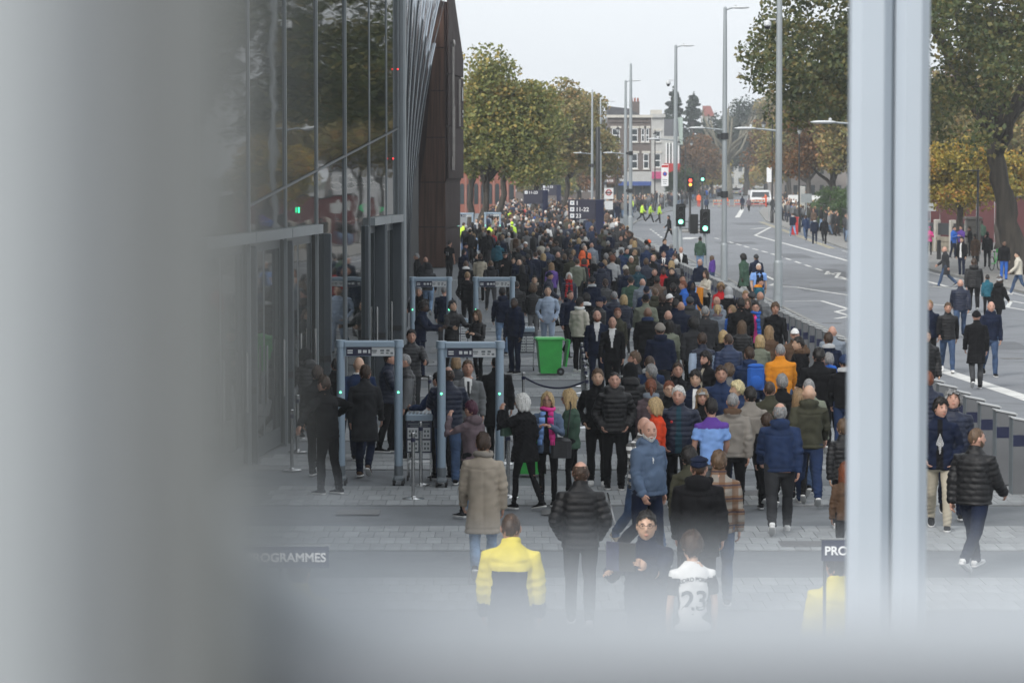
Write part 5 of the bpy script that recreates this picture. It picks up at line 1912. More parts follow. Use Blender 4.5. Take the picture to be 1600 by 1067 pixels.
used = {S['label'] for S in specs if S['label']}
for S in specs:
    if S['label']: continue
    px, py = to_px(S['x'], S['y'], S['H'])
    hp = HPHR[S['hair']].format(c=(CN if S['hair'] in HATS else HN).get(S['haircol'], ''))
    noun = dict(m='man', s='stout man', f='woman', c='child')[S['build']]
    base = '%s %s in %s %s, %s' % (hp, noun, CN[S['topcol']], TOPN[S['top']], FACE[S['dir']])
    near = sorted(LAND, key=lambda q: (q[0] - px) ** 2 + (q[1] - py) ** 2)
    lab = None
    for q in near[:3]:
        c = base + ' ' + q[2]
        if c not in used: lab = c; break
    if lab is None:
        lab = base + ' and ' + CN[S['bot']] + ' trousers ' + near[0][2]
    lab = ' '.join(lab.split()[:16])
    used.add(lab)
    S['label'] = lab

keys = set()
for S in specs:
    keys.add(('top', S['build'], S['pose'], S['top']))
    if S['vis'] > 1: keys.add(('bot', S['build'], S['pose'], S.get('tk', 't')))
build_cloth(sorted(keys))
ROOTS = {}
for S in specs:
    r_ = make_person(S, (S['x'], S['y'], S['zg']), S['rz'])
    ROOTS[S['label']] = (r_, S)


def who(frag):
    for k, v in ROOTS.items():
        if frag in k: return v
    raise KeyError(frag)
# ------------------------------------------------------------------ the far crowd, past the three hundred that show largest
def lod_person(mb, cols, x, y, z, H, rz, ctop, cleg, chair_, cskin, phase):
    sc = H / 1.75
    M = Matrix.Translation((x, y, z)) @ Matrix.Rotation(rz, 4, 'Z') @ Matrix.Diagonal((sc, sc, sc, 1))
    def put(vs, fs, col):
        b = len(mb.v)
        mb.v.extend([tuple(M @ Vector(p)) for p in vs]); mb.f.extend([tuple(i + b for i in q) for q in fs])
        mb.m.extend([0] * len(fs)); cols.extend([col] * len(vs))
    put(*super_loft([(0, 0, .80), (0, 0, 1.0), (0, .01, 1.28), (0, .01, 1.42), (0, .01, 1.5)], [(.19, .14), (.19, .14), (.215, .15), (.18, .12), (.08, .08)], 8, 2.4), ctop)
    s_ = .22 * phase
    for s in (-1, 1):
        put(*loft([(s * .17, 0, 1.43), (s * .235, -s * s_ * .5, 1.15), (s * .23, .08 - s * s_ * .8, .88)], [.075, .062, .045], 6), ctop)
        put(*loft([(s * .09, 0, .85), (s * .095, s * s_ * .5 + .03, .48), (s * .1, s * s_ * 1.1, .08)], [.092, .068, .055], 6), cleg)
        put(*loft([(s * .1, s * s_ * 1.1 - .06, .05), (s * .1, s * s_ * 1.1 + .16, .04)], [.05, .04], 5), (.03, .03, .03, 1))
        put(*loft([(s * .23, .08 - s * s_ * .8, .88), (s * .225, .10 - s * s_ * .85, .80)], [.035, .03], 5), cskin)
    put(*loft([(0, .01, 1.46), (0, .02, 1.56)], [.055, .055], 6), cskin)
    q = MB(); q.ell((0, .025, 1.635), (.076, .096, .118), 9, 7)
    put(q.v, q.f, cskin)
    if chair_ is not None:
        q = MB(); q.ell((0, .004, 1.662), (.086, .100, .108), 9, 6)
        put(q.v, q.f, chair_)


m, n, l, b = _new('far_crowd')
at = n.new('ShaderNodeAttribute'); at.attribute_name = 'col'
l.new(at.outputs['Color'], b.inputs['Base Color'])
b.inputs['Roughness'].default_value = .8
M_CROWD = m
crs = random.Random(17)
def crowd_obj(name, pts, hv=.03, skipface=None):
    mb, cols = MB(), []
    for (x, y, z, rz) in pts:
        c = (*C[crs.choice(AUTOC if crs.random() > .09 else ['wt', 'gr', 'gr', 'tn', 'bl', 'kh', 'br', 'lg', 'rd'])], 1)
        lg = (*C[crs.choice(['bk', 'nv', 'dn', 'ch', 'ld', 'dg'])], 1)
        hc = None if crs.random() < .1 else (*HAIR[crs.choice('kkbbblgwyn')], 1)
        sk_ = (*SKIN[crs.choice('aaabbcde')], 1)
        lod_person(mb, cols, x, y, z, crs.uniform(1.6, 1.85), rz, c, lg, hc, sk_, crs.uniform(-1, 1))
    me = mb.mesh(name, True)
    ca = me.color_attributes.new('col', 'FLOAT_COLOR', 'POINT')
    ca.data.foreach_set('color', np.array(cols, 'f').ravel())
    me.materials.append(M_CROWD)
    o = bpy.data.objects.new(name, me)
    COL.objects.link(o)
    return tag(o, kind='stuff')
pts = []
occ = [(a, b_) for a, b_ in have]
t_ = 0
while len(pts) < 430 and t_ < 40000:
    t_ += 1
    y = 150 + 185 * crs.random() ** 1.15
    x = crs.uniform(crowd_left(y), crowd_right(y))
    if any((x - a) ** 2 + ((y - b_) * .7) ** 2 < .8 ** 2 for a, b_ in occ): continue
    if 181 < y < 190 and x < -.5: continue
    if abs(x - 4.7) < .6 and abs(y - 168) < 1.5: continue
    occ.append((x, y))
    pts.append((x, y, 0, R(crs.choice([0, 0, 0, 0, 180, 30, -40, 90]) + crs.uniform(-20, 20))))
# beyond the side street, on both far pavements and round the shops
for k in range(150):
    y = crs.uniform(300, 430)
    x = np.interp(y, [290, 340, 414, 430], [12.2, 17, 25, 27]) - crs.uniform(1.0, 9.0)
    pts.append((x, y, 0, crs.uniform(0, 6.3)))
for k in range(46):
    y = crs.uniform(430, 560); x = np.interp(y, [414, 560, 700], [25, 43, 60]) - crs.uniform(.5, 5)
    pts.append((x, y, 0, crs.uniform(0, 6.3)))
for k in range(170):
    y = crs.uniform(190, 340); x = np.interp(y, [186, 288, 351], [21.3, 24.9, 29.4]) + crs.uniform(.5, 5.5)
    pts.append((x, y, 0, crs.uniform(0, 6.3)))
for k in range(40):
    y = crs.uniform(330, 480); x = np.interp(y, [288, 351, 414, 480], [24.9, 29.4, 35.6, 43]) + crs.uniform(.5, 5.5)
    pts.append((x, y, 0, crs.uniform(0, 6.3)))
crowd_obj('crowd', pts)
# ------------------------------------------------------------------ trees and planting
def leaf_mat(name, cols, trans=.25):
    m, n, l, b = _new(name)
    ge = n.new('ShaderNodeNewGeometry')
    tc = n.new('ShaderNodeTexCoord')
    nz = n.new('ShaderNodeTexNoise'); nz.inputs['Scale'].default_value = .55; nz.inputs['Detail'].default_value = 3
    l.new(tc.outputs['Object'], nz.inputs['Vector'])
    ad = n.new('ShaderNodeMath'); ad.operation = 'MULTIPLY_ADD'; ad.inputs[1].default_value = .55
    l.new(ge.outputs['Random Per Island'], ad.inputs[0])
    mu = n.new('ShaderNodeMapRange'); mu.inputs['From Min'].default_value = .3; mu.inputs['From Max'].default_value = .7; mu.inputs['To Min'].default_value = 0; mu.inputs['To Max'].default_value = .45
    l.new(nz.outputs['Fac'], mu.inputs['Value']); l.new(mu.outputs[0], ad.inputs[2])
    cr = n.new('ShaderNodeValToRGB')
    while len(cr.color_ramp.elements) < len(cols): cr.color_ramp.elements.new(.5)
    for i, (p, c) in enumerate(cols):
        cr.color_ramp.elements[i].position = p; cr.color_ramp.elements[i].color = (*c, 1)
    l.new(ad.outputs[0], cr.inputs['Fac'])
    l.new(cr.outputs['Color'], b.inputs['Base Color'])
    b.inputs['Roughness'].default_value = .6
    b.inputs['Specular IOR Level'].default_value = .35
    tr = n.new('ShaderNodeBsdfTranslucent')
    l.new(cr.outputs['Color'], tr.inputs['Color'])
    mx = n.new('ShaderNodeMixShader'); mx.inputs[0].default_value = trans
    l.new(b.outputs[0], mx.inputs[1]); l.new(tr.outputs[0], mx.inputs[2])
    l.new(mx.outputs[0], n['Material Output'].inputs['Surface'])
    return m
LEAF_BIG = leaf_mat('plane_leaf_dark', [(0, (0.034, 0.052, 0.023)), (.35, (0.070, 0.094, 0.034)), (.6, (0.114, 0.120, 0.039)), (.82, (0.186, 0.156, 0.052)), (1, (0.255, 0.147, 0.057))])
LEAF_MIX = leaf_mat('plane_leaf_autumn', [(0, (0.090, 0.120, 0.036)), (.35, (0.162, 0.186, 0.054)), (.6, (0.240, 0.240, 0.072)), (.82, (0.360, 0.264, 0.072)), (1, (0.396, 0.204, 0.060))])
LEAF_OLIVE = leaf_mat('plane_leaf_olive', [(0, (0.098, 0.119, 0.039)), (.4, (0.194, 0.184, 0.065)), (.7, (0.301, 0.227, 0.086)), (1, (0.431, 0.205, 0.086))])
LEAF_YEL = leaf_mat('yellow_leaf', [(0, (0.103, 0.115, 0.029)), (.35, (0.230, 0.207, 0.040)), (.65, (0.391, 0.287, 0.046)), (.85, (0.460, 0.230, 0.046)), (1, (0.345, 0.127, 0.034))])
LEAF_RUST = leaf_mat('rust_leaf', [(0, (0.062, 0.044, 0.022)), (.4, (0.125, 0.075, 0.031)), (.7, (0.213, 0.106, 0.037)), (1, (0.300, 0.100, 0.037))])
LEAF_CON = leaf_mat('conifer_leaf', [(0, (.014, .026, .020)), (.5, (.028, .045, .032)), (1, (.05, .07, .04))], .1)
LEAF_HEDGE = leaf_mat('hedge_leaf', [(0, (.02, .045, .014)), (.5, (.05, .10, .025)), (1, (.10, .15, .04))])
M_BARK = mat('bark', (.05, .042, .034), .9, var=.55, scale=5, bump=1.0, bscale=9, streak=True)
M_BARK2 = mat('plane_bark', (.16, .15, .115), .9, var=.35, scale=4, bump=.5, bscale=14)


def leaf_cloud(centres, radii, counts, size, seed, flat=.35, droop=0.0):
    g = np.random.default_rng(seed)
    P_ = []
    for c, r, k in zip(centres, radii, counts):
        d = g.normal(size=(k, 3)); d /= np.linalg.norm(d, axis=1)[:, None]
        rr = g.random(k) ** .45
        P_.append(np.array(c) + d * rr[:, None] * np.array(r))
    p = np.concatenate(P_)
    n_ = len(p)
    a = g.normal(size=(n_, 3)); a[:, 2] *= flat + .4
    a /= np.linalg.norm(a, axis=1)[:, None]
    t = g.normal(size=(n_, 3))
    b_ = np.cross(a, t); b_ /= np.linalg.norm(b_, axis=1)[:, None]
    s = size * g.uniform(.6, 1.35, n_)[:, None]
    a, b_ = a * s, b_ * s * .72
    v = np.stack([p - a * .5, p + b_ * .5 + a * .05, p + a * .5, p - b_ * .5 + a * .05], 1).reshape(-1, 3)
    f = np.arange(n_ * 4).reshape(-1, 4)
    return v, f


def np_mesh(name, v, f, m):
    me = bpy.data.meshes.new(name)
    nf = len(f)
    me.vertices.add(len(v)); me.vertices.foreach_set('co', np.asarray(v, 'f').ravel())
    me.loops.add(nf * 4); me.loops.foreach_set('vertex_index', f.ravel().astype(np.int32))
    me.polygons.add(nf); me.polygons.foreach_set('loop_start', np.arange(0, nf * 4, 4, dtype=np.int32))
    try: me.polygons.foreach_set('loop_total', np.full(nf, 4, np.int32))
    except Exception: pass
    me.update(calc_edges=True)
    me.validate()
    me.materials.append(m)
    return me


def limb_path(a, b, g, wob, n_=6):
    a, b = np.array(a, float), np.array(b, float)
    L = np.linalg.norm(b - a)
    pts = [a + (b - a) * t + (g.normal(size=3) * wob * L * math.sin(math.pi * t) if 0 < t < 1 else 0) for t in np.linspace(0, 1, n_)]
    return pts


def tree(name, label, base, fork_z, centres, radii, counts, size, leafm, r0, seed, bark=None, group='street trees', lean=(0, 0), cat='tree', limbs=12, visible_limb=1.0):
    g = np.random.default_rng(seed)
    root = empty(name, base, 0, label, cat, group)
    bx_, by_ = base[0], base[1]
    loc = [np.array(c) - np.array([bx_, by_, base[2]]) for c in centres]
    mb = MB()
    fork = np.array([lean[0], lean[1], fork_z])
    tp = limb_path((0, 0, -.05), fork, g, .008 if r0 > .4 else .02, 16 if r0 > .4 else 7)
    rr0 = np.linspace(r0 * 1.2, r0 * .75, len(tp)) * (1 + .06 * g.normal(size=len(tp)))
    rr0[0] *= 1.25
    mb.tube(tp, list(rr0), 18 if r0 > .4 else 10)
    if r0 > .4:
        k0 = len(tp) * 18
        mb.v[:k0] = [(p[0] + g.normal() * .028, p[1] + g.normal() * .028, p[2]) for p in mb.v[:k0]]
    top = max(c[2] for c in loc)
    order = sorted(range(len(loc)), key=lambda i: -counts[i])[:limbs]
    for i in order:
        c = loc[i]
        h = g.uniform(.72, 1.0)
        s = tp[0] + (fork - tp[0]) * h
        mid = s + (c - s) * .5 + np.array([0, 0, .12 * np.linalg.norm(c - s)])
        pts = list(limb_path(s, mid, g, .05, 4)) + list(limb_path(mid, c, g, .06, 4))[1:]
        rr = r0 * .55 * visible_limb
        mb.tube(pts, list(np.linspace(rr, .025, len(pts))), 7)
        for q in range(3):
            e = c + g.normal(size=3) * np.array(radii[i]) * .6
            s2 = np.array(pts[-3]) * .5 + c * .5
            mb.tube(limb_path(s2, e, g, .08, 4), [.04, .03, .022, .012], 5)
    mb.build('trunk', bark or M_BARK, root, smooth=True)
    v, f = leaf_cloud(loc, radii, counts, size, seed)
    o = bpy.data.objects.new('crown', np_mesh('crown', v, f, leafm))
    COL.objects.link(o)
    o.parent = root
    return root


def crown_blobs(c, R3, n_, seed, rmin=.25, rmax=.42, dens=90, hollow=.55):
    """clump centres spread through an uneven ellipsoid"""
    g = np.random.default_rng(seed)
    cs, rs, ks = [], [], []
    for i in range(n_):
        d = g.normal(size=3); d /= np.linalg.norm(d)
        if d[2] < -.55: d[2] *= -.6
        q = g.uniform(hollow, 1.0) * g.uniform(.82, 1.08)
        p = np.array(c) + d * q * np.array(R3) * .8
        r = g.uniform(rmin, rmax) * np.mean(R3)
        cs.append(p); rs.append((r * 1.1, r * 1.1, r * .8)); ks.append(int(dens * r * r * g.uniform(.7, 1.3)) + 30)
    return cs, rs, ks


# row of planes beyond the bronze tower
def at_px(px, Y, z=0): return ((px - 800) / F_PX * Y, Y, z)
row = [(752, 205, 782, 168, 4.2, 4.6, LEAF_MIX, 'big olive and gold plane tree, first beyond the bronze tower', 8.6),
       (777, 228, 808, 190, 3.9, 4.0, LEAF_MIX, 'second plane tree from the bronze tower, half behind the first', 8.4),
       (830, 262, 868, 190, 4.6, 4.6, LEAF_OLIVE, 'brownish plane tree behind the middle totem sign', 8.6),
       (880, 300, 905, 195, 4.2, 4.2, LEAF_OLIVE, 'farthest plane tree of the row, beside the tall lamp columns', 8.2),
       (735, 232, 742, 175, 3.6, 4.2, LEAF_OLIVE, 'plane tree half hidden behind the bronze tower', 8.2)]
for i, (px, Y, cpx, cpy, rx, rz_, lm, lab, hz) in enumerate(row):
    c = P(cpx, cpy + 12, Y)
    cs, rs, ks = crown_blobs((c.x, c.y, c.z - 1.25), (rx * 1.1, rx * 1.1, rz_ * 1.5), 74, 40 + i, .20, .36, 190, .3)
    # hanging skirts
    tree('plane_tree', lab, at_px(px, Y), 4.6, cs, rs, ks, .27 if Y < 240 else .32, lm, .24, 60 + i, group='plane trees beyond the bronze tower', lean=((c.x - at_px(px, Y)[0]) * .3, 0))

# great plane tree on the right pavement
base = at_px(1592, 141)
gr_ = np.random.default_rng(9)
cs, rs, ks = [], [], []
def zlow(x):
    return float(np.interp(x, [10.2, 11.2, 12.3, 13.4, 15.5, 18.5, 20, 21.5, 23.2, 25, 30], [10.4, 8.9, 7.6, 6.3, 6.5, 5.8, 5.0, 5.6, 7.0, 6.8, 6.4]))
while len(cs) < 210:
    x = gr_.uniform(10.8, 31); y = gr_.uniform(131, 152)
    if ((x - 21.5) / 11.2) ** 2 + ((y - 141.5) / 11) ** 2 > 1: continue
    z = zlow(x) + 1.0 + gr_.random() * 13.0
    if ((x - 21.5) / 12.0) ** 2 + ((z - 11) / 12.0) ** 2 > 1.0: continue
    r = gr_.uniform(.9, 1.75)
    if z - r * .8 < zlow(x): r = max(.7, (z - zlow(x)) / .85)
    if x - r < 10.2 + max(0, (9 - z)) * .3: continue
    cs.append(np.array([x, y, z])); rs.append((r, r, r * .78)); ks.append(int(150 * r * r * gr_.uniform(.6, 1.2)) + 30)
while len(cs) < 262:
    x = gr_.uniform(11.6, 17.5); y = gr_.uniform(133, 148); z = gr_.uniform(5.6, 11.5)
    r = gr_.uniform(.8, 1.3)
    if z - r * .8 < zlow(x) - .2: continue
    cs.append(np.array([x, y, z])); rs.append((r, r, r * .78)); ks.append(int(150 * r * r) + 30)
bt_ = tree('plane_tree', 'huge dark plane tree with leaning trunk on the right pavement', base, 6.2, cs, rs, ks, .235, LEAF_BIG, .50, 71, group='trees on the right pavement', lean=(-1.3, 0), limbs=13, visible_limb=.62)

others = [
    (800, 400, 800, 262, 5, 4.2, LEAF_OLIVE, 'low brown green tree behind the brick hall', .36, .3, 3, 'autumn_tree'),
    (850, 390, 848, 262, 5, 4.2, LEAF_MIX, 'low golden tree beyond the plane row, left of the totem signs', .36, .3, 3, 'autumn_tree'),
    (905, 400, 908, 258, 5, 4.6, LEAF_OLIVE, 'low brown green tree beyond the plane row, above nearest totem', .36, .3, 3, 'autumn_tree'),
    (938, 380, 938, 268, 3.4, 3.6, LEAF_RUST, 'low rust tree just left of the brick corner building', .36, .3, 3, 'autumn_tree'),
    (1500, 168, 1498, 258, 3.4, 3.0, LEAF_YEL, 'yellow leaved tree below the huge plane tree', .2, .2, 3.0, 'bushy_tree'),
    (1560, 185, 1562, 262, 2.6, 2.4, LEAF_YEL, 'orange and yellow tree beside the leaning trunk', .22, .2, 3.0, 'bushy_tree'),
    (1302, 250, 1290, 205, 4.6, 6.2, LEAF_RUST, 'rust coloured tree above the hedge on the right', .3, .3, 4.5, 'autumn_tree'),
    (1330, 225, 1345, 190, 3.6, 5.6, LEAF_OLIVE, 'olive tree behind the pale post beside the rust coloured tree', .3, .3, 4.5, 'autumn_tree'),
    (1262, 330, 1255, 215, 5.6, 6.6, LEAF_OLIVE, 'brown green tree behind the red post box', .34, .32, 4.5, 'autumn_tree'),
    (1232, 420, 1225, 222, 6.0, 7.0, LEAF_RUST, 'distant brown tree right of the white van', .42, .34, 4.5, 'autumn_tree'),
    (1090, 470, 1088, 250, 5.2, 5.4, LEAF_RUST, 'reddish brown tree left of the tall lamp column in the distance', .42, .3, 3.5, 'autumn_tree'),
    (1112, 500, 1110, 262, 4.0, 4.4, LEAF_YEL, 'pale gold tree beside the reddish brown tree in the distance', .42, .26, 3.2, 'autumn_tree'),
    (1060, 440, 1062, 278, 3.4, 2.2, LEAF_HEDGE, 'low green bushy tree beside the parking sign', .36, .2, 2, 'bushy_tree'),
    (1166, 560, 1166, 222, 9.0, 9.5, LEAF_CON, 'large blue green tree over the end of the road', .55, .5, 6, 'broad_tree'),
    (1196, 600, 1198, 262, 6.0, 5.5, LEAF_YEL, 'yellowish tree at the far end of the road', .55, .4, 4, 'broad_tree'),
    (1215, 520, 1216, 178, 4.5, 6.5, LEAF_OLIVE, 'thin pale tree above the double lanterns', .45, .3, 6, 'broad_tree'),
    (1420, 230, 1420, 190, 6.0, 6.5, LEAF_OLIVE, 'olive tree hidden mostly behind the pale post', .3, .3, 5, 'autumn_tree'),
    (1500, 240, 1505, 180, 6.0, 6.5, LEAF_RUST, 'rust brown tree behind the yellow leaved tree', .32, .3, 5, 'autumn_tree'),
    (1580, 235, 1585, 190, 6.0, 6.5, LEAF_OLIVE, 'olive tree behind the leaning trunk', .32, .3, 5, 'autumn_tree'),
]
for i, (px, Y, cpx, cpy, rx, rz_, lm, lab, ls, r0, fz, nm) in enumerate(others):
    c = P(cpx, cpy, Y); c.z -= .8
    d = 60 if rx > 5 else 90
    cs, rs, ks = crown_blobs(c, (rx, rx * .8, rz_ * 1.08), 52, 140 + i, .22, .40, d * (.27 / ls) ** 1.4 * 2.2, .3)
    tree(nm, lab, at_px(px, Y), fz, cs, rs, ks, ls, lm, r0, 160 + i, group='trees along the far street')

# conifers on the skyline
for i, (px, Y, topy, w) in enumerate(((1052, 540, 140, 4.2), (1082, 555, 146, 4.0), (1040, 575, 176, 5.5), (1100, 585, 188, 5.5))):
    h = P(px, topy, Y).z
    cs, rs, ks = [], [], []
    g = np.random.default_rng(200 + i)
    b0 = at_px(px, Y)
    for k in range(58):
        t = g.random() ** .8
        z = 2.0 + (h - 2.6) * t
        rr = w * (1 - t) ** .75 * (1 - .25 * (math.sin(t * 40) > 0))
        a = g.uniform(0, 6.3)
        cs.append(np.array([b0[0] + math.cos(a) * rr * .75, Y + math.sin(a) * rr * .75, z])); q = .55 + .9 * (1 - t)
        rs.append((q * 1.5, q * 1.5, q * .5)); ks.append(int(120 * q) + 40)
    cs.append(np.array([b0[0], Y, h - .6])); rs.append((.4, .4, 1.2)); ks.append(25)
    tree('conifer', ['tall pointed conifer left of the second lamp column', 'pointed conifer right of the second lamp column', 'broad dark conifer behind the pale shop buildings', 'broad dark conifer left of the distant red roof'][i], b0, h * .8, cs, rs, ks, .55, LEAF_CON, .3, 210 + i, group='conifers on the skyline', limbs=4)

# lopped bare tree
g = np.random.default_rng(33)
b0 = at_px(1140, 490)
root = empty('bare_tree', b0, 0, 'pale lopped bare tree behind the tall lamp column', 'tree', 'trees along the far street')
mb = MB()
H_ = P(1140, 150, 490).z
mb.tube(limb_path((0, 0, 0), (-.6, 0, H_ * .5), g, .03), [.6, .55, .5, .45, .42, .4], 9)
for k in range(15):
    a = g.uniform(-1.15, 1.15); z0 = H_ * g.uniform(.3, .52)
    L = H_ * g.uniform(.3, .55)
    e = np.array([-.6 * z0 / H_ * 2 + math.sin(a) * L * .8, g.normal() * 1.5, min(H_, z0 + math.cos(a) * L)])
    s = np.array([-.6 * min(1, z0 / H_ * 2), 0, z0])
    m_ = s + (e - s) * .5 + np.array([math.sin(a) * .9, 0, -.3])
    mb.tube([s, m_, e], [.3, .22, .15], 7)
    for q in range(5):
        e2 = e + np.array([g.normal() * .7, g.normal() * .5, abs(g.normal()) * .9])
        mb.tube([e, e2], [.07, .02], 5)
mb.build('trunk', M_BARK2, root, smooth=True)

# hedges
def hedge(label, x0, x1, y0, y1, h, n_, name='hedge'):
    g = np.random.default_rng(int(y0 * 7))
    cs, rs, ks = [], [], []
    for k in range(n_):
        t = g.random()
        cs.append((x0 + (x1 - x0) * t + g.normal() * .2, y0 + (y1 - y0) * t, g.uniform(.3, h - .35))); rs.append((.6, .6, .42)); ks.append(70)
    root = empty(name, ((x0 + x1) / 2, (y0 + y1) / 2, 0), 0, label, 'hedge')
    off = np.array(root.location)
    v, f = leaf_cloud([np.array(c) - off for c in cs], rs, ks, .2, int(y0))
    o = bpy.data.objects.new('foliage', np_mesh('foliage', v, f, LEAF_HEDGE)); COL.objects.link(o); o.parent = root
    st = MB()
    for k in range(7):
        t = (k + .5) / 7
        st.bar((x0 + (x1 - x0) * t - off[0], y0 + (y1 - y0) * t - off[1], 0), (x0 + (x1 - x0) * t - off[0], y0 + (y1 - y0) * t - off[1], h * .7), .05)
    st.build('stems', M_BARK, root)
hedge('clipped green hedge behind the black railings on the right', 24.7, 27.2, 208, 262, 3.5, 150)
hedge('rounded light green hedge beside the grey sign board', 27.2, 28.6, 262, 282, 2.6, 40)
# ------------------------------------------------------------------ street furniture
M_SLAB = mat('bollard_granite', (.125, .13, .137), .55, .1, .1, 3)
M_CAP = mat('bollard_cap', (.40, .41, .41), .5, .2, .1, 3)
BX = lambda y: float(np.interp(y, [40, 45.6, 80, 95, 119, 150, 168], [7.78, 7.73, 7.23, 7.15, 6.85, 6.85, 7.0]))
proto = empty('bollard', (0, 0, 0), 0, 'grey slab bollard with navy band, one of the long barrier row along the kerb', 'bollard', 'slab bollards along the kerb')
pm = MB(); pm.extrude([(-.15, -.16, 0), (.15, -.16, 0), (.15, -.16, 1.09), (-.15, -.16, 1.15)], (0, .32, 0)); pm.build('post', M_SLAB, proto)
pm = MB(); pm.box((0, 0, .82), (.308, .328, .17)); pm.build('band', M_NAVY, proto)
pm = MB(); pm.box((-.156, 0, .57), (.008, .33, 1.14)); pm.build('edge_strip', M_GATEDARK, proto)
pm = MB(); pm.extrude([(-.175, -.18, 1.156), (.175, -.18, 1.088), (.175, -.18, 1.106), (-.175, -.18, 1.174)], (0, .36, 0)); pm.build('cap', M_CAP, proto)
BOLL = 'grey slab bollard with navy band, one of the long barrier row along the kerb'
y = 41.2
k = 0
while y < 167:
    o = proto if k == 0 else copy_tree(proto)
    o.location = (BX(y), y, 0)
    if k == 0: o['label'] = 'grey slab bollard with navy band, nearest the camera of the long row'
    elif k == 1: proto2 = True; o['label'] = BOLL
    else: o['label'] = BOLL
    k += 1
    y += 1.43

# walk-through metal detectors
M_LED = mat('green_led', (.1, .9, .35), emit=3.0, var=0)
M_PANELW = mat('panel_white', (.6, .62, .63), .5, var=.04)
def detector(label):
    d = empty('metal_detector', (0, 0, 0), 0, label, 'metal detector', 'walk through metal detectors')
    for s in (-1, 1):
        m_ = MB()
        m_.tube([(s * .45, 0, .16), (s * .45, 0, 2.16)], [(.065, .10), (.065, .10)], 18)
        p = m_.build('post', M_GATE, d, autos=True)
        q = MB(); q.tube([(s * .45, 0, .15), (s * .45, 0, .30)], [(.07, .106), (.069, .105)], 18); q.build('sleeve', M_GATEDARK, p)
        q = MB(); q.ell((s * .45, -.098, 1.45), (.016, .012, .016)); q.build('indicator_light', M_LED, p)
        q = MB(); q.bevbox((s * .45, 0, .115), (.16, .42, .07), .03); f_ = q.build('foot', M_GATEDARK, d)
        for t in (-1, 1):
            for uu in (-1, 1):
                q = MB(); q.tube([(s * .45 + uu * .07 - .02, t * .17, .045), (s * .45 + uu * .07 + .02, t * .17, .045)], [.045, .045], 10, ref=(0, 0, 1)); q.build('wheel', M_RUBBER, f_)
        q = MB(); q.tube([(s * .45, 0, 2.15), (s * .45, 0, 2.26)], [(.085, .12), (.08, .115)], 18); q.build('end_cap', M_GATE, d, autos=True)
    q = MB(); q.bevbox((0, 0, 2.205), (.80, .2, .09), .02); q.build('header', M_GATE, d)
    q = MB(); q.box((0, 0, 2.085), (.78, .12, .15)); h = q.build('crossbar', M_GATE, d)
    q = MB(); q.box((-.16, -.064, 2.085), (.40, .012, .135)); n_ = q.build('panel', M_NAVY, h)
    q = MB(); q.box((.21, -.064, 2.085), (.36, .012, .135)); w_ = q.build('panel', M_PANELW, h)
    q = MB()
    for x, wd, z, hh in ((-.30, .08, 2.10, .022), (-.30, .08, 2.065, .022), (-.15, .05, 2.085, .05), (-.07, .06, 2.085, .045), (0, .03, 2.085, .055)):
        q.box((x, -.074, z), (wd, .006, hh))
    tag(q.build('icons', M_PANELW, d), kind='stuff')
    q = MB()
    for x, wd, z, hh in ((.08, .08, 2.10, .018), (.08, .06, 2.07, .014), (.20, .06, 2.10, .03), (.20, .05, 2.06, .02), (.29, .05, 2.1, .03), (.35, .04, 2.06, .03), (.28, .04, 2.06, .02)):
        q.box((x, -.074, z), (wd, .006, hh))
    tag(q.build('icons', M_GATEDARK, d), kind='stuff')
    return d
dets = [(577, 46.8, 'left one of the two front metal detectors, by the glass doors'), (735, 46.5, 'right one of the two front metal detectors'), (673, 74.3, 'left one of the two middle metal detectors'), (772, 74.3, 'right one of the two middle metal detectors'),
        (727, 183, 'left one of the two far metal detectors, beyond the bronze tower'), (770, 185, 'right one of the two far metal detectors')]
d0 = None
for i, (px, Y, lab) in enumerate(dets):
    o = detector(lab) if i == 0 else copy_tree(d0)
    d0 = d0 or o
    o.location = at_px(px, Y)
    o['label'] = lab

# tray tables
def tray_table(label, loc, rz=0):
    t = empty('tray_table', loc, rz, label, 'tray table', 'tray tables at the detectors')
    m_ = MB(); m_.bevbox((0, 0, 1.01), (.42, .62, .10), .02)
    tr = m_.build('tray', M_GATE, t)
    for k in range(6):
        q = MB(); q.box((-.15 + k * .06, 0, 1.064), (.03, .5, .012)); q.build('slot', M_GATEDARK, tr)
    for sx_ in (-1, 1):
        for sy in (-1, 1):
            q = MB(); q.bar((sx_ * .18, sy * .26, .09), (sx_ * .18, sy * .26, .97), .013)
            lg = q.build('leg', M_STEEL, t)
            q = MB(); q.tube([(sx_ * .18 - .015, sy * .26, .045), (sx_ * .18 + .015, sy * .26, .045)], [.045, .045], 10, ref=(0, 0, 1)); q.build('wheel', M_RUBBER, lg)
        q = MB(); q.bar((sx_ * .18, -.26, .25), (sx_ * .18, .26, .25), .010); q.build('rail', M_STEEL, t)
    for sy in (-1, 1):
        q = MB(); q.bar((-.18, sy * .26, .30), (.18, sy * .26, .30), .010); q.build('rail', M_STEEL, t)
    q = MB(); q.box((0, -.285, .70), (.40, .012, .50)); pn_ = q.build('info_panel', M_NAVY, t)
    for k in range(2):
        for r_ in range(2):
            q = MB(); q.box((-.095 + k * .19, -.294, .76 - r_ * .20), (.17, .006, .175)); q.build('notice', M_PANELW, pn_)
    q = MB()
    for k in range(2):
        for r_ in range(2):
            for a_ in range(3):
                for b_ in range(2):
                    q.box((-.095 + k * .19 - .05 + a_ * .05, -.299, .79 - r_ * .20 - b_ * .07), (.03, .004, .035))
    q.box((0, -.294, .905), (.34, .006, .018)); q.box((0, -.294, .875), (.28, .006, .014))
    tag(q.build('icons', M_GATEDARK, t), kind='stuff')
    return t
tray_table('grey tray table with white notices between the front metal detectors', at_px(655, 47.6))
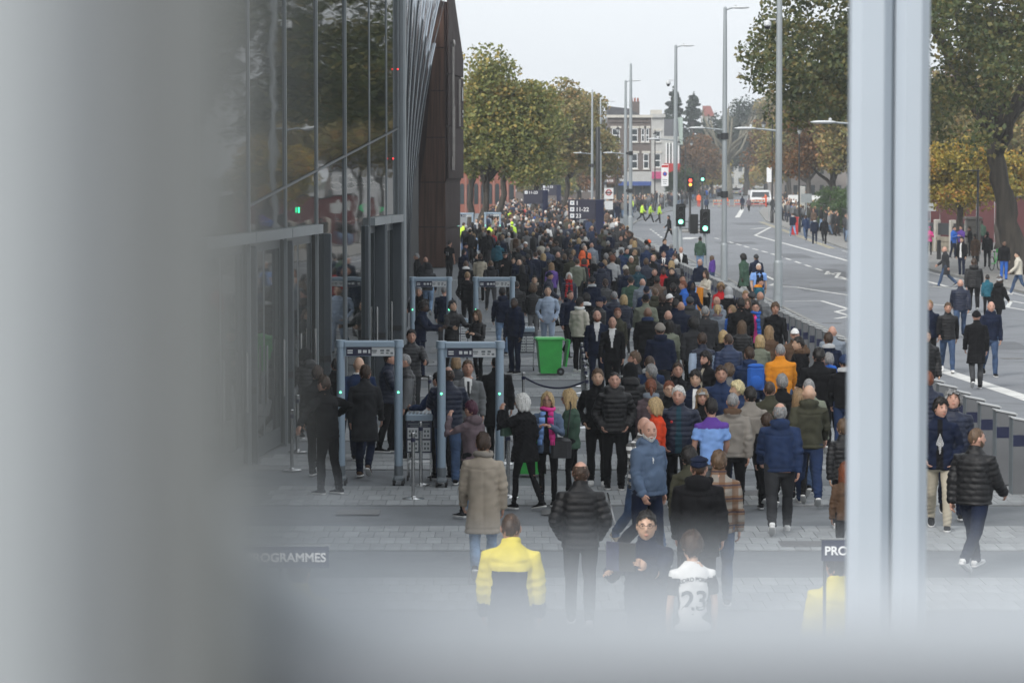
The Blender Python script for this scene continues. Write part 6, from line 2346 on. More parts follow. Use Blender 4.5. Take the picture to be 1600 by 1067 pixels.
t2 = tray_table('grey tray table beside the large green bin', at_px(822, 73.5))
tray_table('grey tray table under the middle left metal detector', at_px(716, 78), .2)

# queue posts and ropes
def stanchion(x, y, label):
    s = empty('queue_post', (x, y, 0), 0, label, 'queue post', 'polished queue posts')
    q = MB(); q.lathe([(.17, 0), (.17, .012), (.13, .026), (.04, .04), (.03, .05)], n=20); q.build('base', M_STEEL, s, autos=True)
    q = MB(); q.lathe([(.028, .045), (.028, .93), (.034, .935), (.034, .99), (.02, 1.0)], n=14); q.build('post', M_STEEL, s, autos=True)
    q = MB(); q.lathe([(.036, .86), (.036, .92)], n=14); q.build('belt_head', M_NAVY, s)
    return s
posts = [(*at_px(645, 44.7)[:2], 'polished queue post nearest the camera, before the tray table'), (*at_px(657, 46.6)[:2], 'polished queue post against the tray table'), (*at_px(455, 49)[:2], 'polished queue post by the glass doors'),
         (*at_px(464, 52.2)[:2], 'second polished queue post by the glass doors'), (*at_px(794, 44.9)[:2], 'polished queue post behind the white haired woman'), (*at_px(786, 50)[:2], 'polished queue post at the right front detector'),
         (.22, 58, 'polished queue post carrying left end of the rope'), (1.42, 57, 'polished queue post carrying right end of the rope')] + [(1.46 + .03 * k, 59.5 + 2.1 * k, 'polished queue post, %s of the line right of the large green bin' % ('first', 'second', 'third', 'fourth', 'last')[k]) for k in range(5)] + [(*at_px(671, 57)[:2], 'polished queue post right of left front detector')]
for x, y, lab in posts: stanchion(x, y, lab)
def rope(a, b, sag, label, name='rope'):
    a, b = Vector(a), Vector(b)
    pts = [a.lerp(b, t) - Vector((0, 0, sag * 4 * t * (1 - t))) for t in [i / 12 for i in range(13)]]
    q = MB(); q.tube(pts, [.02] * 13, 8, ref=(0, 1, .2))
    o = q.build(name, M_NAVY, smooth=True)
    tag(o, label, 'rope', 'navy queue ropes')
    return o
rope((.25, 58, .90), (1.39, 57, .90), .17, 'navy rope sagging between two posts below the large green bin')
rope((1.46, 59.5, .9), (1.49, 61.6, .9), .12, 'navy rope in the line of posts right of the bin')
rope((1.49, 61.6, .9), (1.52, 63.7, .9), .12, 'navy rope farther along the line of posts right of bin')

# wheelie bins
def wheelie(label, loc, rz, lid_open, sc=1.0):
    t = empty('wheelie_bin', loc, rz, label, 'bin', 'green wheelie bins')
    t.scale = (sc, sc, sc)
    q = MB()
    def ring(z, w, d, oy): return [(-w, -d + oy, z), (w, -d + oy, z), (w, d + oy, z), (-w, d + oy, z)]
    rs = [ring(.05, .24, .27, .02), ring(.95, .28, .33, 0)]
    q.add(rs[0] + rs[1], [(3, 2, 1, 0), (0, 1, 5, 4), (1, 2, 6, 5), (2, 3, 7, 6), (3, 0, 4, 7), (4, 5, 6, 7)])
    bd = q.build('body', M_GREEN, t)
    q = MB(); q.bevbox((0, 0, .975), (.64, .78, .06), .04); q.build('rim', M_GREEN, t)
    q = MB(); q.bar((-.27, .40, .93), (.27, .40, .93), .022); q.build('handle', M_GREEN, t)
    for s in (-1, 1):
        q = MB(); q.tube([(s * .25 - .03, .28, .1), (s * .25 + .03, .28, .1)], [.1, .1], 16, ref=(0, 0, 1)); w_ = q.build('wheel', M_RUBBER, t)
        q = MB(); q.tube([(s * .25 - .035, .28, .1), (s * .25 + .035, .28, .1)], [.04, .04], 10, ref=(0, 0, 1)); q.build('hub', M_GATEDARK, w_)
    q = MB()
    if lid_open: q.box((0, .47, .58), (.58, .045, .72), rot=Matrix.Rotation(R(-8), 3, 'X'))
    else:
        q.add([(-.31, -.4, 1.01), (.31, -.4, 1.01), (.31, .4, 1.01), (-.31, .4, 1.01), (-.24, -.3, 1.075), (.24, -.3, 1.075), (.24, .32, 1.075), (-.24, .32, 1.075)], [(3, 2, 1, 0), (4, 5, 6, 7), (0, 1, 5, 4), (1, 2, 6, 5), (2, 3, 7, 6), (3, 0, 4, 7)])
    q.build('lid', M_GREEN, t)
    return t
wheelie('large green wheelie bin with its lid hanging open', at_px(858, 71.9), R(-84), True, .90)
wheelie('green wheelie bin behind the smiling blonde woman', at_px(832, 48.2), 0, False, .8)

# pale barrier boards beyond the middle detectors
def board(label, px, Y, w=.62, h=1.15):
    x, yy, _ = at_px(px, Y)
    t = empty('barrier_board', (x, yy, 0), 0, label, 'barrier', 'grey barrier boards')
    q = MB(); q.bevbox((0, 0, h / 2 + .12), (w, .05, h), .02); q.build('panel', mat('board_grey', (.30, .32, .33), .5, var=.06), t)
    for s in (-1, 1):
        q = MB(); q.box((s * w * .35, 0, .04), (.06, .5, .08)); q.build('foot', M_GATEDARK, t)
board('upper grey barrier board behind middle left detector', 700, 98, .62, 1.2)
board('lower grey barrier board behind middle left detector', 696, 90, .66, .8)
board('grey barrier board leaning by the start of the bollards', 1092, 101, .5, 1.0)

# ------------------------------------------------------------------ totem signs
def text_mesh(txt, size, m, parent, loc, rot=(R(90), 0, 0), name='lettering', align='LEFT', depth=.004, bold=.0, sx_=1.0):
    cu = bpy.data.curves.new('t', 'FONT')
    cu.body = txt; cu.size = size; cu.extrude = depth; cu.offset = bold
    cu.align_x = align
    o = bpy.data.objects.new('t', cu)
    COL.objects.link(o)
    dg = bpy.context.evaluated_depsgraph_get()
    me = bpy.data.meshes.new_from_object(o.evaluated_get(dg))
    bpy.data.objects.remove(o)
    me.materials.clear(); me.materials.append(m)
    n_ = bpy.data.objects.new(name, me)
    COL.objects.link(n_)
    n_.location = loc; n_.rotation_euler = rot; n_.scale = (sx_, 1, 1)
    n_.parent = parent
    return n_
M_LET = mat('letter_white', (.8, .8, .8), .5, var=0)
M_TPAN = mat('totem_panel', (.035, .035, .055), .45, var=.08)
def totem(label, px, Y, rows, panel_w=1.55, panel_h=1.12, H=3.2):
    x, yy, _ = at_px(px, Y)
    t = empty('totem_sign', (x, yy, 0), 0, label, 'sign', 'navy totem signs')
    q = MB(); q.bevbox((0, 0, H / 2), (.46, .28, H), .03); p = q.build('pillar', M_NAVY, t)
    for k in range(3):
        q = MB(); q.box((-.07, -.143, .55 - k * .09), (.26 - .05 * k, .006, .03)); q.build('print', M_LET, p)
    q = MB(); q.bevbox((-.23 - panel_w / 2 - .002, 0, H - panel_h / 2), (panel_w, .16, panel_h), .02); pn_ = q.build('panel', M_TPAN, t)
    for k, (tx) in enumerate(rows):
        z = H - .20 - k * .36
        q = MB(); q.box((-.23 - panel_w + .22, -.084, z), (.24, .006, .24)); ic = q.build('icon', M_LET, pn_)
        q = MB(); q.box((-.23 - panel_w + .22, -.089, z), (.11, .005, .09)); tag(q.build('icon_mark', M_GATE, ic))
        text_mesh(tx, .32, M_LET, pn_, (-.23 - panel_w + .42, -.084, z - .115), bold=.006)
    return t
totem('nearest navy totem sign reading 1, 11-22 and 23', 937, 170, ['1', '11-22', '23'])
totem('middle navy totem sign reading 11-23, beyond the nearest', 852, 245, ['11-23'])
totem('farthest navy totem sign, right of the middle one', 873, 322, ['11-23', '23'])

def sign_on_pole(name, label, cat, x, y, z0, z1, w, h, m, txt=None, ts=.2, pole=M_GALV, pr=.035, zb=0, back=.02):
    t = empty(name, (x, y, zb), 0, label, cat)
    q = MB(); q.bar((0, .04, 0), (0, .04, z1 - zb), pr); q.build('pole', pole, t)
    q = MB(); q.box((0, 0, (z0 + z1) / 2 - zb), (w, back, z1 - z0)); p = q.build('panel', m, t)
    if txt: text_mesh(txt, ts, M_LET, p, (0, -.014, (z0 + z1) / 2 - zb - ts * .35), align='CENTER', bold=.003)
    return t, p
x, y, _ = at_px(907, 140)
t, p = sign_on_pole('programme_stand', 'dark programmes sign board standing in the crowd before nearest totem', 'sign', x, y, .95, 1.72, .78, .3, M_BLACK)
text_mesh('PROGRAMMES', .125, M_LET, p, (0, -.014, 1.55), align='CENTER', bold=.002)
# signs carried by the two stewards
for px, frag in ((1352, 'beside the pale post'), (456, 'left programme sign')):
    rt, S = who('steward in yellow jacket carrying the programme sign' if px > 1000 else 'left programme sign')
    x, y, _ = at_px(px if px > 1000 else 446, S['y'] - .35)
    t = empty('programme_sign', (x, y, 0), 0, 'navy programmes sign on a pole, ' + ('half hidden by the pale post' if px > 1000 else 'blurred at lower left'), 'sign', 'carried programmes signs')
    q = MB(); q.box((0, 0, 1.83), (.68, .03, .17)); p = q.build('panel', M_NAVY, t)
    q = MB(); q.box((0, 0, 1.922), (.70, .034, .012)); q.build('rim', M_STEEL, t)
    pxo = -.31 if px > 1000 else -.05
    q = MB(); q.bar((pxo, .03, .75), (pxo, .03, 1.76), .014); q.build('pole', M_DARKSTEEL, t)
    text_mesh('PROGRAMMES', .098, M_LET, p, (0, -.018, 1.795), align='CENTER', bold=.002)

# ------------------------------------------------------------------ lamp columns
M_LAMPW = mat('lantern_white', (.55, .57, .58), .4, .1, .05, 3)
def lamp_column(label, px, Y, H=12.2, top_arm=0, low_arm=0, low_z=6.4, cctv=None, clamp=(), zb=0.0, r=.125, armlen=1.35, x=None):
    if x is None: x = (px - 800) / F_PX * Y
    t = empty('lamp_column', (x, Y, zb), 0, label, 'lamp column', 'tall steel lamp columns along the kerb')
    q = MB(); q.lathe([(r * 1.3, 0), (r * 1.3, 1.55), (r * 1.22, 1.62), (r, 1.66)], n=16); q.build('base', M_GALV, t, autos=True)
    q = MB(); q.lathe([(r, 1.64), (r * .96, H * .48), (r * .8, H * .8), (r * .62, H - .05), (r * .3, H)], n=16); q.build('shaft', M_GALV, t, autos=True)
    q = MB(); q.box((0, -r * 1.31, .8), (.13, .012, .7)); q.build('access_door', M_GALV, t)
    def lantern(s, z, L):
        q = MB(); q.tube([(s * r * .6, 0, z - .03), (s * L * .55, 0, z + .02), (s * L, 0, z + .05)], [.04, .035, .03], 8, ref=(0, 1, 0)); a = q.build('arm', M_GALV, t)
        q = MB(); q.ell((s * (L + .3), 0, z + .06), (.42, .15, .055), 14, 6); ln = q.build('lantern', M_LAMPW, t, smooth=True)
        q = MB(); q.lathe([(.05, 0), (.05, .06), (.02, .08)], (s * (L + .1), 0, z + .11), 8); q.build('sensor', M_LAMPW, ln)
    if top_arm: lantern(top_arm, H - .1, .35)
    if low_arm: lantern(low_arm, low_z, armlen - .45)
    if cctv:
        s, z = cctv
        q = MB(); q.bar((s * r, 0, z + .22), (s * .42, 0, z + .22), .03); a = q.build('bracket', M_LAMPW, t)
        q = MB(); q.lathe([(.05, .2), (.13, .12), (.14, .02), (.11, -.02)], (s * .42, 0, z), 14); hs_ = q.build('camera_housing', M_LAMPW, t, autos=True)
        q = MB(); q.ell((s * .42, 0, z - .03), (.10, .10, .11), 12, 8); q.build('dome', M_BLACK, hs_, smooth=True)
    for z in clamp:
        q = MB(); q.lathe([(r + .05, -.14), (r + .05, .14)], (0, 0, z), 12); c_ = q.build('clamp', M_DARKSTEEL, t)
        q = MB(); q.box((-.22, 0, z), (.2, .18, .18)); q.build('speaker', M_DARKSTEEL, c_)
    return t
lamp_column('tall lamp column nearest the camera, with dome camera and left lantern', 1216, 107.5, 13.2, 0, -1, 6.3, (-1, 10.0))
lamp_column('tall lamp column with black clamps, second from the camera', 1131.5, 132.3, 12.0, 1, -1, 6.65, None, (6.35, 3.8), r=.118)
lamp_column('tall lamp column behind the left green signal', 1055, 170.5, 11.9, 1, -1, 6.55, (-1, 9.7))
lamp_column('tall lamp column with crown of small floodlights right of nearest totem', 985, 208.7, 12.2, 0, 0, 6.4, None, (6.0, 3.4))
lamp_column('slender lamp column touching the one with small floodlights', 977, 214, 11.2, 1, -1, 6.0, None, ())
lamp_column('lamp column just left of nearest totem, with left lantern', 925, 255, 11.6, 0, -1, 6.2, None, (5.2,), r=.11)
lamp_column('lamp column above the bus stop sign', 938, 285, 11.6, 0, 0, 6.2, (-1, 8.4), (), r=.11)
lamp_column('farthest lamp column, over the bus stop sign', 946, 315, 12.0, 1, 0, 6.2, (1, 8.6), (3.4,), r=.11)
lamp_column('lamp column hidden behind the pale post, its lantern showing left', 0, 92, 12.2, 0, -1, 6.28, None, (), x=(1347 - 800) / F_PX * 92)
# dark cctv mast
x = (934 - 800) / F_PX * 200
t = empty('camera_mast', (x, 200, 0), 0, 'dark slim mast with a cross bracket behind nearest totem', 'mast')
q = MB(); q.lathe([(.16, 0), (.16, 7.6), (.12, 7.7)], n=12); q.build('pole', M_DARKSTEEL, t, autos=True)
q = MB(); q.box((.25, 0, 7.6), (.9, .06, .05)); q.build('bracket', M_DARKSTEEL, t)

# ornate double lanterns
def heritage(label, px, Y, H, two=True):
    x, yy, _ = at_px(px, Y)
    t = empty('ornate_lamp_post', (x, yy, 0), 0, label, 'street lamp', 'black ornate street lamps')
    q = MB(); q.lathe([(.16, 0), (.16, .9), (.10, 1.0), (.075, 1.2), (.06, H)], n=12); q.build('post', M_BLACK, t, autos=True)
    for s in ((-1, 1) if two else (0,)):
        if s:
            q = MB(); q.tube([(0, 0, H - .5), (s * .5, 0, H - .05), (s * .8, 0, H - .02)], [.035, .03, .025], 7); q.build('bracket', M_BLACK, t)
        cx = s * .8
        z = H - .15 if s else H
        q = MB(); q.lathe([(.05, .0), (.24, -.22), (.25, -.28)], (cx, 0, z), 12); hd = q.build('lantern', M_BLACK, t)
        q = MB(); q.lathe([(.21, -.28), (.12, -.55), (.05, -.62)], (cx, 0, z), 12); q.build('globe', mat('lantern_glass', (.4, .42, .42), .2, var=0), hd)
        q = MB(); q.lathe([(.02, .0), (.05, .12), (.01, .3)], (cx, 0, z), 8); q.build('finial', M_BLACK, hd)
    return t
heritage('black ornate double lantern beside the nearest tall lamp column', 1206, 275, 9.4)
heritage('black ornate lamp post rising behind the red post box', 1248, 235, 8.2, False)
heritage('black ornate lantern in front of the brick corner building', 965, 330, 9.5, False)
heritage('black ornate lantern before the white building', 1023, 350, 9.2, False)
heritage('black ornate double lantern in front of the reddish tree', 1070, 380, 8.6)
# plain black street lamp under the great tree
x, y, _ = at_px(1527, 160)
t = empty('street_lamp', (x, y, 0), 0, 'plain black street lamp left of the leaning trunk', 'street lamp')
q = MB(); q.lathe([(.12, 0), (.12, 1.1), (.07, 1.2), (.06, 4.8)], n=12); q.build('post', M_BLACK, t, autos=True)
q = MB(); q.bevbox((-.22, 0, 4.82), (.62, .2, .08), .03); q.build('lantern', M_BLACK, t)
x, y, _ = at_px(1467, 164)
t = empty('iron_bollard', (x, y, 0), 0, 'single black iron bollard by the right kerb', 'bollard')
q = MB(); q.lathe([(.12, 0), (.11, .95), (.125, .97), (.12, 1.02), (.05, 1.06)], n=14); q.build('post', M_BLACK, t, autos=True)

# ------------------------------------------------------------------ traffic signals
def lamp_m(name, c, e): return mat(name, c, .3, emit=e, var=0)
L_OFF = mat('lens_off', (.02, .022, .02), .2, var=0)
L_GRN, L_RED, L_AMB = lamp_m('lens_green', (.22, 1.0, .62), 2.6), lamp_m('lens_red', (1.0, .07, .05), 2.5), lamp_m('lens_amber', (1.0, .36, .05), 2.2)
def signal(label, x, y, ztop, lit, pole=M_GALV, side=None, zb=0, s=1.0, pr=.085):
    t = empty('traffic_signal', (x, y, zb), 0, label, 'traffic light', 'traffic signals')
    q = MB(); q.lathe([(pr * 1.5, 0), (pr * 1.5, 1.1), (pr, 1.2), (pr, ztop - zb - .1)], n=14); q.build('pole', pole, t, autos=True)
    q = MB(); q.bevbox((0, -.16, ztop - zb - .62 * s), (.52 * s, .05, 1.24 * s), .05); bk = q.build('backboard', M_BLACK, t)
    q = MB(); q.bevbox((0, -.26, ztop - zb - .62 * s), (.34 * s, .16, 1.08 * s), .03); hd = q.build('head', M_BLACK, t)
    for k in range(3):
        z = ztop - zb - (.27 + .35 * k) * s
        q = MB(); q.tube([(0, -.335, z), (0, -.352, z)], [.125 * s, .125 * s], 16, ref=(0, 0, 1))
        q.build('lens', (L_RED, L_AMB, L_GRN)[k] if k in lit else L_OFF, hd)
        q = MB()
        vs, fs = [], []
        for i in range(9):
            a = math.pi * (-.05 + 1.1 * i / 8)
            for rr, yy in ((.15 * s, -.34), (.15 * s, -.54), (.142 * s, -.54), (.142 * s, -.34)): vs.append((rr * math.cos(a), yy, z + rr * math.sin(a)))
        for i in range(8):
            for j in range(4):
                fs.append((i * 4 + j, i * 4 + (j + 1) % 4, i * 4 + 4 + (j + 1) % 4, i * 4 + 4 + j))
        q.add(vs, fs); q.build('hood', M_BLACK, hd)
    if side:
        q = MB(); q.bevbox((side * .55, .02, ztop - zb - .75), (.42, .2, 1.0), .03); q.build('side_head', M_BLACK, t)
        q = MB(); q.box((side * .25, 0, ztop - zb - .8), (.4, .06, .06)); q.build('bracket', M_BLACK, t)
    return t
signal('green traffic signal on left, beside the third tall lamp column', (1063 - 800) / F_PX * 166, 166, P(1063, 319, 166).z, (2,), zb=0)
signal('green traffic signal on right, with a dark side head', (1101 - 800) / F_PX * 153.4, 153.4, P(1101, 327, 153.4).z, (2,), side=-1)
signal('red and amber traffic signal on a black pole in the road centre', (1078 - 800) / F_PX * 236, 236, P(1078, 277, 236).z, (0, 1), M_BLACK, zb=0, s=.95)
signal('distant green traffic signal left of the second lamp column', (1097 - 800) / F_PX * 330, 330, P(1097, 263, 330).z, (2,), M_DARKSTEEL, s=1.25)
# refuge with keep-left beacon
x, y, _ = at_px(1086, 242)
tag(MB().prism([(x - 2.2, y - 5), (x + .8, y - 5), (x + 1.4, y + 5), (x - 1.6, y + 5)], -.2, .02).build('traffic_island', M_FLAG), kind='structure')
t = empty('keep_left_beacon', (x - .05, y - 1, .02), 0, 'yellow keep left beacon below the red signal', 'beacon')
q = MB(); q.bevbox((0, 0, .55), (.42, .3, 1.1), .05); q.build('shell', mat('beacon_yellow', (.65, .36, .03), .4, var=.05), t)
q = MB(); q.tube([(0, -.152, .75), (0, -.165, .75)], [.17, .17], 18, ref=(0, 0, 1)); d_ = q.build('disc', mat('sign_blue', (.03, .10, .45), .4, var=0), t)
q = MB(); q.box((0, -.17, .75), (.2, .006, .05), rot=Matrix.Rotation(R(40), 3, 'Y')); q.build('arrow', M_LET, d_)
# guard rail of the crossing
x0, y0, _ = at_px(1064, 226)
t = empty('guard_rail', (x0, y0, 0), 0, 'low steel guard rail by the road centre signals', 'railing')
for k in range(3):
    q = MB(); q.bar((k * 1.0, 0, 0), (k * 1.0, 0, 1.0), .03); q.build('post', M_DARKSTEEL, t)
for z in (.45, .98):
    q = MB(); q.bar((0, 0, z), (2.0, 0, z), .03); q.build('rail', M_DARKSTEEL, t)

# ------------------------------------------------------------------ other signs
x, y, _ = at_px(951, 262)
t, p = sign_on_pole('bus_stop_sign', 'white bus stop sign with red ring symbol', 'sign', x, y, 2.3, 3.25, .80, .3, M_WHITE)
q = MB()
pts = [(.22 * math.cos(a), -.016, 2.86 + .22 * math.sin(a)) for a in [2 * math.pi * i / 24 for i in range(25)]]
q.tube(pts, [.05] * 25, 6, ref=(0, 1, 0), cap=False); q.build('ring', M_RED, p)
q = MB(); q.box((0, -.06, 2.86), (.62, .012, .10)); q.build('bar', M_BLACK, p)
q = MB(); q.box((0, -.02, 1.75), (.72, .03, .75)); q.build('timetable', M_PANELW, t)
x, y, _ = at_px(1038.5, 262)
t, p = sign_on_pole('parking_sign', 'tall white parking sign with red round symbol', 'sign', x, y, P(0, 291, 262).z, P(0, 257, 262).z, .62, .3, M_WHITE)
zc = P(0, 272, 262).z
q = MB(); q.tube([(0, -.012, zc), (0, -.022, zc)], [.2, .2], 20, ref=(0, 0, 1)); d_ = q.build('disc', M_RED, p)
q = MB(); q.tube([(0, -.02, zc), (0, -.030, zc)], [.145, .145], 20, ref=(0, 0, 1)); d2 = q.build('disc_centre', mat('sign_blue', (.03, .10, .45)), p)
q = MB(); q.box((0, -.014, P(0, 260, 262).z), (.56, .008, .2)); q.build('header', M_RED, p)
for k in range(3):
    q = MB(); q.box((0, -.014, P(0, 281 + 3 * k, 262).z), (.4 - .06 * k, .006, .05)); q.build('print', M_GATEDARK, p)
x, y, _ = at_px(1259.5, 232)
t, p = sign_on_pole('road_sign', 'grey back of a square road sign on right pavement', 'sign', x, y, P(0, 317, 232).z, P(0, 303, 232).z, .82, .3, mat('sign_back', (.28, .31, .32), .5, .2, .06))
x, y, _ = at_px(1206, 300)
t, p = sign_on_pole('road_sign', 'small white no stopping sign by the double lantern', 'sign', x - .3, y, P(0, 285, 300).z, P(0, 262, 300).z, .5, .3, M_WHITE)
x, y, _ = at_px(1518, 172)
t, p = sign_on_pole('road_sign', 'small green sign on the red hoarding', 'sign', x, 197.6, P(0, 333, 197).z, P(0, 324, 197).z, .42, .3, mat('sign_green', (.02, .35, .12), .4, var=0))
x, y, _ = at_px(1453, 196)
t, p = sign_on_pole('street_name_sign', 'grey white street name plate beside the pale post', 'sign', x, y, P(0, 330, 196).z, P(0, 317, 196).z, .75, .3, mat('plate_grey', (.35, .37, .37), .5, var=.05))
x, y, _ = at_px(1241.5, 225)
t = empty('post_box', (x, y, 0), 0, 'red post box with flat top on the right pavement', 'post box')
q = MB(); q.bevbox((0, 0, .62), (.5, .45, 1.24), .03); q.build('body', M_RED, t)
q = MB(); q.bevbox((0, 0, 1.28), (.62, .56, .09), .03); q.build('cap', M_RED, t)
q = MB(); q.box((0, -.235, 1.02), (.3, .012, .05)); q.build('slot', M_BLACK, t)

# ------------------------------------------------------------------ walls, hoarding, railings on the right
M_HOARD = mat('hoarding_red', (.085, .018, .020), .6, var=.2, scale=.8)
M_STONE = mat('stone_wall', (.22, .195, .15), .85, var=.25, scale=3, bump=.5, bscale=20)
t = empty('hoarding', (0, 0, 0), 0, 'dark red site hoarding behind the stone wall', 'hoarding')
xa, xb = at_px(1440, 198)[0], at_px(1640, 198)[0]
k = 0
x = xa
while x < xb:
    q = MB(); q.box((x + .58, 198 + (k % 2) * .02, 1.55), (1.16, .05, 2.95)); q.build('panel', M_HOARD if not (7 <= k <= 9) else mat('hoarding_green', (.075, .08, .03), .6, var=.2, scale=.8), t)
    x += 1.2; k += 1
q = MB(); q.box(((xa + xb) / 2, 198, 3.07), (xb - xa, .14, .09)); q.build('coping', M_DARKSTEEL, t)
t = empty('stone_wall', (0, 0, 0), 0, 'low pale stone wall with railings and piers left of the tree trunk', 'wall')
W0, W1 = at_px(1440, 182), at_px(1512, 176)
dx = (W1[0] - W0[0]); dy = W1[1] - W0[1]
L = math.hypot(dx, dy); ang = math.atan2(dy, dx)
nb = 8
for c in range(3):
    for k in range(nb):
        tt = (k + .5 + (.5 if c % 2 else 0)) / nb
        if tt > 1: continue
        q = MB(); q.box((W0[0] + dx * tt, W0[1] + dy * tt, .15 + .3 * c), (L / nb - .02, .3 + .01 * (k % 2), .28), ang); q.build('stone', M_STONE, t)
for k in range(4):
    tt = k / 3
    q = MB(); q.bevbox((W0[0] + dx * tt, W0[1] + dy * tt - .1, .95), (.26, .36, 1.9), .03, ang); q.build('pier', mat('pale_pier', (.38, .36, .32), .8, var=.15), t)
for k in range(3):
    t0 = (k + .5) / 3
    q = MB(); q.box((W0[0] + dx * t0, W0[1] + dy * t0, 1.35), (L / 3 - .35, .06, .7), ang); q.build('railing_panel', M_DARKSTEEL, t)
x, y, _ = at_px(1520, 174)
t = empty('stone_pier', (x, y, 0), 0, 'square stone gate pier behind the group under the tree', 'pier')
for k in range(5):
    q = MB(); q.bevbox((0, 0, .2 + .4 * k), (.8 - .01 * (k % 2), .8, .39), .03); q.build('stone', mat('pier_stone', (.10, .095, .085), .85, var=.2, scale=3, bump=.4), t)
q = MB(); q.bevbox((0, 0, 2.08), (.98, .98, .14), .05); q.build('cap', mat('pier_stone', (.1, .1, .1)), t)
t = empty('railing', (0, 0, 0), 0, 'black iron railings in front of the clipped hedge', 'railing')
a, b = Vector((24.2, 205, 0)), Vector((26.8, 262, 0))
for k in range(70):
    p = a.lerp(b, k / 69)
    q = MB(); q.bar(p, p + Vector((0, 0, 2.0)), .018, 4); q.build('bar', M_BLACK, t)
for z in (.3, 1.85):
    q = MB(); q.bar(a + Vector((0, 0, z)), b + Vector((0, 0, z)), .025); q.build('rail', M_BLACK, t)
q = MB(); q.bevbox((a.x + 1.1, 262.6, 1.7), (.5, .5, 3.4), .04); q.build('end_post', mat('end_post', (.42, .42, .40), .7, var=.1), t)
# hire bike under the tree
x, y, _ = at_px(1556, 146)
t = empty('hire_bicycle', (x, y, 0), R(60), 'green hire bicycle parked under the huge tree', 'bicycle')
for s in (-1, 1):
    pts = [(s * .52 + .33 * math.cos(a), 0, .34 + .33 * math.sin(a)) for a in [2 * math.pi * i / 20 for i in range(21)]]
    q = MB(); q.tube(pts, [.022] * 21, 6, ref=(0, 1, 0), cap=False); q.build('wheel', M_RUBBER, t)
q = MB(); q.tube([(-.52, 0, .34), (-.05, 0, .36), (.40, 0, .85), (.52, 0, .34)], [.03] * 4, 8); q.tube([(-.05, 0, .36), (-.2, 0, .88)], [.03, .025], 8); q.build('frame', M_GREEN, t)
q = MB(); q.ell((-.2, 0, .92), (.13, .08, .04)); q.build('saddle', M_BLACK, t)
q = MB(); q.bar((.36, -.27, 1.05), (.36, .27, 1.05), .014); q.bar((.36, 0, 1.05), (.40, 0, .85), .02); q.build('handlebar', M_BLACK, t)
q = MB(); q.box((.62, 0, .95), (.3, .34, .22)); q.build('basket', M_GREEN, t)
# ------------------------------------------------------------------ buildings down the street
M_BRICK = mat('brown_brick', (.12, .10, .09), .85, var=.2, scale=5, bump=.3, bscale=30)
M_BRICKR = mat('red_brick', (.26, .085, .055), .85, var=.2, scale=5, bump=.3, bscale=30)
M_STUC = mat('white_stucco', (.40, .40, .385), .8, var=.08, scale=1.5)
M_STONEW = mat('window_stone', (.5, .48, .43), .8, var=.1)
M_SLATE = mat('slate_roof', (.06, .062, .07), .7, var=.2, scale=5)
M_WGLASS = mat('window_glass', (.03, .04, .045), .08, var=0, spec=.8)
M_BLUEF = mat('fascia_blue', (.03, .07, .25), .5, var=.08)


def window(b, x, y, z, w, h, surround=True, arch=False, sash=True, fr=None):
    """window standing 8 cm proud of / in the wall at face y (facing -Y)"""
    fr = fr or M_WHITE
    q = MB(); q.box((x, y - .02, z), (w, .08, h)); wd = q.build('window', fr, b)
    for s in ((-1, 1) if sash else (0,)):
        q = MB(); q.box((x, y - .065, z + s * h * .235), (w - .16, .02, h * (.40 if sash else .88))); q.build('pane', M_WGLASS, wd)
    if surround:
        q = MB(); q.box((x, y - .07, z + h / 2 + .16), (w + .4, .16, .3)); q.build('lintel', M_STONEW, b)
        q = MB(); q.box((x, y - .09, z - h / 2 - .07), (w + .25, .22, .12)); q.build('sill', M_STONEW, b)


def block(name, label, px0, px1, Y, depth, ztop, wall, cat='building', z0=0.0):
    x0, x1 = (px0 - 800) / F_PX * Y, (px1 - 800) / F_PX * Y
    b = empty(name, (0, 0, 0), 0, label, cat)
    q = MB(); q.box(((x0 + x1) / 2, Y + depth / 2, ztop / 2), (x1 - x0, depth, ztop)); q.build('wall', wall, b)
    return b, x0, x1
zy = lambda py, Y: P(800, py, Y).z
Y = 395.0
b, x0, x1 = block('corner_building', 'three storey brown brick corner building with pale window surrounds', 950, 1017, Y, 12, zy(183, Y), M_BRICK)
for px in (962, 990, 1004, 1011):
    w = 1.0 if px in (962, 990) else .42
    window(b, (px - 800) / F_PX * Y, Y, (zy(201, Y) + zy(222, Y)) / 2, w, zy(201, Y) - zy(222, Y))
for px in (960, 989, 1009):
    window(b, (px - 800) / F_PX * Y, Y, (zy(240, Y) + zy(264, Y)) / 2, 1.15 if px != 1009 else .7, zy(240, Y) - zy(264, Y))
q = MB(); q.box(((x0 + x1) / 2, Y - .1, zy(182, Y)), (x1 - x0 + .4, .5, .35)); q.build('cornice', M_STONEW, b)
q = MB(); q.box(((x0 + x1) / 2, Y - .06, zy(190, Y)), (x1 - x0, .2, .2)); q.build('string_course', M_BRICK, b)
q = MB(); q.extrude([(x0, Y + .3, zy(182, Y) + .2), (x0 + 4.2, Y + .3, zy(182, Y) + .2), (x0 + 2.8, Y + .3, zy(170, Y)), (x0, Y + .3, zy(166, Y))], (0, 8, 0)); q.build('roof', M_SLATE, b)
q = MB(); q.box((x0 + 3.6, Y + 3, zy(168, Y)), (1.2, 1.0, 1.6)); ch_ = q.build('chimney', M_BRICK, b)
for k in range(3):
    q = MB(); q.lathe([(.14, 0), (.11, .5)], (x0 + 3.2 + .4 * k, Y + 3, zy(168, Y) + .8), 8); q.build('chimney_pot', M_BRICKR, ch_)
q = MB(); q.box(((x0 + x1) / 2, Y - .45, zy(276, Y)), (x1 - x0, .6, 1.3)); q.build('shop_fascia', M_STUC, b)
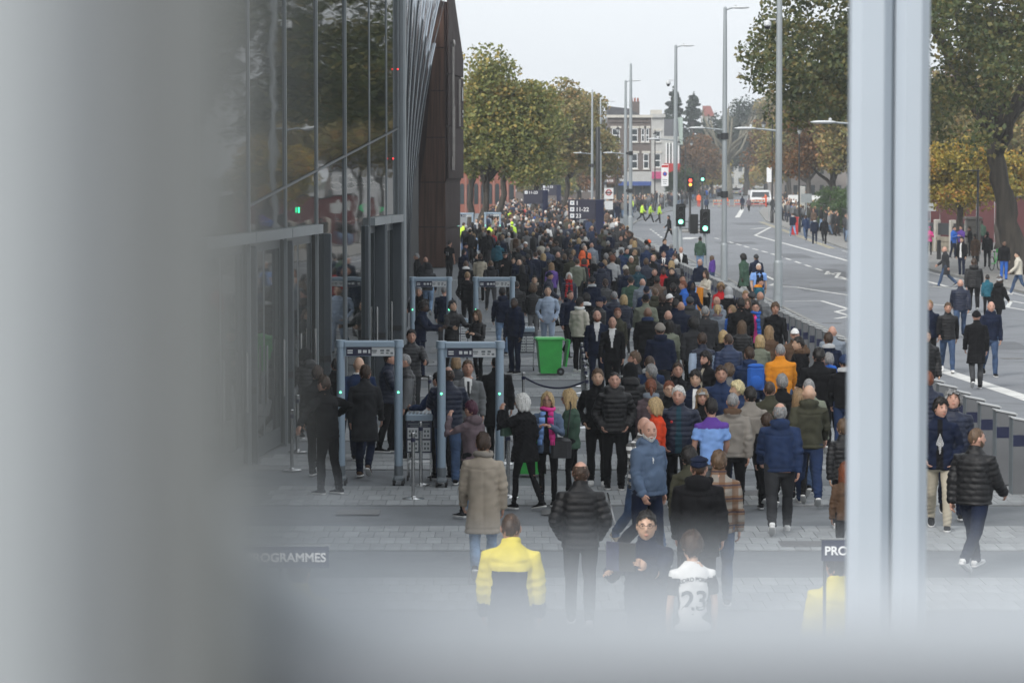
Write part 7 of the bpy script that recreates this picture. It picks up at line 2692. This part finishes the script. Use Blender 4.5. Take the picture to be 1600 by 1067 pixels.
q = MB(); q.box(((x0 + x1) / 2, Y - .5, zy(287, Y)), (x1 - x0, .6, .55)); q.build('shop_blind', M_BLUEF, b)
for k in range(5):
    q = MB(); q.box((x0 + (x1 - x0) * (k + .5) / 5, Y - .1, 1.5), ((x1 - x0) / 5 - .25, .14, 2.5)); q.build('shop_window', M_WGLASS, b)
x, y, _ = at_px(953, 372)
t, p = sign_on_pole('shop_sign', 'brown square food shop sign beside the brick corner building', 'sign', x, y, zy(287, 372), zy(270, 372), 1.1, .3, mat('sign_brown', (.10, .05, .04), .6, var=.1), pole=M_DARKSTEEL)
text_mesh('FOOD', .34, M_LET, p, (0, -.014, zy(277, 372)), align='CENTER', bold=.006)
text_mesh('& ICE', .34, M_LET, p, (0, -.014, zy(284, 372)), align='CENTER', bold=.006)

Y = 425.0
b, x0, x1 = block('white_building', 'narrow white rendered building right of the brick corner', 1018, 1037, Y, 12, zy(184, Y), M_STUC)
q = MB(); q.box(((x0 + x1) / 2, Y - .1, zy(181, Y)), (x1 - x0 + .3, .6, .5)); q.build('parapet', M_STUC, b)
q = MB(); q.box((x0 + .6, Y + .2, zy(177, Y)), (1.6, .8, .9)); q.build('parapet_block', M_STONEW, b)
for py0, py1 in ((205, 222), (240, 262)):
    window(b, (1027 - 800) / F_PX * Y, Y, (zy(py0, Y) + zy(py1, Y)) / 2, .8, zy(py0, Y) - zy(py1, Y))
q = MB(); q.box(((x0 + x1) / 2, Y - .4, zy(274, Y)), (x1 - x0, .5, 1.0)); q.build('shop_fascia', mat('fascia_pink', (.45, .05, .16), .5, var=.1), b)
Y = 445.0
b, x0, x1 = block('shop_building', 'grey roofed shop with tall thin windows and red fascia, right of white building', 1037, 1062, Y, 12, zy(213, Y), M_STUC)
q = MB(); q.extrude([(x0, Y + .2, zy(213, Y)), (x1, Y + .2, zy(213, Y)), (x1, Y + 3, zy(186, Y)), (x0, Y + 3, zy(186, Y))], (0, 3, -.2)); q.build('roof', M_SLATE, b)
q = MB(); q.box((x1 + .1, Y + 2, zy(205, Y)), (.5, 6, 4)); q.build('party_wall', mat('pale_green_render', (.33, .40, .36), .8, var=.06), b)
for k in range(5):
    q = MB(); q.box((x0 + .35 + k * .45, Y - .04, zy(244, Y)), (.22, .12, 3.9)); q.build('fin', M_WHITE, b)
    q = MB(); q.box((x0 + .57 + k * .45, Y - .02, zy(244, Y)), (.2, .08, 3.7)); q.build('pane', M_WGLASS, b)
q = MB(); q.box(((x0 + x1) / 2, Y - .4, zy(263, Y)), (x1 - x0, .6, 1.4)); q.build('shop_fascia', M_RED, b)
q = MB(); q.box(((x0 + x1) / 2, Y - .3, zy(279, Y)), (x1 - x0, .8, .35)); q.build('canopy', M_DARKSTEEL, b)
# red brick hall with arched windows beyond the planes
Y = 335.0
b, x0, x1 = block('brick_hall', 'red brick hall with tall arched windows behind the plane trunks', 705, 800, Y, 10, zy(272, Y) + 3.5, M_BRICKR)
for k in range(9):
    cx = x0 + .45 + k * .78
    q = MB()
    pts = [(cx - .22, Y - .03, 1.0), (cx + .22, Y - .03, 1.0)] + [(cx + .22 * math.cos(a), Y - .03, 3.0 + .3 * math.sin(a)) for a in [math.pi * i / 8 for i in range(9)]]
    q.extrude(pts, (0, .08, 0)); q.build('arched_window', M_WGLASS, b)
    q = MB(); q.box((cx + .39, Y - .06, 2.0), (.16, .18, 4.0)); q.build('pilaster', mat('pilaster', (.30, .14, .11), .8, var=.15), b)
Y = 440.0
b, x0, x1 = block('brick_terrace', 'hazy brick terrace beyond the plane trees, left of the corner building', 780, 948, Y, 9, 9.5, M_BRICK)
for k in range(12):
    for z in (2.4, 6.0):
        window(b, x0 + .9 + k * 1.25, Y, z, .7, 1.6, False)
q = MB(); q.extrude([(x0, Y - .2, 9.5), (x1, Y - .2, 9.5), (x1, Y + 4, 12), (x0, Y + 4, 12)], (0, .3, .1)); q.build('roof', M_SLATE, b)
# terrace behind trees on right, distant house
Y = 640.0
b, x0, x1 = block('distant_house', 'distant white house with red roof above the trees', 1098, 1114, Y, 8, zy(182, Y), M_STUC)
q = MB(); q.extrude([(x0 - .3, Y - .2, zy(182, Y)), (x1 + .3, Y - .2, zy(182, Y)), (x1 - .4, Y + 3, zy(166, Y)), (x0 + .1, Y + 3, zy(166, Y))], (0, .4, .1)); q.build('roof', mat('tile_roof', (.20, .06, .05), .8, var=.2), b)
for k in range(3):
    q = MB(); q.box((x0 + .5 + k * .6, Y - .03, zy(189, Y)), (.3, .08, 1.2)); q.build('window', M_WGLASS, b)
Y = 300.0
b, x0, x1 = block('terrace_house', 'pale terraced houses seen between yellow tree and leaning trunk', 1528, 1600, Y, 9, zy(262, Y), mat('grey_stucco', (.34, .35, .36), .8, var=.1))
for k in range(6):
    window(b, x0 + .5 + k * .8, Y, 3.6, .45, 1.3, False)
q = MB(); q.extrude([(x0, Y - .2, zy(262, Y)), (x1, Y - .2, zy(262, Y)), (x1, Y + 4, zy(240, Y)), (x0, Y + 4, zy(240, Y))], (0, .3, .1)); q.build('roof', M_SLATE, b)
Y = 480.0
b, x0, x1 = block('far_shops', 'row of hazy shops at the far left of the road', 1068, 1108, 520, 8, 6.5, mat('hazy_stucco', (.25, .22, .20), .8, var=.15, scale=.5))
for k in range(6):
    q = MB(); q.box((x0 + .45 + k * .72, 519.97, 1.4), (.5, .1, 2.2)); q.build('shop_window', M_WGLASS, b)
b, x0, x1 = block('far_shops', 'row of hazy shops right of the roadworks', 1205, 1275, 540, 8, 6.5, mat('hazy_stucco', (.25, .22, .20)))
for k in range(9):
    q = MB(); q.box((x0 + .45 + k * .85, 539.97, 1.4), (.6, .1, 2.2)); q.build('shop_window', mat('shop_lit', (.28, .3, .3), .4, var=.3, scale=2), b)

for (pa, pb_, Y, h, lab, wm, kk) in ((1085, 1240, 780, 9.5, 'pale hazy terrace closing the far end of the road', M_STUC, 12), (1208, 1345, 430, 7.5, 'grey hazy terrace behind the trees of the far right pavement', mat('hazy_stucco', (.25, .22, .20)), 10), (1340, 1640, 330, 7.5, 'brown hazy terrace behind the trees of the near right pavement', M_BRICK, 16)):
    b, x0, x1 = block('far_terrace', lab, pa, pb_, Y, 8, h, wm)
    for k in range(kk):
        for z in (1.8, 5.0):
            q = MB(); q.box((x0 + (x1 - x0) * (k + .5) / kk, Y - .03, z), ((x1 - x0) / kk * .45, .1, 1.6)); q.build('window', M_WGLASS, b)
    q = MB(); q.extrude([(x0, Y - .2, h), (x1, Y - .2, h), (x1, Y + 4, h + 2.4), (x0, Y + 4, h + 2.4)], (0, .3, .1)); q.build('roof', M_SLATE, b)

# ------------------------------------------------------------------ vehicles and roadworks
M_CARG = mat('grey_car_paint', (.09, .10, .11), .3, .3, .05, coat=.6)
M_CARS = mat('silver_car_paint', (.26, .28, .30), .3, .4, .05, coat=.6)
M_VAN = mat('van_white', (.62, .63, .63), .35, 0, .04, coat=.4)
M_SCR = mat('screen_glass', (.02, .025, .03), .05, var=0, spec=.8)
def wheels(t, w, ys_, r):
    for s in (-1, 1):
        for y in ys_:
            q = MB(); q.tube([(s * (w / 2 - .2), y, r), (s * (w / 2 + .01), y, r)], [r, r], 16, ref=(0, 0, 1)); wh = q.build('wheel', M_RUBBER, t)
            q = MB(); q.tube([(s * (w / 2 - .02), y, r), (s * (w / 2 + .02), y, r)], [r * .6, r * .6], 12, ref=(0, 0, 1)); q.build('rim', M_CARS, wh)
def car(label, x, y, paint, rear=True, rz=0):
    t = empty('car', (x, y, ROAD_Z), rz, label, 'car', 'cars queuing beyond the roadworks')
    prof = [(-2.15, .35), (-2.2, .75), (-2.1, .98), (-1.75, 1.05), (-1.3, 1.42), (.2, 1.46), (1.0, 1.02), (2.0, .88), (2.2, .65), (2.15, .32)]
    q = MB(); n_ = len(prof)
    vs, fs = [], []
    for yy, z in prof:
        k = 1.0 if z < 1.1 else .80
        vs += [(-.88 * k, yy, z), (.88 * k, yy, z)]
    for i in range(n_):
        j = (i + 1) % n_
        fs.append((2 * i, 2 * i + 1, 2 * j + 1, 2 * j))
    fs.append(tuple(2 * i for i in range(n_ - 1, -1, -1))); fs.append(tuple(2 * i + 1 for i in range(n_)))
    q.add(vs, fs); q.build('body', paint, t)
    q = MB(); q.extrude([(-.68, -1.74, 1.08), (.68, -1.74, 1.08), (.62, -1.36, 1.38), (-.62, -1.36, 1.38)], (0, -.03, .02)); q.build('rear_window', M_SCR, t)
    for s in (-1, 1):
        q = MB(); q.extrude([(s * .80, -1.5, 1.08), (s * .80, .75, 1.08), (s * .715, .1, 1.42), (s * .715, -1.2, 1.42)], (s * .03, 0, 0)); q.build('side_window', M_SCR, t)
        q = MB(); q.box((s * .7, -2.19, .82), (.34, .05, .13)); q.build('tail_light', M_RED, t)
    q = MB(); q.box((0, -2.22, .62), (.52, .02, .11)); q.build('number_plate', mat('plate_yellow', (.6, .5, .1), .5, var=0), t)
    q = MB(); q.box((0, -2.18, .42), (1.7, .12, .16)); q.build('bumper', M_BLACK, t)
    wheels(t, 1.76, (-1.3, 1.35), .32)
    return t
g1 = G(1149, 300, ROAD_Z)
car('silver grey car seen from behind, left of the white van', (1149 - 800) / F_PX * 560, 560, M_CARS)
car('darker grey car queuing ahead of the white van', (1165 - 800) / F_PX * 640, 640, M_CARG)
car('most distant silver car at the end of the queue', (1172 - 800) / F_PX * 740, 740, M_CARS)
def van(label, x, y, s=1.0, rz=0):
    t = empty('van', (x, y, ROAD_Z), rz, label, 'van', 'white vans')
    w = 1.0 * s
    q = MB()
    prof = [(-2.6, .35), (-2.65, .9), (-2.45, 1.15), (-1.75, 1.95), (-1.5, 2.1), (2.6, 2.15), (2.65, .4)]
    n_ = len(prof); vs = []; fs = []
    for yy, z in prof:
        k = .92 if z > 1.5 else 1
        vs += [(-w * k, yy, z), (w * k, yy, z)]
    for i in range(n_):
        j = (i + 1) % n_
        fs.append((2 * i, 2 * i + 1, 2 * j + 1, 2 * j))
    fs.append(tuple(2 * i for i in range(n_ - 1, -1, -1))); fs.append(tuple(2 * i + 1 for i in range(n_)))
    q.add(vs, fs); q.build('body', M_VAN, t)
    q = MB(); q.extrude([(-w * .86, -2.42, 1.22), (w * .86, -2.42, 1.22), (w * .78, -1.84, 1.88), (-w * .78, -1.84, 1.88)], (0, -.04, .03)); q.build('windscreen', M_SCR, t)
    q = MB(); q.box((0, -2.67, .78), (w * 1.1, .05, .22)); q.build('grille', M_BLACK, t)
    q = MB(); q.box((0, -2.66, .45), (w * 1.9, .10, .24)); q.build('bumper', M_DARKSTEEL, t)
    for s_ in (-1, 1):
        q = MB(); q.box((s_ * w * .78, -2.65, .85), (.3, .06, .2)); q.build('headlight', M_LET, t)
        q = MB(); q.box((s_ * (w + .14), -2.0, 1.35), (.2, .12, .32)); q.build('mirror', M_BLACK, t)
    q = MB(); q.box((0, -2.72, .45), (.5, .02, .1)); q.build('number_plate', M_PANELW, t)
    wheels(t, 2 * w, (-1.75, 1.7), .35)
    return t
van('white van facing the camera behind the roadworks barriers', (1186 - 800) / F_PX * 408, 408, 1.42)
van('white van parked on the right beyond the light green hedge', (1270 - 800) / F_PX * 330, 330, .95, R(60))
# roadworks barriers
M_BARR = mat('barrier_red', (.5, .06, .03), .5, var=.1)
M_BARW = mat('barrier_cream', (.5, .45, .32), .5, var=.1)
Yb = 392.0
pb = None
for k, px in enumerate((1119, 1127, 1134, 1152, 1172, 1182, 1192)):
    if pb is None:
        t = empty('works_barrier', (0, 0, ROAD_Z), 0, 'red and cream works barrier across the road before the white van', 'barrier', 'roadworks barriers')
        for s in (-1, 1):
            q = MB(); q.box((s * .42, 0, .5), (.06, .05, 1.0)); q.build('post', M_BARW, t)
            q = MB(); q.box((s * .42, 0, .03), (.08, .5, .06)); q.build('foot', M_RUBBER, t)
        for i in range(5):
            q = MB(); q.box((-.36 + i * .18, 0, .88), (.17, .04, .22)); q.build('board', M_BARR if i % 2 == 0 else M_BARW, t)
        q = MB(); q.box((0, 0, .45), (.84, .03, .12)); q.build('rail', M_BARR, t)
        pb = t
    else: t = copy_tree(pb)
    t.location = ((px - 800) / F_PX * Yb, Yb, ROAD_Z)

# ------------------------------------------------------------------ things people carry
def at_person(frag, local):
    r_, S = who(frag)
    sc = r_.scale.x
    M = Matrix.Translation(r_.location) @ Matrix.Rotation(S['rz'], 4, 'Z') @ Matrix.Diagonal((sc, sc, r_.scale.z, 1))
    return M @ Vector(local), S
def held(name, label, cat, frag, local, mb, mats, rz_off=0.0):
    p, S = at_person(frag, local)
    o = mb.build(name, mats, None, p, S['rz'] + rz_off, autos=True)
    tag(o, label, cat)
    return o
def hand_of(frag, n_='R'):
    r_, S = who(frag)
    J = joints(BUILD[S['build']], POSES[S['pose']])
    return J['w' + n_] + J['fd' + n_] * .09
q = MB(); q.bevbox((0, 0, 0), (.30, .15, .42), .05); q.ell((0, -.07, -.08), (.12, .05, .13)); q.ell((0, 0, .21), (.15, .075, .05))
q.tube([(-.1, .08, .2), (-.11, .22, .22), (-.11, .26, .0), (-.1, .10, -.18)], [.02] * 4, 6); q.tube([(.1, .08, .2), (.11, .22, .22), (.11, .26, .0), (.1, .10, -.18)], [.02] * 4, 6)
held('backpack', 'blue backpack on the back of the man left of the amber jacket', 'backpack', 'wearing a blue backpack', (.06, -.24, 1.20), q, cloth('bl'))
q = MB(); q.bevbox((0, 0, -.02), (.34, .12, .24), .03)
q.tube([(-.15, 0, .10), (-.10, -.02, .34), (.12, -.05, .60), (.16, -.03, .66)], [.012] * 4, 6)
held('handbag', 'black handbag with pale strap at the hip of the blonde with phone', 'handbag', 'looking at her phone', (-.26, .06, .90), q, cloth('bk', 'leather'))
bag_cols = ['bk', 'nv', 'gr', 'ol', 'ch', 'nb', 'br']
kb_ = 0
for S in autos:
    if S['dir'] in ('a', 'al', 'ar') and S['y'] < 150 and kb_ < 14 and S['build'] in ('m', 'f') and S['top'] in ('jacket', 'hood'):
        kb_ += 1
        if kb_ % 2 == 0: continue
        q = MB(); q.bevbox((0, 0, 0), (.29, .15, .42), .05); q.ell((0, -.07, -.08), (.11, .05, .12)); q.ell((0, 0, .21), (.14, .07, .05))
        c_ = bag_cols[(kb_ // 2) % 7]
        held('backpack', '%s backpack worn by the %s' % (CN[c_], S['label'].split(',')[0]), 'backpack', S['label'], (0, -.23, 1.18), q, cloth(c_))
h = hand_of('looking at her phone')
q = MB(); q.bevbox((0, 0, 0), (.075, .012, .15), .004)
held('phone', 'dark phone held by the blonde woman in grey green jacket', 'phone', 'looking at her phone', (h[0] * .4, h[1] + .03, h[2] + .05), q, M_BLACK)
q = MB(); q.bevbox((0, 0, 0), (.30, .14, .30), .05)
held('handbag', 'dark grey handbag at the side of smiling blonde woman with scarf', 'handbag', 'colourful scarf over denim', (-.22, .12, .92), q, cloth('ch', 'leather'))
q = MB(); q.bevbox((0, 0, 0), (.22, .08, .17), .02)
held('handbag', 'small green handbag at the raised arm of the white haired woman', 'handbag', 'fur coat raising one arm', (-.20, .20, 1.22), q, cloth('gn', 'leather'))
hl, hr = hand_of('reading a programme', 'L'), hand_of('reading a programme', 'R')
q = MB(); q.extrude([(-.15, 0, -.13), (0, .03, -.13), (0, .03, .13), (-.15, 0, .13)], (0, .012, 0)); q.extrude([(0, .03, -.13), (.15, 0, -.13), (.15, 0, .13), (0, .03, .13)], (0, .012, 0), 1)
o = held('programme', 'open dark match programme in the hands of the smiling man', 'programme', 'reading a programme', ((hl[0] + hr[0]) / 2, (hl[1] + hr[1]) / 2 + .05, (hl[2] + hr[2]) / 2 + .10), q, [M_BLACK, mat('programme_cover', (.04, .045, .09), .4, var=.3, scale=12)])
h = hand_of('cream sweater holding bright')
q = MB()
for k in range(4):
    q.tube([(-.12 + .07 * k, .02 * (k % 2), .12), (-.11 + .065 * k, .05, -.2), (-.09 + .05 * k, .0, -.55 - .06 * (k % 2))], [.06, .085, .05], 8, 0 if k < 3 else 1)
held('jacket_bundle', 'bundle of orange and blue jackets held by the woman in cream', 'jackets', 'cream sweater holding bright', (0, .36, 1.08), q, [cloth('og'), cloth('lb')])
h = hand_of('holding a bottle')
q = MB(); q.lathe([(.03, -.1), (.034, -.09), (.034, .05), (.016, .09), (.016, .11)], n=12)
held('bottle', 'orange drink bottle in the hand of man half hidden by post', 'bottle', 'holding a bottle', (h[0], h[1] + .03, h[2] + .02), q, mat('drink_orange', (.5, .2, .06), .2, var=0))
h = hand_of('phone to his ear')
q = MB(); q.bevbox((0, 0, 0), (.075, .015, .15), .004)
held('phone', 'phone held to the ear of the bald man by the bollards', 'phone', 'phone to his ear', (h[0], h[1], h[2] + .05), q, M_BLACK)
# name and number on the white football shirt, number on the black one
def back_print(frag, rows, m, yb):
    r_, S = who(frag)
    top = [c for c in r_.children if c.name.startswith(('shirt', 'jacket'))][0]
    sc = r_.scale.z
    from mathutils.bvhtree import BVHTree
    bvh = BVHTree.FromPolygons([tuple(v.co) for v in top.data.vertices], [tuple(p.vertices) for p in top.data.polygons])
    J = joints(BUILD[S['build']], POSES[S['pose']])
    for tx, size, z, arc in rows:
        o = text_mesh(tx, size, m, top, (0, 0, 0), name='print', align='CENTER', depth=.001, bold=.004 if size > .1 else .001)
        me = o.data
        for v in me.vertices:
            # seen from behind the wearer's right is on the right: mirror x, lay on the back of the cloth
            x, zz = -v.co.x * -1, z + J['dz'] + v.co.y - arc * v.co.x ** 2
            hit = bvh.ray_cast(Vector((x, -1, zz)), Vector((0, 1, 0)))
            y_ = hit[0].y - .006 if hit[0] is not None else -.14
            v.co = (x, y_ - (.002 if v.co.z > 0 else 0), zz)
        o.rotation_euler = (0, 0, 0); o.location = (0, 0, 0)
        me.update()
back_print('white football shirt with printed', [('PEDRO PORRO', .05, 1.335, 1.6), ('23', .26, 1.06, 0)], M_BLACK, 0)
back_print('numbered 21', [('21', .2, 1.12, 0)], M_LET, 0)
r_, S = who('over diamond print top')
top = [c for c in r_.children if c.name.startswith('jacket')][0]
from mathutils.bvhtree import BVHTree
bvh = BVHTree.FromPolygons([tuple(v.co) for v in top.data.vertices], [tuple(p.vertices) for p in top.data.polygons])
J = joints(BUILD[S['build']], POSES[S['pose']])
q = MB()
for k in range(5):
    r0_, r1_ = .014 + k * .024, .024 + k * .024
    for i in range(4):
        A = [(1, 0), (0, 1), (-1, 0), (0, -1)][i]; B2 = [(0, 1), (-1, 0), (0, -1), (1, 0)][i]
        vs = []
        for (rr, pp) in ((r0_, A), (r1_, A), (r1_, B2), (r0_, B2)):
            x, z = pp[0] * rr * .42, 1.17 + J['dz'] + pp[1] * rr * 1.15
            h_ = bvh.ray_cast(Vector((x, 1, z)), Vector((0, -1, 0)))
            vs.append((x, (h_[0].y if h_[0] is not None else .17) + .008, z))
        q.add(vs, [(0, 1, 2, 3)])
tag(q.build('print', M_LET, top), kind='stuff')
# light printed mark on the chest of the slate blue hooded top
r_, S = who('slate blue hooded top')
q = MB(); q.ell((.095, .205, 1.30), (.008, .012, .018)); q.ell((.103, .205, 1.325), (.006, .010, .008)); q.bar((.095, .205, 1.285), (.095, .205, 1.26), .004)
q.build('badge', M_LET, r_)
# poppy on the old man
r_, S = who('over dark teal top')
q = MB(); q.ell((.10, .185, 1.27), (.02, .012, .02)); q.build('poppy', M_RED, r_)

# ------------------------------------------------------------------ near the camera: viewing balcony
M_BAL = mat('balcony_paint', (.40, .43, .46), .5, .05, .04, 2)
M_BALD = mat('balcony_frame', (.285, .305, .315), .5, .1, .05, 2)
M_POLEW = mat('mast_paint', (.42, .47, .525), .4, .1, .03, 1.5)
t = empty('steel_mast', (1.372, 11.0, 0), 0, 'pale blue grey twin steel post standing close before the camera', 'post')
q = MB(); q.bevbox((-.066, 0, 4.5), (.150, .16, 9.0), .035); q.build('shaft', M_POLEW, t)
q = MB(); q.bevbox((.082, .0, 4.5), (.126, .16, 9.0), .035); q.build('shaft', M_POLEW, t)
q = MB(); q.box((.014, .03, 4.5), (.02, .08, 9.0)); q.build('groove', M_GATE, t)
q = MB(); q.bevbox((0, 0, .015), (.5, .4, .03), .02); q.build('base_plate', M_GALV, t)
t = empty('window_column', (-.10, .42, 3.4), 0, 'blurred grey window column filling the left edge', 'column')
wc = [mat('balcony_frame_%d' % i, c, .5, .05, .04, 2) for i, c in enumerate(((.15, .155, .15), (.285, .295, .29), (.235, .245, .26), (.31, .33, .345)))]
for i, (pa, pb_, y0) in enumerate(((325, 396, .372), (245, 321, .364), (130, 239, .372), (-380, 124, .364))):
    xa, xb = (pa - 800) / F_PX * y0, (pb_ - 800) / F_PX * y0
    q = MB(); q.bevbox(((xa + xb) / 2 + .10, y0 + .012 - .42, 1.6), (xb - xa, .024, 3.2), .002); q.build('fin', wc[i], t)
xa, xb = (-360 - 800) / F_PX * .39, (388 - 800) / F_PX * .39
q = MB(); q.box(((xa + xb) / 2 + .10, -.022, 1.6), (xb - xa, .03, 3.2)); q.build('core', wc[0], t)
t = empty('balcony_parapet', (0, .36, 3.4), 0, 'blurred pale ledge of the viewing balcony along the bottom edge', 'parapet')
ztop = EYE - 3.4 - .46 * (888 - 264) / F_PX
gp = [((px - 800) / F_PX * .44, .06, EYE - 3.4 - (py - 264) / F_PX * .44) for px, py in ((350, 690), (380, 740), (425, 800), (490, 848), (580, 885), (600, 960), (350, 960))]
q = MB(); q.extrude(gp, (0, .03, 0)); q.build('corner_gusset', M_BAL, t)
lx = (380 - 800) / F_PX * .46 + .6
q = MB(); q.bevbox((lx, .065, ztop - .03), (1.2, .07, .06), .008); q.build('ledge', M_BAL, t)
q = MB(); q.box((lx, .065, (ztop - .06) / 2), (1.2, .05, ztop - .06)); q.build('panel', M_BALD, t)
q = MB(); q.box((lx, .0255, ztop - .034), (1.2, .008, .062)); q.build('fascia', mat('ledge_front_shade', (.09, .095, .105), .5, .1, .04, 2), t)  # shade of the ledge's front face put into the strip's darker colour
tag(MB().box((0, -.9, 3.3), (3.0, 2.8, .2)).build('balcony_floor', M_GATEDARK), kind='structure')

# ------------------------------------------------------------------ air
hz = MB(); hz.box((0, 330, 14.5), (420, 900, 34.0))
ho = hz.build('haze', None)
ho.data.materials.clear()
m = bpy.data.materials.new('haze'); m.use_nodes = True
n = m.node_tree.nodes; n.clear()
out = n.new('ShaderNodeOutputMaterial'); pv = n.new('ShaderNodeVolumePrincipled')
pv.inputs['Color'].default_value = (.93, .97, 1, 1); pv.inputs['Density'].default_value = .00044; pv.inputs['Anisotropy'].default_value = .2
m.node_tree.links.new(pv.outputs[0], out.inputs['Volume'])
ho.data.materials.append(m)
tag(ho, kind='stuff')
